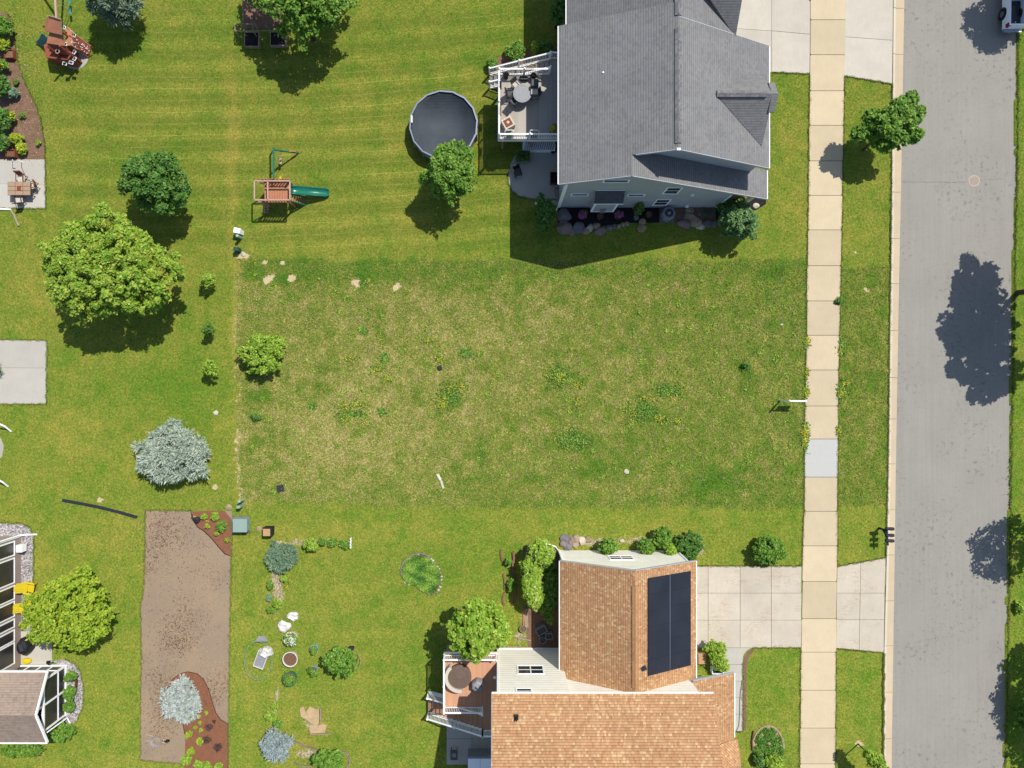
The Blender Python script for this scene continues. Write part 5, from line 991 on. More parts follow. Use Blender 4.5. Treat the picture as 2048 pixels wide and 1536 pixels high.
v = P(1033, 1447, 9.3); MB().box((v.x, v.y, ZE + SM * (abs(v.y) - 18.75) + .04), (.26, .42, .05)).lathe((v.x, v.y, ZE + SM * (abs(v.y) - 18.75)), [(.06, 0), (.06, .35), (.045, .35)], 12).build('vent_pipe', M['black'], tr)
v = P(1288, 1338, 6.2); MB().box((v.x, v.y, hw(v.x) + .06), (.34, .26, .12), .4).build('roof_vent', M['navy'], tr)
# solar panels: 6 rows x 2 columns on the right slope
nrm = Vector((sg, 0, 1)).normalized(); ux = Vector((1, 0, -sg)).normalized()
for j in range(2):
    for i in range(6):
        x0 = 9.42 + j * 1.585; yc = -12.36 - 1.03 * (i + .5); c0 = Vector((x0, yc, hw(x0))) + nrm * .09
        hy = .509; L = 1.575 * math.sqrt(1 + sg * sg)
        vs = [c0 + Vector((0, hy, 0)), c0 + ux * L + Vector((0, hy, 0)), c0 + ux * L - Vector((0, hy, 0)), c0 - Vector((0, hy, 0))]
        e = empty('solar_module', c0[:], f"black solar panel on the tan roof, {('ridge side', 'gutter side')[j]}, {('top', 'second', 'third', 'fourth', 'fifth', 'bottom')[i]} row", 'solar panel', 'solar panels on the tan roof')
        o = MB().slab3([p - nrm * .006 for p in vs], .035).build('frame', M['navy'], e); bm_fix(o)
        ins = [Vector((0, -.01, 0)) + ux * .012, Vector((0, -.01, 0)) - ux * .012, Vector((0, .01, 0)) - ux * .012, Vector((0, .01, 0)) + ux * .012]
        o = MB().slab3([p + q for p, q in zip(vs, ins)], .008).build('panel_face', M['solar'], e, uv=True); bm_fix(o)
rl = MB(); rl.bar(Vector((10.995, -12.36, hw(10.995))) + nrm * .10, Vector((10.995, -18.54, hw(10.995))) + nrm * .10, .03, .02)
rr_ = rl.build('mounting_rail', M['silver'], None); tag(rr_, 'thin silver rail down the middle of the solar panels', 'rail')
# ---- house cut by the left edge
LH = empty('taupe_house', (-34.6, -16, 0), 'taupe-sided house with a row of large windows at the left edge', 'house')
wall_box('wall', -44, -24.2, -34.05, -11.0, 0, 5.2, M['taupeside'], LH)
o = MB().slab3([(-45, -10.6, 5.4), (-34.6, -10.6, 5.2), (-34.6, -24.4, 5.2), (-45, -24.4, 5.4)], .2).build('roof', M['brownroof'], LH, uv=True); bm_fix(o)
MB().box((-34.04, -10.98, 2.6), (.1, .1, 5.2)).build('corner_trim', M['white'], LH)
MB().tube([(-34.0, -10.9, 5), (-34.0, -10.9, .3), (-33.6, -10.9, .07), (-32.9, -10.88, .05)], .06).build('downspout', M['white'], LH)
for i, (ya, yb) in enumerate(((1088, 1116), (1122, 1172), (1178, 1205), (1210, 1240), (1246, 1262), (1268, 1290), (1294, 1336))):
    a = P(20, ya, 1.6).y; b = P(20, yb, 1.6).y
    window(LH, (a + b) / 2, -34.05, 1.75, abs(a - b) - .1, 1.9, 1, 1, '', 'white', 'X', 'darkglass')
MB().box((-33.75, -11.75, .45), (.42, .5, .5)).build('wall_vent', M['white'], LH)
# sunroom
SR = empty('sunroom', (-31.5, -22, 0), 'screened sunroom with brown shingle gable roof and white posts', 'sunroom')
sr = MB(); sr.slab3([(-36.6, -19.6, 2.7), (-30.5, -19.6, 2.7), (-30.5, -22.0, 3.9), (-36.6, -22.0, 3.9)], .13); sr.slab3([(-36.6, -22.0, 3.9), (-30.5, -22.0, 3.9), (-30.5, -24.4, 2.7), (-36.6, -24.4, 2.7)], .13)
s_ = sr.build('roof', M['brownroof'], SR, uv=True); bm_fix(s_)
f_ = MBL()
for a, b in (((-30.5, -19.6, 2.64), (-30.5, -22, 3.84)), ((-30.5, -22, 3.84), (-30.5, -24.4, 2.64)), ((-36.6, -19.58, 2.64), (-30.5, -19.58, 2.64)), ((-36.6, -24.42, 2.64), (-30.5, -24.42, 2.64))): f_.bar(a, b, .09, .16)
f_.build('fascia', M['white'], s_)
wall_box('floor', -34.0, -23.75, -30.82, -20.2, 0, .12, M['darkgrey'], SR)
fr = MB()
for x, y in ((-30.85, -20.25), (-30.85, -21.95), (-30.85, -23.7)): fr.bar((x, y, 0), (x, y, 2.65 if abs(y + 21.95) > .5 else 3.6), .12)
for x in (-33.3, -32.45, -31.65): fr.bar((x, -20.25, 0), (x, -20.25, 2.6), .09)
for z, t in ((.1, .16), (.95, .09), (2.55, .14)): fr.bar((-30.85, -20.2, z), (-30.85, -23.75, z), t); fr.bar((-34, -20.25, z), (-30.8, -20.25, z), t); fr.bar((-34, -23.7, z), (-30.8, -23.7, z), t)
fr.build('frame', M['white'], SR)
sc = MB(); sc.box((-30.85, -22, 1.35), (.015, 3.4, 2.4)); sc.box((-32.4, -20.25, 1.35), (3.1, .015, 2.4)); sc.box((-32.4, -23.7, 1.35), (3.1, .015, 2.4)); sc.build('screen', M['darkglass'], SR)
MB().tube([(-30.7, -23.85, 2.4), (-30.65, -23.9, .2), (-30.3, -24.8, .06)], .05).build('downspout', M['white'], SR)
# ------------------------------------------------------------------ pool
pc = P(887, 249, 1.15); pr = 2.36
PL = empty('pool', (pc.x, pc.y, 0), 'round above-ground pool with a dark winter cover', 'pool')
ang = [2 * math.pi * (k + .3) / 16 for k in range(16)]
pw = MB(); n = 16; vs = [(pc.x + pr * math.cos(a), pc.y + pr * math.sin(a), z) for z in (0, 1.12) for a in ang]
pw.add(vs, [(k, (k + 1) % n, n + (k + 1) % n, n + k) for k in range(n)]); pw.build('wall', M['greypot'], PL)
MB().lathe((pc.x, pc.y, 1.02), [(pr * .985, 0), (pr * .985, .02), (pr * .9, -.02), (pr * .5, -.05), (.05, -.06)], 48).build('cover', M['cover'], PL, smooth=True)
rm = MB(); 
for k in range(n): a, b = ang[k], ang[(k + 1) % n]; rm.bar((pc.x + pr * math.cos(a), pc.y + pr * math.sin(a), 1.13), (pc.x + pr * math.cos(b), pc.y + pr * math.sin(b), 1.13), .10, .06)
rm.build('rim', M['silver'], PL)
for a in ang:
    MB().bar((pc.x + (pr + .04) * math.cos(a), pc.y + (pr + .04) * math.sin(a), 0), (pc.x + (pr + .02) * math.cos(a), pc.y + (pr + .02) * math.sin(a), 1.1), .09).build('leg', M['greypot'], PL)
v = P(824, 238, 1.2); MB().box((v.x - .02, v.y, 1.05), (.12, .5, .35)).build('skimmer', M['white_plastic'], PL)
# ------------------------------------------------------------------ play sets
def swing(parent, top, seat, mat, tag_name='swing'):
    s_ = MB(); seat = Vector(seat); a = [Vector((math.cos(t) * .22, 0, -math.sin(t) * .07)) for t in np.linspace(0, math.pi, 6)]
    d = (Vector(top[1]) - Vector(top[0])).normalized()
    for p, q in zip(a[:-1], a[1:]): s_.bar(seat + d * p.x + Vector((0, 0, p.z)), seat + d * q.x + Vector((0, 0, q.z)), .15, .02)
    o = s_.build(tag_name, mat, parent)
    ch = MB()
    for t, sg_ in zip(top, (-1, 1)): ch.tube([t, seat + d * sg_ * .22], .012, 5)
    ch.build('chain', M['pale_green'], o); return o
PS = empty('play_set', (-14.9, 12.8, 0), 'cedar play set with green slide, ladder and swing on the lawn', 'play set')
DZ2 = 1.3
x0, x1 = P(529, 400, DZ2).x, P(580, 400, DZ2).x; yb_, yt_ = P(550, 405, DZ2).y, P(550, 364, DZ2).y
pf = MB()
nb = 10
for k in range(nb): pf.box((x0 + (x1 - x0) * (k + .5) / nb, (yb_ + yt_) / 2, DZ2), ((x1 - x0) / nb * .9, yt_ - yb_, .04))
pf.build('platform', M['cedar'], PS)
for x in (x0, x1):
    for y in (yb_, yt_): MB().bar((x, y, 0), (x, y, 2.1), .1).build('post', M['cedar'], PS)
fr = MB(); rz = 2.1; rx0, rx1 = P(509, 400, rz).x, P(580, 400, rz).x; ry0, ry1 = P(550, 400, rz).y, P(550, 362, rz).y
for a, b in (((rx0, ry0), (rx1, ry0)), ((rx0, ry1), (rx1, ry1)), ((rx0, ry0), (rx0, ry1)), ((rx1, ry0), (rx1, ry1)), (((rx0 * 2 + rx1) / 3 + .1, ry0), ((rx0 * 2 + rx1) / 3 + .1, ry1))): fr.bar((*a, rz), (*b, rz), .08)
fr.bar((rx0, ry0, rz), (x0, ry0, DZ2), .06); fr.bar((rx0, ry1, rz), (x0, ry1, DZ2), .06)
fr.build('top_frame', M['palewood'], PS)
w2 = MB()
for y in (yb_, yt_):
    for k in range(9): w2.box((x0 + (x1 - x0) * (k + .5) / 9, y, 1.68), (.09, .03, .7))
    w2.bar((x0, y, 2.0), (x1, y, 2.0), .06); w2.bar((x0, y, 1.4), (x1, y, 1.4), .06)
w2.build('guard_rail', M['cedar'], PS)
# slide with a wavy trough
sl_ = MB(); npt = 14; rows = []
for k in range(npt):
    t = k / (npt - 1); px_ = 582 + 76 * t; z = 1.3 * (1 - t) ** 1.0 + .12 + .09 * math.sin(t * 9.0) * (1 - t); cy_ = 380 + 6 * t
    c = P(px_, cy_, z); hw_ = .29 if k < npt - 1 else .22
    rows.append([Vector((c.x, c.y + o * hw_, c.z + zz)) for o, zz in ((1.05, .17), (.92, .17), (.75, .0), (0, -.03), (-.75, .0), (-.92, .17), (-1.05, .17), (-1.0, -.05), (1.0, -.05))])
vs = [p for r_ in rows for p in r_]; m_ = 9; sl_.add(vs, [(i * m_ + k, i * m_ + (k + 1) % m_, (i + 1) * m_ + (k + 1) % m_, (i + 1) * m_ + k) for i in range(npt - 1) for k in range(m_)] + [tuple(range(m_)), tuple((npt - 1) * m_ + k for k in range(m_))])
o = sl_.build('slide', M['green_plastic'], PS, smooth=True); bm_fix(o)
sb = MB(); bx = P(547, 300, 2.2); by0 = P(547, 296, 2.2).y; by1 = yt_ + .05
sb.bar((bx.x, by0, 2.2), (bx.x, by1, 2.2), .1); sb.build('swing_beam', M['green_metal'], PS)
lg = P(598, 306, 0); lg2 = P(540, 311, 0)
for p_ in (lg, lg2): MB().bar((bx.x, by0 - .1, 2.15), p_, .09).build('swing_leg', M['green_metal'], PS)
MB().bar(P(553, 303, 1.6), P(592, 303, .5), .05).build('brace', M['cedar'], PS)
y_a = P(547, 306, 2.2).y; y_b = P(547, 324, 2.2).y; swing(PS, [(bx.x, y_a, 2.15), (bx.x, y_b, 2.15)], P(560.5, 321, .6), M['pinkish'])
y_a = P(547, 340, 2.2).y; y_b = P(547, 356, 2.2).y; swing(PS, [(bx.x, y_a, 2.15), (bx.x, y_b, 2.15)], P(560, 357, .6), M['yellow'])
ld = MB()
for s_ in (0, 1): ld.bar(P(582, 388 + 14 * s_, 1.3), P(611 + 0 * s_, 394 + 16 * s_, 0), .08)
l_ = ld.build('ladder', M['green_metal'], PS)
for k in range(6):
    t = (k + .5) / 6; MB().bar(P(583 + 27 * t, 390 + 5 * t, 1.3 * (1 - t)), P(583 + 27 * t, 402 + 6 * t, 1.3 * (1 - t)), .1, .04).build('rung', M['cedar'], l_)
cw = MB(); a = P(527, 401, 1.25); b = P(529, 427, 0); cw.bar(a, b, .07); cw.bar(a + Vector((.26, 0, 0)), b + Vector((.26, .2, 0)), .07)
for k in range(5): t = (k + .5) / 5; p_ = a.lerp(b, t); cw.bar(p_, p_ + Vector((.3, 0, 0)), .05)
cw.build('climbing_wall', M['palewood'], PS)
# rustic play tower top left
PT = empty('play_tower', (-31.5, 24, 0), 'red-brown wooden play tower with gable roof, rock wall and teal slide', 'play tower')
RT = -0.28
def T(px, py, h): return P(px, py, h)
struct('play_pad', MB().lathe((*P(151, 112, 0).xy, 0), [(.95, -.05), (.95, .02), (.9, .03)], 32, sx=1.0, sy=1.0), M['patio'])
lw = MB(); lw.prism([T(113, 130, 0).xy, T(160, 135, 0).xy, T(164, 122, 0).xy, T(146, 104, 0).xy, T(126, 96, 0).xy, T(108, 105, 0).xy], 0, 1.15); lw.build('playhouse_wall', M['redcedar'], PT)
for (a, b, z) in (((125, 126), (133, 128), 1.2), ((138, 124), (146, 126), 1.2)):
    p_, q_ = T(*a, z), T(*b, z); f_ = MB().box(((p_.x + q_.x) / 2, (p_.y + q_.y) / 2, 1.18), (.30, .22, .04), -.2).build('window', M['white'], PT); MB().box(((p_.x + q_.x) / 2, (p_.y + q_.y) / 2, 1.203), (.24, .16, .02), -.2).build('pane', M['darkgrey'], f_)
for (a, z) in (((148, 104), 1.0), ((149, 117), .8)):
    p_ = T(*a, z + .25); f_ = MB().box((p_.x, p_.y, z + .22), (.2, .26, .05), -.6).build('window', M['white'], PT); MB().box((p_.x, p_.y, z + .25), (.14, .2, .02), -.6).build('pane', M['darkgrey'], f_)
tw = MB(); tw.prism([T(105, 80, 1.5).xy, T(131, 85, 1.5).xy, T(133, 106, 1.5).xy, T(106, 104, 1.5).xy], 0, 1.5); tw.build('tower_base', M['redcedar'], PT)
for p_ in ((97, 60), (127, 66), (130, 100), (105, 100)): q_ = T(*p_, 2.0); MB().bar((q_.x, q_.y, 0), (q_.x, q_.y, 2.6), .1).build('post', M['redcedar'], PT)
rr2 = MB(); za, zb = 2.6, 3.15
rr2.slab3([T(90, 43, za), T(97, 31, zb), T(124, 40, zb), T(125, 68, za), T(92, 62, za)][:0] or [T(97, 31, zb), T(123, 39, zb), T(124, 70, za), T(90, 62, za)], .06)
rr2.slab3([T(90, 62, za + .02), T(97, 31, zb), T(91, 40, za), T(89.5, 55, za)], .05)
rr2.slab3([T(99, 64, 2.4), T(125, 71, 2.4), T(130, 92, 2.1), T(93, 86, 2.1)], .05)
o = rr2.build('roof', M['cedar'], PT); bm_fix(o); bars = MB().bar(T(97, 31, zb + .05), T(123, 39, zb + .05), .06).bar(T(122.5, 40, zb + .02), T(124, 69, za + .04), .05); bars.build('roof_trim', M['weathered'], o)
dk_ = MB(); dk_.prism([T(130, 55, 1.5).xy, T(143, 62, 1.5).xy, T(146, 90, 1.5).xy, T(131, 92, 1.5).xy], 1.42, 1.5); dk_.build('platform', M['cedar'], PT)
rk = MB().slab3([T(139, 74, 1.4), T(148, 66, 1.4), T(182, 90, 0.15), T(177, 115, 0.1), T(160, 104, .6), T(141, 97, 1.2)], .1); o = rk.build('rock_wall', M['redcedar'], PT); bm_fix(o)
hold = MB()
r_ = random.Random(3)
for k in range(34):
    t = r_.random(); u = r_.random(); px_ = 143 + 36 * t; py_ = 72 + 22 * t + u * 16; q_ = T(px_, py_, 1.42 * (1 - t) + .15); hold.box(q_, (.075, .05, .04), r_.random() * 3)
hold.build('climbing_holds', M['white_plastic'], o)
rl_ = MB(); 
for (a, b, z, z2) in (((135, 54), (150, 68), 2.1, 2.0), ((150, 68), (182, 92), 1.9, .7), ((134, 84), (155, 98), 2.0, 1.3)): rl_.bar(T(*a, z), T(*b, z2), .05)
for (a, z) in (((129, 55), 1.9), ((149, 71), 1.9), ((132, 88), 1.9)): 
    q_ = T(*a, z); f_ = MB().box(q_, (.16, .22, .04), -.3).build('window', M['white'], PT); MB().box(q_ + Vector((0, 0, .025)), (.11, .16, .02), -.3).build('pane', M['darkgrey'], f_)
rl_.build('hand_rail', M['palewood'], PT)
s2 = MB(); a, b = T(94, 74, 1.3), T(79, 90, .1)
rows = []
for k in range(8):
    t = k / 7; c = a.lerp(b, t); c.z = 1.3 * (1 - t) ** 1.3 + .1; pd = Vector((.6, .75, 0)).normalized() * -1; pd = Vector((-.55, -.8, 0)).normalized().cross(Vector((0, 0, 1)))
    rows.append([c + pd * o + Vector((0, 0, zz)) for o, zz in ((.3, .14), (.24, .14), (.2, 0), (-.2, 0), (-.24, .14), (-.3, .14), (-.3, -.05), (.3, -.05))])
vs = [p for r in rows for p in r]; s2.add(vs, [(i * 8 + k, i * 8 + (k + 1) % 8, (i + 1) * 8 + (k + 1) % 8, (i + 1) * 8 + k) for i in range(7) for k in range(8)] + [tuple(range(8)), tuple(56 + k for k in range(8))])
o = s2.build('slide', M['teal'], PT, smooth=True); bm_fix(o)
MB().lathe(T(115, 103, 1.7), [(.13, 0), (.16, .02), (.13, .04), (.1, .02), (.13, 0)], 16).build('steering_wheel', M['palewood'], PT)
bm_ = MB().bar(T(113, 36, 2.4), T(110, -22, 2.4), .12); bm_.build('swing_beam', M['palewood'], PT)
for p_ in ((70, -30), (128, -34)): MB().bar(T(110, -20, 2.35), P(*p_, 0), .1).build('swing_leg', M['redcedar'], PT)
for yy, ys_ in ((6, 14), (-8, 0)): swing(PT, [T(112, yy + 12, 2.35), T(111, yy, 2.35)], T(139, ys_ + 8, .55) if yy > 0 else T(138, 2, .55), M['teal'])
# ------------------------------------------------------------------ furniture and small things
def chair(px, py, h, rot, label, group, mats=('darkgrey', 'cream'), w_=.5):
    c = P(px, py, h + .45); e = empty('chair', (c.x, c.y, h), label, 'chair', group); cs, sn = math.cos(rot), math.sin(rot)
    def t(x, y, z): return (c.x + x * cs - y * sn, c.y + x * sn + y * cs, h + z)
    MB().box(t(0, 0, .43), (w_, w_, .07), rot).build('seat', M[mats[1]], e, bevel=.015)
    MB().add([t(-w_ / 2, w_ / 2, .46), t(w_ / 2, w_ / 2, .46), t(w_ / 2, w_ / 2 + .05, .46), t(-w_ / 2, w_ / 2 + .05, .46), t(-w_ / 2, w_ / 2 + .12, .95), t(w_ / 2, w_ / 2 + .12, .95), t(w_ / 2, w_ / 2 + .18, .95), t(-w_ / 2, w_ / 2 + .18, .95)],
        [(3, 2, 1, 0), (4, 5, 6, 7), (0, 1, 5, 4), (1, 2, 6, 5), (2, 3, 7, 6), (3, 0, 4, 7)]).build('backrest', M[mats[0]], e)
    for sx in (-1, 1):
        MB().bar(t(sx * w_ / 2, -w_ / 2, .64), t(sx * w_ / 2, w_ / 2 + .05, .64), .05, .03).bar(t(sx * w_ / 2, -w_ / 2 + .03, .45), t(sx * w_ / 2, -w_ / 2 + .03, .64), .03).build('armrest', M[mats[0]], e)
        for sy in (-1, 1): MB().bar(t(sx * w_ / 2 * .92, sy * w_ / 2 * .92, 0), t(sx * w_ / 2 * .92, sy * w_ / 2 * .92, .42), .035).build('leg', M[mats[0]], e)
    return e
# deck of the grey house
c = P(1044.5, 186.5, DZ + .73); e = empty('round_table', (c.x, c.y, DZ), 'round grey patio table with umbrella hole on the pale grey deck', 'table')
MB().lathe((c.x, c.y, DZ + .68), [(.2, 0), (.60, 0), (.62, .02), (.62, .04), (.60, .05), (.52, .05), (.515, .045), (.50, .05), (.05, .05)], 40).build('tabletop', M['greypot'], e, smooth=False)
MB().lathe((c.x, c.y, DZ), [(.3, 0), (.3, .04), (.05, .08), (.05, .68)], 20).build('pedestal', M['darkgrey'], e)
chair(1033, 171, DZ, .7, 'sunlit pale-cushioned chair above left of the round deck table', 'chairs around the round deck table')
chair(1022, 186, DZ, 1.7, 'dark chair left of the round deck table', 'chairs around the round deck table', ('black', 'darkgrey'))
chair(1029, 201, DZ, 2.4, 'dark chair below left of the round deck table', 'chairs around the round deck table', ('black', 'darkgrey'))
chair(1069, 188, DZ, -1.4, 'chair right of the round deck table, below the grill', 'chairs around the round deck table', ('darkgrey', 'cream'))
def grill(px, py, h, label, rot=0):
    c = P(px, py, h + .9); e = empty('grill', (c.x, c.y, h), label, 'grill')
    MB().box((c.x, c.y + .15, h + .98), (.55, .55, .26), rot, taper=.85).build('hood', M['darkgrey'], e, bevel=.04)
    MB().box((c.x, c.y + .12, h + .45), (.5, .5, .8), rot).build('cabinet', M['greypot'], e)
    MB().box((c.x, c.y - .35, h + .85), (.45, .36, .04), rot).build('side_shelf', M['cream'], e)
    for dx in (-.2, .2): MB().bar((c.x + dx, c.y - .48, h), (c.x + dx, c.y - .48, h + .83), .04).build('leg', M['darkgrey'], e)
grill(1069, 172, DZ, 'dark-lidded grill on the pale grey deck')
def pot(px, py, h, r_, hh, mat, soil, label, plant_=None, group=None, name='plant_pot', seed=0, n=350):
    c = P(px, py, h + hh); e = empty(name, (c.x, c.y, h), label, 'pot', group)
    MB().lathe((c.x, c.y, h), [(r_ * .8, 0), (r_, hh), (r_ * 1.04, hh + .01), (r_ * .93, hh + .01), (r_ * .9, hh - .12)], 24).build('body', M[mat], e)
    MB().lathe((c.x, c.y, h), [(r_ * .7, .0), (r_ * .91, hh - .07), (.02, hh - .06)], 20).build('soil', M[soil], e)
    if plant_:
        rr = np.random.default_rng(seed + 500); v, t, _, _ = leaf_cloud([(c.x + rr.normal(0, r_ * .3), c.y + rr.normal(0, r_ * .3), h + hh + .05, r_ * .7) for _ in range(5)], n, .07, rr, fill=.5); npmesh('foliage', v, 4, M[plant_[0]], e, t)
        if len(plant_) > 1: v, t, _, _ = leaf_cloud([(c.x, c.y, h + hh + .1, r_ * .95)], 160, .05, rr, flat=2.0, fill=.3); npmesh('blossom', v, 4, M[plant_[1]], e, t)
    return e
pot(1012, 149, DZ, .2, .35, 'black', 'mulch_dark', 'black round pot on the left corner of the grey deck', None)
pot(1067, 152, DZ, .22, .35, 'black', 'mulch_dark', 'black round pot behind the grill on the grey deck', None)
def mat_(px, py, h, sx, sy, m_, label, name, cat, rot=0, t=.02, z=0):
    c = P(px, py, h + z); o = MB().box((c.x, c.y, h + z + t / 2 + .002), (sx, sy, t), rot).build(name, M[m_], None); return tag(o, label, cat)
mat_(1047, 159, DZ, .55, .2, 'darkgrey', 'dark storage box against the deck railing above the round table', 'storage_box', 'box', 0, .3)
def fbox(px, py, h, sx, sy, hh, m1, m2, label, name='planter_box', cat='planter', rot=0, group=None):
    c = P(px, py, h + hh); e = empty(name, (c.x, c.y, h), label, cat, group); b = MB(); cs, sn = math.cos(rot), math.sin(rot); tk = .04
    for dx, dy, ax, ay in ((0, sy / 2 - tk / 2, sx, tk), (0, -sy / 2 + tk / 2, sx, tk), (sx / 2 - tk / 2, 0, tk, sy - 2 * tk), (-sx / 2 + tk / 2, 0, tk, sy - 2 * tk)): b.box((c.x + dx * cs - dy * sn, c.y + dx * sn + dy * cs, h + hh / 2), (ax, ay, hh), rot)
    b.build('side_boards', M[m1], e); MB().box((c.x, c.y, h + hh * .4), (sx - 2 * tk - .004, sy - 2 * tk - .004, hh * .75), rot).build('soil', M[m2], e); return e
fbox(1060, 134.5, DZ + .75, .55, .2, .2, 'weathered', 'soil', 'brown railing planter near the top of the white deck stairs')
fbox(1000.5, 221, DZ + .75, .16, .55, .2, 'weathered', 'soil', 'brown railing planter on the left railing of the grey deck')
fbox(1001, 169, DZ + .75, .16, .5, .2, 'darkgrey', 'mulch_dark', 'dark railing planter on the upper left railing of the grey deck')
c = P(1016, 245, DZ + .6); e = empty('fire_table', (c.x, c.y, DZ), 'square cream fire table with brown top turned on the grey deck', 'fire table')
MB().box((c.x, c.y, DZ + .3), (.72, .72, .6), .5).build('base', M['cream'], e, bevel=.02); t_ = MB().box((c.x, c.y, DZ + .61), (.5, .5, .02), .5).build('top', M['rust'], e); MB().lathe((c.x, c.y, DZ + .62), [(.1, 0), (.1, .03), (.02, .05)], 14).build('burner', M['cream'], t_)
for px, lb in ((1019, 'white tubular plant stand at the lower left deck railing'), (1069, 'white tubular plant stand at the lower right deck railing')):
    c = P(px, 265, DZ + .9); e = empty('plant_stand', (c.x, c.y, DZ), lb, 'plant stand', 'plant stands on the deck'); k = .3
    MB().tube([(c.x - k, c.y - .1, DZ), (c.x - k, c.y + .1, DZ + .85), (c.x - k * .8, c.y + .16, DZ + .9), (c.x + k * .8, c.y + .16, DZ + .9), (c.x + k, c.y + .1, DZ + .85), (c.x + k, c.y - .1, DZ)], .025, 6).build('frame', M['white'], e)
    MB().box((c.x, c.y, DZ + .3), (.45, .22, .18)).build('planter', M['darkgrey'], e)
    rr = np.random.default_rng(int(px)); v, t, _, _ = leaf_cloud([(c.x - .1, c.y, DZ + .5, .13), (c.x + .1, c.y, DZ + .48, .12)], 240, .05, rr, fill=.5); npmesh('foliage', v, 4, M['lf_mid'], e, t)
pot(1106, 258, DZ, .22, .4, 'rust', 'soil', 'potted leafy plant in the shade of the house on the deck', ('lf_mid', 'petal_yellow'), seed=3)
# patio under the deck of the grey house
e = fbox(1046, 312, 0, 1.0, .75, .5, 'greypot', 'soil', 'raised planter of dark leaves on the shaded patio', 'raised_planter'); c = P(1046, 312, .55)
rr = np.random.default_rng(77); v, t, _, _ = leaf_cloud([(c.x + dx, c.y + dy, .52, .2) for dx in (-.3, 0, .3) for dy in (-.18, .18)], 900, .07, rr, fill=.5); npmesh('foliage', v, 4, M['lf_dark'], e, t)
chair(1035, 345, 0, .3, 'black folding chair on the shaded patio of the grey house', None, ('black', 'darkgrey'))
c = P(1078, 292, .5); e = empty('bench_box', (c.x, c.y, 0), 'white lattice-front box below the deck edge', 'storage bench'); MB().box((c.x, c.y, .25), (2.3, .6, .5)).build('body', M['trim'], e)
lt = MB()
for k in range(14): lt.bar((c.x - 1.0 + k * .15, c.y - .28, .53), (c.x - .86 + k * .15, c.y + .28, .53), .03, .02)
lt.build('lattice', M['black'], e)
pot(1107, 300, 0, .2, .35, 'black', 'mulch_dark', 'black pot on the shaded patio by the house wall')
fbox(1108, 355, 0, .5, .8, .45, 'darkwood', 'mulch_dark', 'dark wooden box on the shaded patio against the house', 'wooden_box', 'box')
c = P(1112, 385, 0); o = MB().tube([c + Vector((.12 * math.cos(t) + .0, .3 * math.sin(t), .03 + .02 * t)) for t in np.linspace(0, 12, 40)], .022, 6).build('hose', M['tanwicker'], None); tag(o, 'coiled tan hose at the corner of the grey house', 'hose')
tag(MB().box(P(1072, 407, .3), (.12, .18, .2), .5).build('lantern', M['white'], None), 'small white lantern beside the shaded corner shrub', 'lantern')
# rocks
def rock(px, py, r_, mat, label, seed, hz=.6, sx=1.0, rot=0.0, group=None, name='boulder'):
    import bmesh
    rr = random.Random(seed); k = 1 / 28; bm = bmesh.new(); bmesh.ops.create_icosphere(bm, subdivisions=3 if r_ > 4 else 2, radius=1)
    axs = [(Vector((rr.gauss(0, 1), rr.gauss(0, 1), abs(rr.gauss(0, 1)))).normalized(), rr.uniform(.55, .9)) for _ in range(9)]
    for v_ in bm.verts:
        p = v_.co.copy()
        for a_, d_ in axs:
            q = p.dot(a_)
            if q > d_: p -= a_ * (q - d_) * .85
        v_.co = p * (1 + rr.uniform(-.03, .03))
    R_ = r_ * k; cs, sn = math.cos(rot), math.sin(rot); c = P(px, py, R_ * hz)
    for v_ in bm.verts: x, y = v_.co.x * R_ * sx * 1.12, v_.co.y * R_ * 1.12; v_.co = Vector((x * cs - y * sn, x * sn + y * cs, v_.co.z * R_ * hz + R_ * hz * .5))
    me = bpy.data.meshes.new(name); bm.to_mesh(me); bm.free(); me.materials.append(M[mat]); o = bpy.data.objects.new(name, me); C.objects.link(o); o.location = (c.x, c.y, 0)
    return tag(o, label, 'rock', group)
GR = 'boulders edging the bed of the grey house'
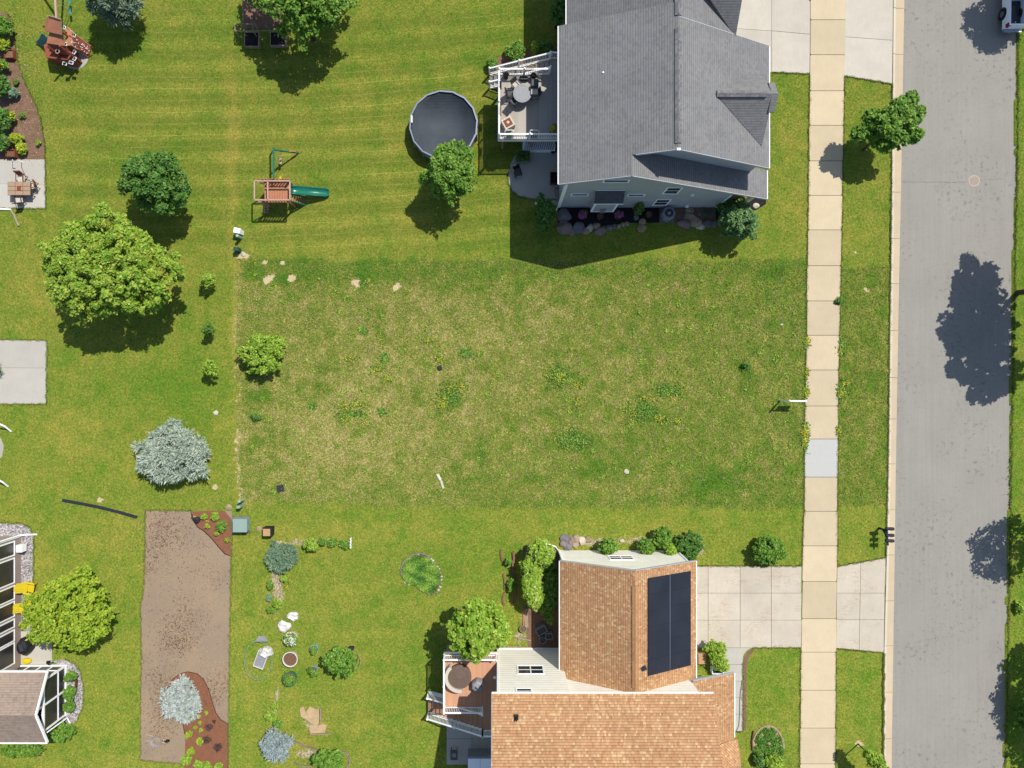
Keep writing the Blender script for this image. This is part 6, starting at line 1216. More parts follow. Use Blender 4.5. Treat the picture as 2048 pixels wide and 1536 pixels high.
for i, (px, py, r_, m_, lb, sx, rot) in enumerate([(1129, 429, 13, 'rock_grey', 'big grey boulder at the left end of the dark mulch bed', 1.1, .1), (1130, 453, 14, 'rock_pink', 'big brownish boulder below the large grey boulder', 1.1, -.2), (1144, 462, 8, 'rock_pink', 'smaller brown boulder at the lower left of the row', 1, .4), (1157, 455, 11, 'rock_grey', 'grey boulder, third large one from the left', 1.2, .1), (1172, 461, 7, 'rock_tan', 'tan stone tucked between two grey boulders', 1.2, .5), (1180, 455, 8, 'rock_white', 'pale pointed boulder in the row', 1.0, .9),
        (1192, 452, 7, 'rock_tan', 'tan stone right of the pale pointed boulder', 1.2, 0), (1200, 461, 9, 'rock_pink', 'brown boulder under the first flower pots', 1.3, .2), (1219, 455, 6.5, 'rock_pink', 'brown stone, first of the shrinking row', 1.2, 0), (1229, 453, 5, 'rock_grey', 'small grey stone in the shrinking row', 1.1, 0), (1238, 452, 5, 'rock_tan', 'small tan stone below the right pink flowers', 1, 0), (1246, 449, 4.5, 'rock_tan', 'small tan stone second from the end of the row', 1, 0), (1255, 447, 4.5, 'rock_tan', 'small tan stone closing the shrinking row', 1.1, 0),
        (1273, 433, 7, 'rock_grey', 'upright grey stone under the climbing shrub', .7, 0), (1285, 443, 6.5, 'rock_tan', 'tan stone at the middle of the bed', 1, 0), (1284, 456, 8, 'rock_tan', 'tan stone nearest the lawn in the middle', 1.1, .2),
        (1380, 419, 8.5, 'rock_tan', 'rounded tan boulder against the grey wall right of the air conditioner', 1, .3), (1379, 433, 9.5, 'rock_tan', 'smooth tan boulder just below another tan boulder', 1.1, 0), (1369, 445, 11, 'rock_pink', 'broad speckled boulder right of the air conditioner', 1.2, -.3), (1391, 443, 11, 'rock_tan', 'broad tan boulder in the right group', 1.2, -.2), (1401, 453, 7, 'rock_white', 'pale flat stone nearest the lawn in the right group', 1.2, 0), (1415, 447, 8, 'rock_grey', 'grey boulder below the hose coil', 1.2, 0), (1428, 447, 8, 'rock_grey', 'last grey boulder before the round sunlit shrub', .9, .5), (1398, 429, 4, 'rock_tan', 'small pinkish stone alone in the brown mulch', .8, .8), (1513, 411, 5, 'rock_white', 'small pale stone at the far right corner of the house', 1.2, 0)]):
    rock(px, py, r_, m_, lb, 300 + i, .62, sx, rot, GR)
GB = 'boulders beside the white gable wall'
for i, (px, py, r_, m_, lb) in enumerate([(1131, 1078, 9, 'rock_grey', 'grey boulder topmost at the left end of the gable wall bed'), (1127, 1089, 7, 'rock_pink', 'brown boulder at the far left of the gable wall bed'), (1136, 1093, 8, 'rock_grey', 'rounded grey boulder touching the white wall corner'), (1142, 1083, 8, 'rock_pink', 'brown boulder in the middle of the gable boulders'), (1154, 1079, 8, 'rock_tan', 'tan boulder upper right of the gable boulders'), (1164, 1083, 8, 'rock_white', 'pale boulder right of the gable boulders'), (1178, 1080, 6, 'rock_tan', 'low tan stone farthest right of the gable boulders'), (1152, 1090, 6, 'rock_tan', 'small tan stone below the middle gable boulder'), (1244, 1082, 4, 'rock_white', 'pale stone between the first two gable shrubs')]):
    rock(px, py, r_, m_, lb, 340 + i, .65, 1.1, i * .4, GB)
for px, py, r_, m_, lb in [(431, 826, 5, 'rock_white', 'round pale stone alone on the left lawn'), (486, 508, 5, 'rock_white', 'white stone beside the dark teal utility box'), (457, 1015, 6, 'rock_tan', 'tan stone at the tip of the corner mulch bed'), (518, 1058, 5, 'rock_tan', 'tan stone left of the black cube planter'), (1254, 943, 5, 'rock_white', 'flat pale stone in the vacant lot'), (1564, 649, 3, 'rock_white', 'tiny white stone at the upper right of the vacant lot'), (1711, 505, 2.5, 'rock_white', 'tiny white stone on the verge beside the kerb')]:
    rock(px, py, r_, m_, lb, int(px), .35)
# edging stones round the planted bed
ER = 'pale stones edging the round planted bed'
spots = [(862, 1118), (866, 1122), (870, 1126), (874, 1134), (878, 1139), (881, 1146), (883, 1153), (882, 1160), (882, 1168), (880, 1174), (877, 1180), (873, 1186), (853, 1184), (847, 1180), (842, 1176), (818, 1169), (810, 1165), (858, 1188), (836, 1109), (856, 1113)]
for i, (px, py) in enumerate(spots): rock(px, py, 2.4 if i != 17 else 3.6, ('pebble', 'rock_white', 'rock_pink')[i % 3] if i != 12 else 'rock_white', 'small pale stone on the rim of the round planted bed', 380 + i, .6, 1.2, i, ER, 'edging_stone')
def edging(pts, label, m_='edgebrown', w_=.06, h=.12, name='garden_edging'):
    mb = MB(); q = [P(*p) for p in pts]
    for a, b in zip(q[:-1], q[1:]): mb.bar(a + Vector((0, 0, h / 2)), b + Vector((0, 0, h / 2)), w_, h)
    return tag(mb.build(name, M[m_], None), label, 'garden edging')
edging([(803, 1150), (802, 1138), (806, 1126), (814, 1116), (826, 1109), (840, 1106), (855, 1110), (862, 1116)], 'curved brown edging on the upper left rim of the round planted bed', 'rock_pink', .08)
edging([(1003, 1098), (1002, 1106), (1003, 1116), (1007, 1125)], 'curved brown edging strip on the lawn, upper one', w_=.12)
edging([(1007, 1147), (1009, 1160), (1010, 1178)], 'brown edging strip on the lawn, middle one', w_=.1)
edging([(1010, 1184), (1006, 1193), (1006, 1203), (1009, 1211)], 'curved brown edging strip on the lawn, lower one', w_=.12)
edging([(1027, 1103), (1028, 1118), (1025, 1135), (1027, 1150), (1030, 1157), (1031, 1190), (1029, 1206)], 'long brown edging beside the cream-flowered shrubs', w_=.16, h=.2)
edging([(587, 1481), (598, 1485), (610, 1492), (625, 1495), (638, 1500)], 'thin brown edging running right from the powder blue spruce', 'rock_pink')
edging([(672, 1500), (690, 1503), (698, 1512), (700, 1524), (693, 1536)], 'thin brown edging curling round the bottom shrub', 'rock_pink', .1)
edging([(588, 1524), (600, 1530), (612, 1531), (632, 1529)], 'thin brown edging at the very bottom edge', 'rock_pink')
edging([(382, 1022), (386, 1040), (396, 1054), (410, 1063), (425, 1078), (438, 1094), (450, 1107), (463, 1112)], 'black edging round the corner mulch bed', 'black', .04, .06)
edging(LB[:12] + LB[11:12], 'dark edging curving round the silver spruce bed', 'darkwood', .04, .06)
edging([(LB[14][0], LB[14][1]), (371, 1471), (366, 1448), (358, 1436)], 'dark edging on the left of the lower mulch bed', 'darkwood', .04, .06)
edging([(1506, 1461), (1503, 1480), (1504, 1500)], 'dark wooden edging on the left rim of the oval flower bed', 'darkwood', .08, .12)
edging([(1536 + 32 * math.cos(t), 1500 + 49 * math.sin(t)) for t in np.linspace(3.3, 6.2, 14)], 'pale stone edging over the top of the oval flower bed', 'rock_tan', .12, .06)
edging([(152, 1352), (155, 1362), (153, 1378)], 'brown edging strip in the gravel by the sunroom', 'darkwood', .12, .2)
# air conditioner
def aircon(px, py, label, s_=.85):
    c = P(px, py, .75); e = empty('air_conditioner', (c.x, c.y, 0), label, 'air conditioner')
    MB().lathe((c.x, c.y, .05), [(s_ * .56, 0), (s_ * .56, .7), (s_ * .5, .74), (s_ * .3, .74)], 8).build('casing', M['greypot'], e)
    MB().lathe((c.x, c.y, .8), [(.29, 0), (.29, .015), (.1, .02)], 24).build('fan_grille', M['darkgrey'], e); MB().lathe((c.x, c.y, .82), [(.12, 0), (.1, .03), (.02, .04)], 14).build('motor_cap', M['silver'], e)
    MB().box((c.x, c.y, .025), (s_ * 1.2, s_ * 1.2, .06)).build('pad', M['rock_grey'], e)
aircon(1338, 426, 'grey octagonal air conditioner beside the grey house wall')
for px, py, fl_, lb in [(1165, 430.6, 1, 'pot of pink and white flowers on dark mulch, left one'), (1237, 430.6, 1, 'pot of pink and white flowers on dark mulch, right one'), (1200.5, 432.7, 0, 'empty round brown pot between the two pink flower pots'), (1298, 429, 0, 'empty round brown pot left of the air conditioner')]:
    pot(px, py, 0, .3 if fl_ else .24, .35, 'darkwood', 'soil', lb, ('lf_dark', 'petal_pink') if fl_ else None, seed=int(px))
c = P(1414.5, 422, 0); o = MB().tube([c + Vector(((.2 + .012 * t) * math.cos(t), (.2 + .012 * t) * math.sin(t), .05 + .012 * t)) for t in np.linspace(0, 26, 90)], .018, 6).build('hose', M['hose'], None); tag(o, 'coiled green garden hose on brown mulch', 'hose')
# brown deck furniture
c = P(919, 1355, BZ + .6); e = empty('round_daybed', (c.x, c.y, BZ), 'round brown wicker daybed with pale curved cushion on the brown deck', 'daybed')
MB().lathe((c.x, c.y, BZ), [(.72, 0), (.78, .3), (.8, .52), (.76, .56), (.58, .57), (.575, .555), (.42, .56), (.41, .545), (.27, .56), (.26, .545), (.03, .56)], 44).build('seat', M['wicker'], e)
cu = MB(); 
for a, b in zip(np.linspace(2.3, 4.9, 16)[:-1], np.linspace(2.3, 4.9, 16)[1:]): cu.prism([(c.x + r_ * math.cos(t), c.y + r_ * math.sin(t)) for r_, t in ((.78, a), (1.0, a), (1.0, b), (.78, b))], BZ + .1, BZ + .72)
cu.build('backrest', M['cream'], e)
c = P(955.7, 1374, BZ + .7); e = empty('covered_grill', (c.x, c.y, BZ), 'pale grey covered grill in the shade on the brown deck', 'grill')
MB().lathe((c.x, c.y, BZ), [(.44, 0), (.46, .5), (.4, .68), (.25, .76), (.05, .78)], 7, sx=1.0, sy=.9).build('cover', M['greypot'], e); MB().tube([(c.x - .18, c.y - .1, BZ + .74), (c.x - .14, c.y + .05, BZ + .86), (c.x - .05, c.y - .12, BZ + .76)], .03, 6).tube([(c.x + .12, c.y + .1, BZ + .78), (c.x + .28, c.y + .06, BZ + .74)], .03, 6).build('handle', M['black'], e)
tag(MB().bar(P(887, 1325, 2.3), P(897, 1290, 1.0), .12).build('leaning_board', M['weathered'], None), 'weathered board leaning from the corner of the brown deck', 'board')
tag(MB().box(P(989.5, 1355, 3.2), (.2, .12, .18)).build('wall_light', M['white'], None), 'small white lamp on the wall above the brown deck', 'lamp')
# shaded things under the brown deck
c = P(908, 1510, .5); e = empty('side_table', (c.x, c.y, 0), 'small dark table on the shaded patio below the brown deck', 'table'); MB().box((c.x, c.y, .5), (.5, .7, .04)).build('tabletop', M['wicker'], e)
for dx in (-.2, .2):
    for dy in (-.3, .3): MB().bar((c.x + dx, c.y + dy, 0), (c.x + dx, c.y + dy, .48), .04).build('leg', M['black'], e)
MB().lathe((c.x, c.y, .52), [(.14, 0), (.17, .03), (.06, .02)], 14).build('tray', M['greypot'], e)
c = P(960, 1524, 1.1); e = empty('storage_shed', (c.x, c.y, 0), 'low pale grey storage shed at the bottom edge beside the patio', 'shed'); MB().box((c.x, c.y - .7, .55), (1.7, 2.2, 1.1)).build('body', M['greypot'], e); MB().box((c.x - .42, c.y - .35, 1.13), (.84, 1.2, .05)).build('lid', M['trim'], e); MB().box((c.x + .44, c.y - .35, 1.13), (.84, 1.2, .05)).build('lid', M['trim'], e)
# things left of tan house
for (px, py, sx, sy, rot, lb) in [(1083, 1262, .75, .5, .5, 'grey slab crate in the shade left of the tan roof, larger one'), (1098, 1273, .5, .45, .1, 'grey slab crate in the shade left of the tan roof, smaller one')]: fbox(px, py, 0, sx, sy, .5, 'greypot', 'darkgrey', lb, 'garden_crate', 'crate', rot)
pot(1085, 1281, 0, .25, .4, 'greypot', 'darkgrey', 'grey round bucket in the shade left of the tan roof', name='bucket')
pot(1046, 1258, 0, .24, .3, 'greypot', 'soil', 'grey round bucket on the sunlit strip by the shade line', name='bucket')
for (a, b, lb, m_) in [((1048, 1217), (1047, 1252), 'thin brown board edging the sunlit planting strip', 'cedar'), ((1052, 1217), (1053, 1255), 'wide pale plank lying on the sunlit planting strip', 'weathered'), ((1035, 1276), (1062, 1281), 'grey stick pile lying above the white wall', 'weathered'), ((1013, 1294), (1060, 1295), 'long weathered timber along the foot of the white wall', 'weathered')]: tag(MB().bar(P(*a, .08), P(*b, .08), .1 if 'wide' not in lb else .25, .06).build('plank', M[m_], None), lb, 'plank')
# garden pots
pot(582, 1277, 0, .46, .5, 'cream', 'chips', 'large cream tub of herbs beside the white plastic bags', ('lf_mid', 'petal_white'), seed=11, n=1100, name='garden_tub')
pot(580, 1319, 0, .52, .5, 'white_plastic', 'soil', 'large white-rimmed tub of bare brown soil', name='garden_tub')
pot(579, 1359, 0, .5, .5, 'tealpot', 'soil', 'dark teal tub of short green sprouts', ('lf_mid',), seed=13, n=700, name='garden_tub')
pot(628, 1299, 0, .3, .38, 'bluepot', 'soil', 'light blue pot with spiky plant, upper one of two', ('lf_mid',), seed=14, n=420); pot(627, 1341, 0, .3, .38, 'bluepot', 'soil', 'light blue pot with leafy plant, lower one of two', ('lf_mid',), seed=15, n=420)
def bag(px, py, rx, ry, label, seed, m_='white_plastic', hz=.22):
    rr = random.Random(seed); n = 13; c = P(px, py, .1); k = 1 / 28; mb = MB(); ring = lambda s_, z: [(c.x + rx * k * s_ * math.cos(2 * math.pi * i / n) * f[i], c.y + ry * k * s_ * math.sin(2 * math.pi * i / n) * f[i], z + rr.uniform(0, .07)) for i in range(n)]
    f = [rr.uniform(.75, 1.15) for _ in range(n)]; vs = ring(1, .01) + ring(.93, hz * .55) + ring(.6, hz) + ring(.25, hz * .8) + [(c.x, c.y, hz)]
    fs = [(r_ * n + i, r_ * n + (i + 1) % n, (r_ + 1) * n + (i + 1) % n, (r_ + 1) * n + i) for r_ in range(3) for i in range(n)] + [(3 * n + i, 3 * n + (i + 1) % n, 4 * n) for i in range(n)]
    return tag(mb.add(vs, fs).build('plastic_sheet', M[m_], None), label, 'plastic bag')
bag(585, 1233, 12, 10, 'crumpled white plastic sheet, topmost by the garden strip', 1); bag(568, 1253, 13, 13, 'crumpled white plastic sheet beside the cream tub', 2); bag(533, 1303, 14, 11, 'crumpled white plastic sheet on the raised garden bin', 3, hz=.55)
c = P(521, 1320, .45); fbox(521, 1320, 0, .75, 1.2, .42, 'white_plastic', 'greypot', 'leaning white garden bin with grey trays inside', 'garden_bin', 'bin', -.35)
# wire fence ring with panel
fc = MB(); pts = [P(520 + 27 * math.cos(t), 1316 + 38 * math.sin(t)) for t in np.linspace(0, 6.283, 28)]
e = empty('wire_fence', P(520, 1316)[:], 'low oval wire mesh fence around the white garden bin', 'fence')
for a, b in zip(pts[:-1], pts[1:]):
    fc.bar(a + Vector((0, 0, .5)), b + Vector((0, 0, .5)), .012); fc.bar(a + Vector((0, 0, .25)), b + Vector((0, 0, .25)), .01); fc.bar(a, a + Vector((0, 0, .5)), .012)
fc.build('mesh', M['pale_green'], e); MB().bar(P(510, 1283, .45), P(536, 1283, .45), .03).slab3([P(511, 1282, .4), P(535, 1282, .4), P(530, 1272, .1), P(517, 1272, .1)], .02).build('panel', M['greypot'], e)
# straw garden box
e = empty('straw_garden', P(630, 1440)[:], 'straw-filled garden frame of broken boards on the lower lawn', 'garden frame')
MB().prism([P(*p) for p in [(600, 1416), (607, 1412), (612, 1424), (620, 1412), (632, 1418), (638, 1416), (639, 1440), (636, 1450), (646, 1447), (654, 1449), (650, 1464), (622, 1466), (617, 1458), (626, 1448), (610, 1436), (602, 1432)]], 0, .08).build('straw_bed', M['straw'], e)
for a, b, w_ in (((642, 1416), (642, 1444), .09), ((620, 1468), (663, 1467), .05), ((618, 1459), (621, 1470), .04)): MB().bar(P(*a, .12), P(*b, .12), w_, .16).build('board', M['weathered'], e)
# white picket edge
e = empty('picket_edge', P(702, 1086)[:], 'short white picket edging closing the garden strip', 'picket fence')
for k in range(4): MB().box((*P(702.5, 1077 + k * 5.4).xy, .15), (.07, .13, .3)).build('picket', M['white'], e)
MB().bar(P(702.5, 1075, .1), P(702.5, 1096, .1), .03).build('rail', M['white'], e)
tag(MB().box(P(703, 1296, .25), (.34, .2, .3)).build('solar_lamp', M['navy'], None), 'small dark box on a post by the young fruit tree', 'lamp')
e = empty('plant_hoop', P(716, 1322)[:], 'thin wire hoop beside the young fruit tree', 'plant support'); MB().tube([P(710 + 12 * math.cos(t), 1322 + 15 * math.sin(t), .45) for t in np.linspace(-1.6, 1.6, 12)], .02, 5).build('hoop', M['paleb'], e); MB().tube([P(718, 1313, .4), P(712, 1331, .0)], .02, 5).build('stake', M['paleb'], e)
# utility boxes
def transformer():
    c = P(480, 1051, .75); e = empty('transformer_box', (c.x, c.y, 0), 'pale green utility transformer on a pad beside the corner mulch bed', 'utility box')
    MB().box((*P(482, 1049, 0).xy, .03), (1.25, 1.2, .1)).build('pad', M['rock_grey'], e); MB().box((c.x, c.y, .42), (.98, .92, .7)).build('body', M['trans_green'], e, bevel=.03)
    MB().box((c.x, c.y, .785), (1.0, .94, .03)).build('lid', M['trans_green'], e, bevel=.01); MB().box((c.x + .46, c.y + .1, .5), (.1, .06, .1)).build('latch', M['silver'], e)
transformer()
def pedestal(px, py, h, r_, m_, label, square=False, rot=0):
    c = P(px, py, h); e = empty('utility_pedestal', (c.x, c.y, 0), label, 'utility box')
    (MB().box((c.x, c.y, h / 2), (r_ * 2, r_ * 1.5, h), rot) if square else MB().lathe((c.x, c.y, 0), [(r_, 0), (r_, h - .06), (r_ * .8, h)], 16)).build('body', M[m_], e, bevel=.01 if square else 0)
    (MB().box((c.x, c.y, h + .02), (r_ * 2.1, r_ * 1.6, .05), rot) if square else MB().lathe((c.x, c.y, h - .02), [(r_ * 1.05, 0), (r_ * .9, .05), (.02, .07)], 16)).build('cap', M[m_], e)
pedestal(474, 461, .75, .22, 'white', 'low white utility cabinet above the vacant lot corner', True, -.2); pedestal(474, 471.5, .85, .11, 'pale_green', 'pale green round utility post at the upper left lot corner'); pedestal(472, 498, .6, .17, 'dark_teal', 'dark teal utility box beside a white stone', True, 0)
pedestal(478, 1003, .85, .1, 'pale_green', 'pale green round utility post above the transformer'); pedestal(477, 1014, .7, .12, 'trans_green', 'small square grey-green utility post above the transformer', True, .1)
c = P(533, 1065, .75); e = empty('cube_planter', (c.x, c.y, 0), 'black cube planter with tan top right of the transformer', 'planter'); MB().box((c.x + .02, c.y + .02, .36), (.62, .62, .72)).build('body', M['black'], e, bevel=.02); MB().box((c.x, c.y, .735), (.5, .5, .03)).build('top', M['tanwicker'], e)
# corner bed things
c = P(393, 1040, .25); e = empty('watering_can', (c.x, c.y, 0), 'blue-grey watering can in the corner mulch bed', 'watering can'); MB().lathe((c.x, c.y, 0), [(.2, 0), (.22, .25), (.15, .33), (.08, .34)], 18).build('body', M['navy'], e); MB().tube([(c.x - .15, c.y + .02, .15), (c.x - .35, c.y + .22, .35)], .03, 6).build('spout', M['dark_teal'], e); MB().tube([(c.x - .1, c.y, .33), (c.x, c.y + .02, .46), (c.x + .14, c.y, .3)], .02, 6).build('handle', M['navy'], e)
c = P(402, 1037, 0); e = empty('rake', c[:], 'yellow-handled rake lying across the corner mulch bed', 'rake'); MB().tube([P(386, 1032, .06), P(418, 1043, .05)], .022, 6).build('handle', M['yellow'], e); MB().bar(P(385, 1029, .04), P(384, 1035, .04), .04).build('head', M['black'], e)
c = P(311, 1483, .55); e = empty('wheelbarrow', (c.x, c.y, 0), 'wheelbarrow with brown load and wooden handles on the soil plot', 'wheelbarrow')
MB().lathe((c.x, c.y, .28), [(.25, 0), (.44, .25), (.46, .27), (.41, .26), (.24, .05)], 18, sx=1.0, sy=.85).build('tray', M['greypot'], e); MB().lathe((c.x, c.y, .32), [(.3, 0), (.36, .12), (.03, .17)], 16, sx=1, sy=.85).build('load', M['soilmat'], e)
for a, b in (((292, 1468), (332, 1480)), ((293, 1481), (331, 1485))): MB().bar(P(*a, .5), P(*b, .3), .05).build('handle', M['palewood'], e)
w_ = MB(); cw_ = P(334, 1482, .18); w_.lathe((0, 0, -.04), [(.1, 0), (.18, .0), (.18, .08), (.1, .08)], 18); vs = [(cw_.x + x, cw_.y + z, .18 + y) for x, y, z in w_.v]; MB().add(vs, w_.f).build('wheel', M['black'], e)
# drain pipe, pavers, etc
dp = MB(); pts = [P(126, 1000), P(160, 1006), P(200, 1014), P(240, 1024), P(275, 1034)]
for a, b in zip(pts[:-1], pts[1:]): dp.bar(a + Vector((0, 0, .06)), b + Vector((0, 0, .06)), .17, .1)
tag(dp.build('drain_channel', M['navy'], None), 'long black drain strip lying on the left lawn', 'drain pipe')
mat_(561, 977, 0, .5, .5, 'navy', 'dark slate square lying in the lower left of the vacant lot', 'paver', 'paver', .2, .04)
c = P(880, 735, .15); tag(MB().box((c.x, c.y, .1), (.24, .3, .18), .3).build('valve_box', M['navy'], None), 'small black valve box in the middle of the vacant lot', 'utility box')
e = empty('folded_cardboard', P(880, 960)[:], 'twisted pale cardboard strip lying in the vacant lot', 'cardboard'); MB().slab3([P(872, 949, .06), P(877, 947, .1), P(883, 958, .04), P(880, 962, .04)], .02).build('flap', M['white_plastic'], e); MB().slab3([P(880, 962, .04), P(884, 960, .05), P(889, 976, .12), P(885, 978, .1)], .02).build('flap', M['cream'], e)
# top garden frames
for px, py, sx, sy, lb in [(503, 78, 1.02, 1.05, 'raised wooden garden bed of dark soil, left one under the pale tree'), (555.5, 77, 1.1, 1.0, 'raised wooden garden bed of dark soil, right one under the pale tree')]: fbox(px, py, 0, sx, sy, .35, 'weathered', 'mulch_dark', lb, 'raised_bed', 'garden bed')
e = empty('garden_trellis', P(530, 60)[:], 'open timber frame fence above the raised garden beds', 'fence'); tf = MB()
for a, b, z in (((470, 48), (506, 48), 1.0), ((470, 62), (506, 62), 1.0), ((470, 48), (470, 62), 1.0), ((506, 48), (506, 62), 1.0), ((506, 62), (570, 61), 1.0), ((486, 0), (486, 48), .9), ((505, 40), (516, 60), .6), ((530, 50), (541, 60), .6)): tf.bar(P(*a, z), P(*b, z), .05)
tf.build('rail', M['weathered'], e)
for p_ in ((470, 48), (470, 62), (506, 62), (570, 61), (486, 2)): q = P(*p_, 1.0); MB().bar((q.x, q.y, 0), q, .06).build('post', M['weathered'], e)
bed('mulch_bed', [(484, -20), (560, -20), (565, 55), (486, 58)], M['mulch_brown'])
# left patio
c = P(38, 377, .72); e = empty('patio_table', (c.x, c.y, 0), 'rectangular stone-tiled table on the upper left patio', 'table')
sx, sy = 46 / 28 * (H - .72) / H, 27 / 28 * (H - .72) / H
tt = MB()
for i in range(3):
    for j in range(3): tt.box((c.x + (i - 1) * sx / 3, c.y + (j - 1) * sy / 3, .71), (sx / 3 - .03, sy / 3 - .03, .03))
t_ = MB().box((c.x, c.y, .695), (sx, sy, .03)).build('tabletop', M['darkwood'], e); tt.build('tiles', M['tile'], t_); MB().box((c.x, c.y, .73), (.28, .28, .02)).build('centre_tile', M['rust'], t_)
for dx in (-.7, .7):
    for dy in (-.4, .4): MB().bar((c.x + dx, c.y + dy, 0), (c.x + dx, c.y + dy, .69), .05).build('leg', M['darkwood'], e)
chair(42, 357, 0, 0, 'brown chair above the tiled patio table', 'chairs around the tiled table', ('rust', 'cream'), .48); chair(66, 371, 0, -1.2, 'brown-framed chair right of the tiled patio table', 'chairs around the tiled table', ('rust', 'cream'), .42); chair(38, 399, 0, 3.3, 'brown chair below the tiled patio table', 'chairs around the tiled table', ('darkwood', 'cream'), .48)
fbox(20, 306, 0, .65, .5, .4, 'rust', 'soil', 'rust-red planter box beside the upper left patio'); fbox(17, 107, 0, .65, .6, .4, 'rust', 'mulch_brown', 'rusty square planter frame in the brown mulch bed')
e = empty('wind_chime', P(43, 345)[:], 'white-topped wind chime pole on the upper left patio', 'wind chime'); q = P(43, 324, 1.6); MB().tube([(P(43, 335).x, P(43, 335).y, 0), q], .02, 6).build('pole', M['darkgrey'], e); MB().tube([q + Vector((-.2, .08, 0)), q + Vector((0, 0, .05)), q + Vector((.22, -.05, 0))], .035, 6).build('vane', M['white_plastic'], e)
tag(MB().tube([P(25, 320, .8), P(25, 336, .05)], .03, 6).build('patio_stake', M['white'], None), 'short white stake on the upper left patio', 'stake')
tag(MB().tube([P(-10, 418, .07), P(22, 419, .06)], .06, 8).build('downspout', M['white'], None), 'white downspout end below the upper left patio', 'downspout'); tag(MB().tube([P(22, 421, .06), P(29, 432, .06), P(34, 445, .05), P(38, 452, .04)], [.05, .08, .07, .09], 8).build('driftwood', M['paleb'], None), 'twisted driftwood stick at the downspout end', 'driftwood')
for (a, b, c_, lb) in [((-6, 846), (10, 853), (22, 863), 'white curved metal tube reaching in from the left edge, upper one'), ((-8, 957), (6, 965), (16, 973), 'white curved metal tube reaching in from the left edge, lower one')]: tag(MB().tube([P(*a, .9), P(*b, .5), P(*c_, .05)], .06, 8).build('metal_leg', M['white'], None), lb, 'metal leg')
plant('dark_shrub', 'spiky dark plant casting a star shadow on the lower left patio', 'plant', -8, 738, 12, 14, .5, M['lf_dark'], .12, 500, 6, 'needle', 210, hz=.5, trunk=.02, parts=SH)
# things by the long window wall
def adir(px, py, rot, lb):
    c = P(px, py, .5); e = empty('garden_chair', (c.x, c.y, 0), lb, 'chair', 'yellow chairs by the window wall'); cs, sn = math.cos(rot), math.sin(rot); t = lambda x, y, z: (c.x + x * cs - y * sn, c.y + x * sn + y * cs, z)
    bk = MB()
    for k in range(6):
        x = -.3 + k * .12; L = .62 - abs(x) * .5; bk.add([t(x - .055, .2, .35), t(x + .055, .2, .35), t(x + .055, .2 + L, .95), t(x - .055, .2 + L, .95), t(x - .055, .2, .33), t(x + .055, .2, .33), t(x + .055, .2 + L, .93), t(x - .055, .2 + L, .93)], [(0, 1, 2, 3), (7, 6, 5, 4), (0, 4, 5, 1), (1, 5, 6, 2), (2, 6, 7, 3), (3, 7, 4, 0)])
    bk.build('backrest', M['yellow'], e); MB().add([t(-.3, .22, .3), t(.3, .22, .3), t(.3, -.3, .42), t(-.3, -.3, .42), t(-.3, .22, .27), t(.3, .22, .27), t(.3, -.3, .39), t(-.3, -.3, .39)], [(0, 3, 2, 1), (4, 5, 6, 7), (0, 1, 5, 4), (1, 2, 6, 5), (2, 3, 7, 6), (3, 0, 4, 7)]).build('seat', M['yellow'], e)
    for s_ in (-1, 1):
        MB().bar(t(s_ * .38, -.35, .55), t(s_ * .38, .35, .52), .12, .03).build('armrest', M['yellow'], e)
        for y in (-.3, .3): MB().bar(t(s_ * .35, y, 0), t(s_ * .35, y, .53), .05).build('leg', M['yellow'], e)
adir(58, 1177, 1.4, 'yellow slatted garden chair on the gravel, upper one'); adir(54, 1217, 1.4, 'yellow slatted garden chair partly under the tree, lower one')
pot(57, 1195, 0, .3, .4, 'darkgrey', 'soil', 'dark round pot with green plant between the yellow chairs', ('lf_yellow',), seed=31); pot(43, 1253, 0, .22, .4, 'darkwood', 'soil', 'dark glazed pot by the wall under the tree edge')
c = P(43, 1295, .95); e = empty('covered_grill', (c.x, c.y, 0), 'black-covered grill on the pale patio by the window wall', 'grill'); MB().lathe((c.x, c.y, 0), [(.6, 0), (.62, .7), (.5, .95), (.2, 1.02), (.03, 1.0)], 9, sx=.75, sy=1.0).build('cover', M['black'], e); MB().box((c.x, c.y, 1.0), (.25, .5, .08), .3).build('hood', M['darkgrey'], e)
tag(MB().lathe(P(53, 1322, .15), [(.33, -.1), (.35, .0), (.3, .1), (.05, .12)], 20, sx=1, sy=.6).build('yellow_disc', M['yellow'], None), 'yellow oval lid lying on the pale patio', 'lid'); tag(MB().slab3([P(93, 1322, .9), P(102, 1321, 1.0), P(97, 1331, .5), P(92, 1327, .7)], .03).build('purple_cloth', M['navy'], None), 'small purple cloth hanging at the sunroom corner', 'cloth')
# wicker box
c = P(1404, 1318, .5); e = empty('wicker_basket', (c.x, c.y, 0), 'tan wicker basket seat beside the bright green bush', 'basket'); MB().box((c.x, c.y, .28), (.62, .75, .5)).build('body', M['tanwicker'], e, bevel=.05); MB().box((c.x, c.y, .56), (.56, .69, .06)).build('cushion', M['tanwicker'], e, bevel=.02)
fbox(1436, 1343, 0, .8, .4, .5, 'trim', 'mulch_dark', 'pale grey planter at the roof corner by the footpath')
o = MB().tube([P(x, y, .08) for x, y in ((1473, 1462), (1478, 1452), (1480, 1425), (1480, 1400), (1482, 1380), (1485, 1360))], .02, 6).build('hose', M['greypot'], None); tag(o, 'thin grey hose lying along the narrow footpath', 'hose')
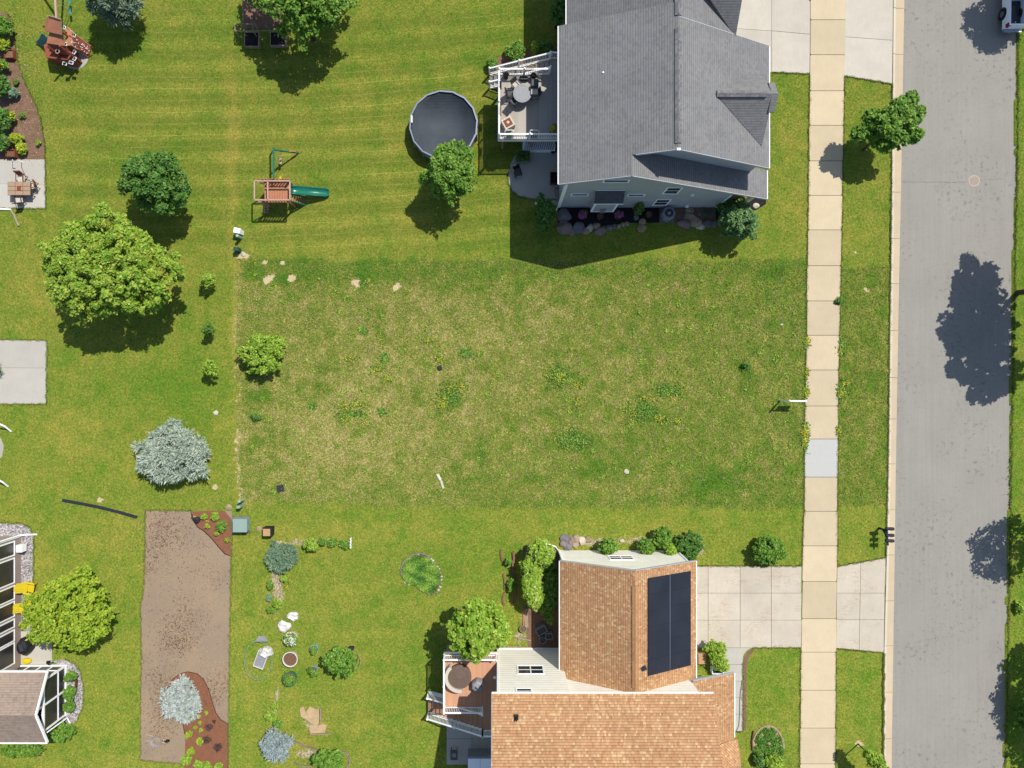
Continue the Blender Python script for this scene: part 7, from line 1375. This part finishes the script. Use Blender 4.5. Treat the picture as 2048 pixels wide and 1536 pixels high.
# sign post on the lot
b = P(1560, 800.5); e = empty('sign_post', b[:], 'white real-estate sign post with arm beside the sidewalk', 'sign post')
MB().bar(b, b + Vector((0, 0, 1.7)), .1).lathe(b + Vector((0, 0, 1.7)), [(.08, 0), (.02, .08)], 8).build('post', M['white'], e); MB().bar(b + Vector((.04, 0, 1.5)), b + Vector((1.25, -.02, 1.5)), .09).build('arm', M['white'], e)
MB().box(b + Vector((.68, -.01, 1.1)), (.9, .02, .55)).build('sign_panel', M['white'], e)
for dx in (.35, 1.0): MB().bar(b + Vector((dx, -.01, 1.37)), b + Vector((dx, -.01, 1.46)), .015).build('hook', M['darkgrey'], e)
# mail boxes
b = P(1758, 1056); e = empty('mailbox_stand', b[:], 'dark post and beam carrying three mailboxes at the kerb', 'mailbox stand')
MB().bar(b, b + Vector((0, 0, 1.05)), .12).build('post', M['navy'], e); MB().bar(b + Vector((0, .2, 1.02)), b + Vector((.08, -1.02, 1.02)), .1, .08).build('beam', M['navy'], e); MB().bar(b + Vector((0, 0, .45)), b + Vector((.04, -.45, 1.0)), .07).build('brace', M['navy'], e); MB().bar(b + Vector((-.35, .12, .9)), b + Vector((0, .02, .8)), .06).build('brace', M['navy'], e)
for i, (py, lb) in enumerate(((1058, 'dark rounded mailbox, topmost of the three at the kerb'), (1071, 'dark rounded mailbox, middle one of the three at the kerb'), (1082, 'dark rounded mailbox, lowest of the three at the kerb'))):
    c = P(1780, py, 1.2); e2 = empty('mailbox', (c.x, c.y, 1.06), lb, 'mailbox', 'mailboxes at the kerb'); mb = MB(); prof = [(-.1, 0), (.1, 0), (.1, .12), (.07, .19), (0, .22), (-.07, .19), (-.1, .12)]
    vs = [(c.x + sx * .27, c.y + a, 1.06 + z) for sx in (-1, 1) for a, z in prof]; mb.add(vs, [tuple(range(7)), tuple(range(7, 14))[::-1]] + [(k, 7 + k, 7 + (k + 1) % 7, (k + 1) % 7) for k in range(7)]); o = mb.build('body', M['navy'], e2); bm_fix(o)
    MB().box((c.x + .28, c.y, 1.16), (.02, .19, .18)).build('door', M['navy'], e2); MB().box((c.x + .1, c.y - .115, 1.22), (.16, .015, .05)).build('flag', M['rust'], e2)
# manhole, cracks
c = P(1949.5, 361); e = empty('manhole', (c.x, c.y, -.07), 'round cast iron manhole cover in the asphalt road', 'manhole'); MB().lathe((c.x, c.y, -.066), [(.34, 0), (.34, .014), (.27, .014), (.268, .004), (.26, .004), (.26, .013), (.02, .013)], 36).build('cover', M['iron'], e); MB().lathe((c.x, c.y, -.066), [(.40, .0), (.40, .010), (.345, .010)], 36).build('ring', M['walk'], e)
def crack(pts, w_=.02):
    mb = MB(); pts = [P(px + random.uniform(-.3, .3), py + random.uniform(-.5, .5)) for px, py in pts]
    for a, b in zip(pts[:-1], pts[1:]): mb.bar(Vector((a.x, a.y, -.0595)), Vector((b.x, b.y, -.0595)), w_, .004)
    o = mb.build('road_crack', M['joint'], None); o['kind'] = 'structure'
crack([(1806 + k * 8, 362.5 + 1.2 * math.sin(k * .5) + (2 if 5 < k < 14 else 0)) for k in range(17)]); crack([(1962 + k * 7, 359 - k * .3) for k in range(8)], .014); crack([(1965 + k * 6, 1438 - k * 1.8) for k in range(8)], .012)
# white vehicle at the top right
e = empty('pickup_truck', (*P(2045, -40).xy, 0), 'rear corner of a white pickup truck at the top right edge', 'truck')
xl, xr, ybk = 35.0, 36.95, P(2030, 55, .8).y; xl = P(2014, 30, .9).x
body = MB(); prof = [(ybk, .45), (ybk, 1.15), (ybk + 1.9, 1.2), (ybk + 1.9, 1.25), (ybk + 5.0, 1.2), (ybk + 5.4, .9), (ybk + 5.4, .4)]
arcp = [(ybk + 1.12 + .46 * math.cos(t), .42 + .46 * math.sin(t)) for t in np.linspace(math.pi, 0, 9)]; arc2 = [(ybk + 4.4 + .46 * math.cos(t), .42 + .46 * math.sin(t)) for t in np.linspace(math.pi, 0, 9)]
side = [(ybk, .4)] + arcp + arc2 + prof[::-1][:-1]
for xs_a, xs_b in ((xl, xl + .1), (xr - .1, xr)):
    n = len(side); vs = [(xs_a, y, z) for y, z in side] + [(xs_b, y, z) for y, z in side]; o = MB().add(vs, [tuple(range(n)), tuple(range(n, 2 * n))[::-1]] + [(k, n + k, n + (k + 1) % n, (k + 1) % n) for k in range(n)]).build('side_panel', M['carpaint'], e); bm_fix(o)
MB().box(((xl + xr) / 2, ybk + .05, .85), (xr - xl - .2, .1, .6)).build('tailgate', M['carpaint'], e); MB().box(((xl + xr) / 2, ybk + 1.0, .62), (xr - xl - .21, 1.88, .06)).build('bed_floor', M['darkgrey'], e)
cabn = MB(); cabn.prism([(xl + .02, ybk + 1.95), (xr - .02, ybk + 1.95), (xr - .02, ybk + 4.2), (xl + .02, ybk + 4.2)], .5, 1.2); cabn.box(((xl + xr) / 2, ybk + 3.0, 1.5), (xr - xl - .2, 2.0, .6), 0, taper=.85); cabn.box(((xl + xr) / 2, ybk + 4.7, .9), (xr - xl - .22, 1.3, .5)); cabn.build('cab', M['carpaint'], e)
MB().box(((xl + xr) / 2, ybk - .1, .5), (xr - xl, .22, .16)).build('bumper', M['silver'], e); MB().box((xl + .06, ybk + .1, .95), (.16, .24, .36)).build('tail_light', M['redlamp'], e)
for x in (xl + .1, xr - .1):
    for y in (ybk + 1.12, ybk + 4.4):
        w_ = MB(); w_.lathe((0, 0, -.11), [(.2, 0), (.38, .0), (.40, .03), (.40, .19), (.38, .22), (.2, .22)], 22); t_ = MB().add([(x + z, y + yy, .40 + xx) for xx, yy, z in w_.v], w_.f).build('wheel', M['black'], e)
        w_ = MB(); w_.lathe((0, 0, -.115), [(.02, 0), (.21, .0), (.21, .23), (.02, .23)], 14); MB().add([(x + z, y + yy, .40 + xx) for xx, yy, z in w_.v], w_.f).build('rim', M['silver'], t_)
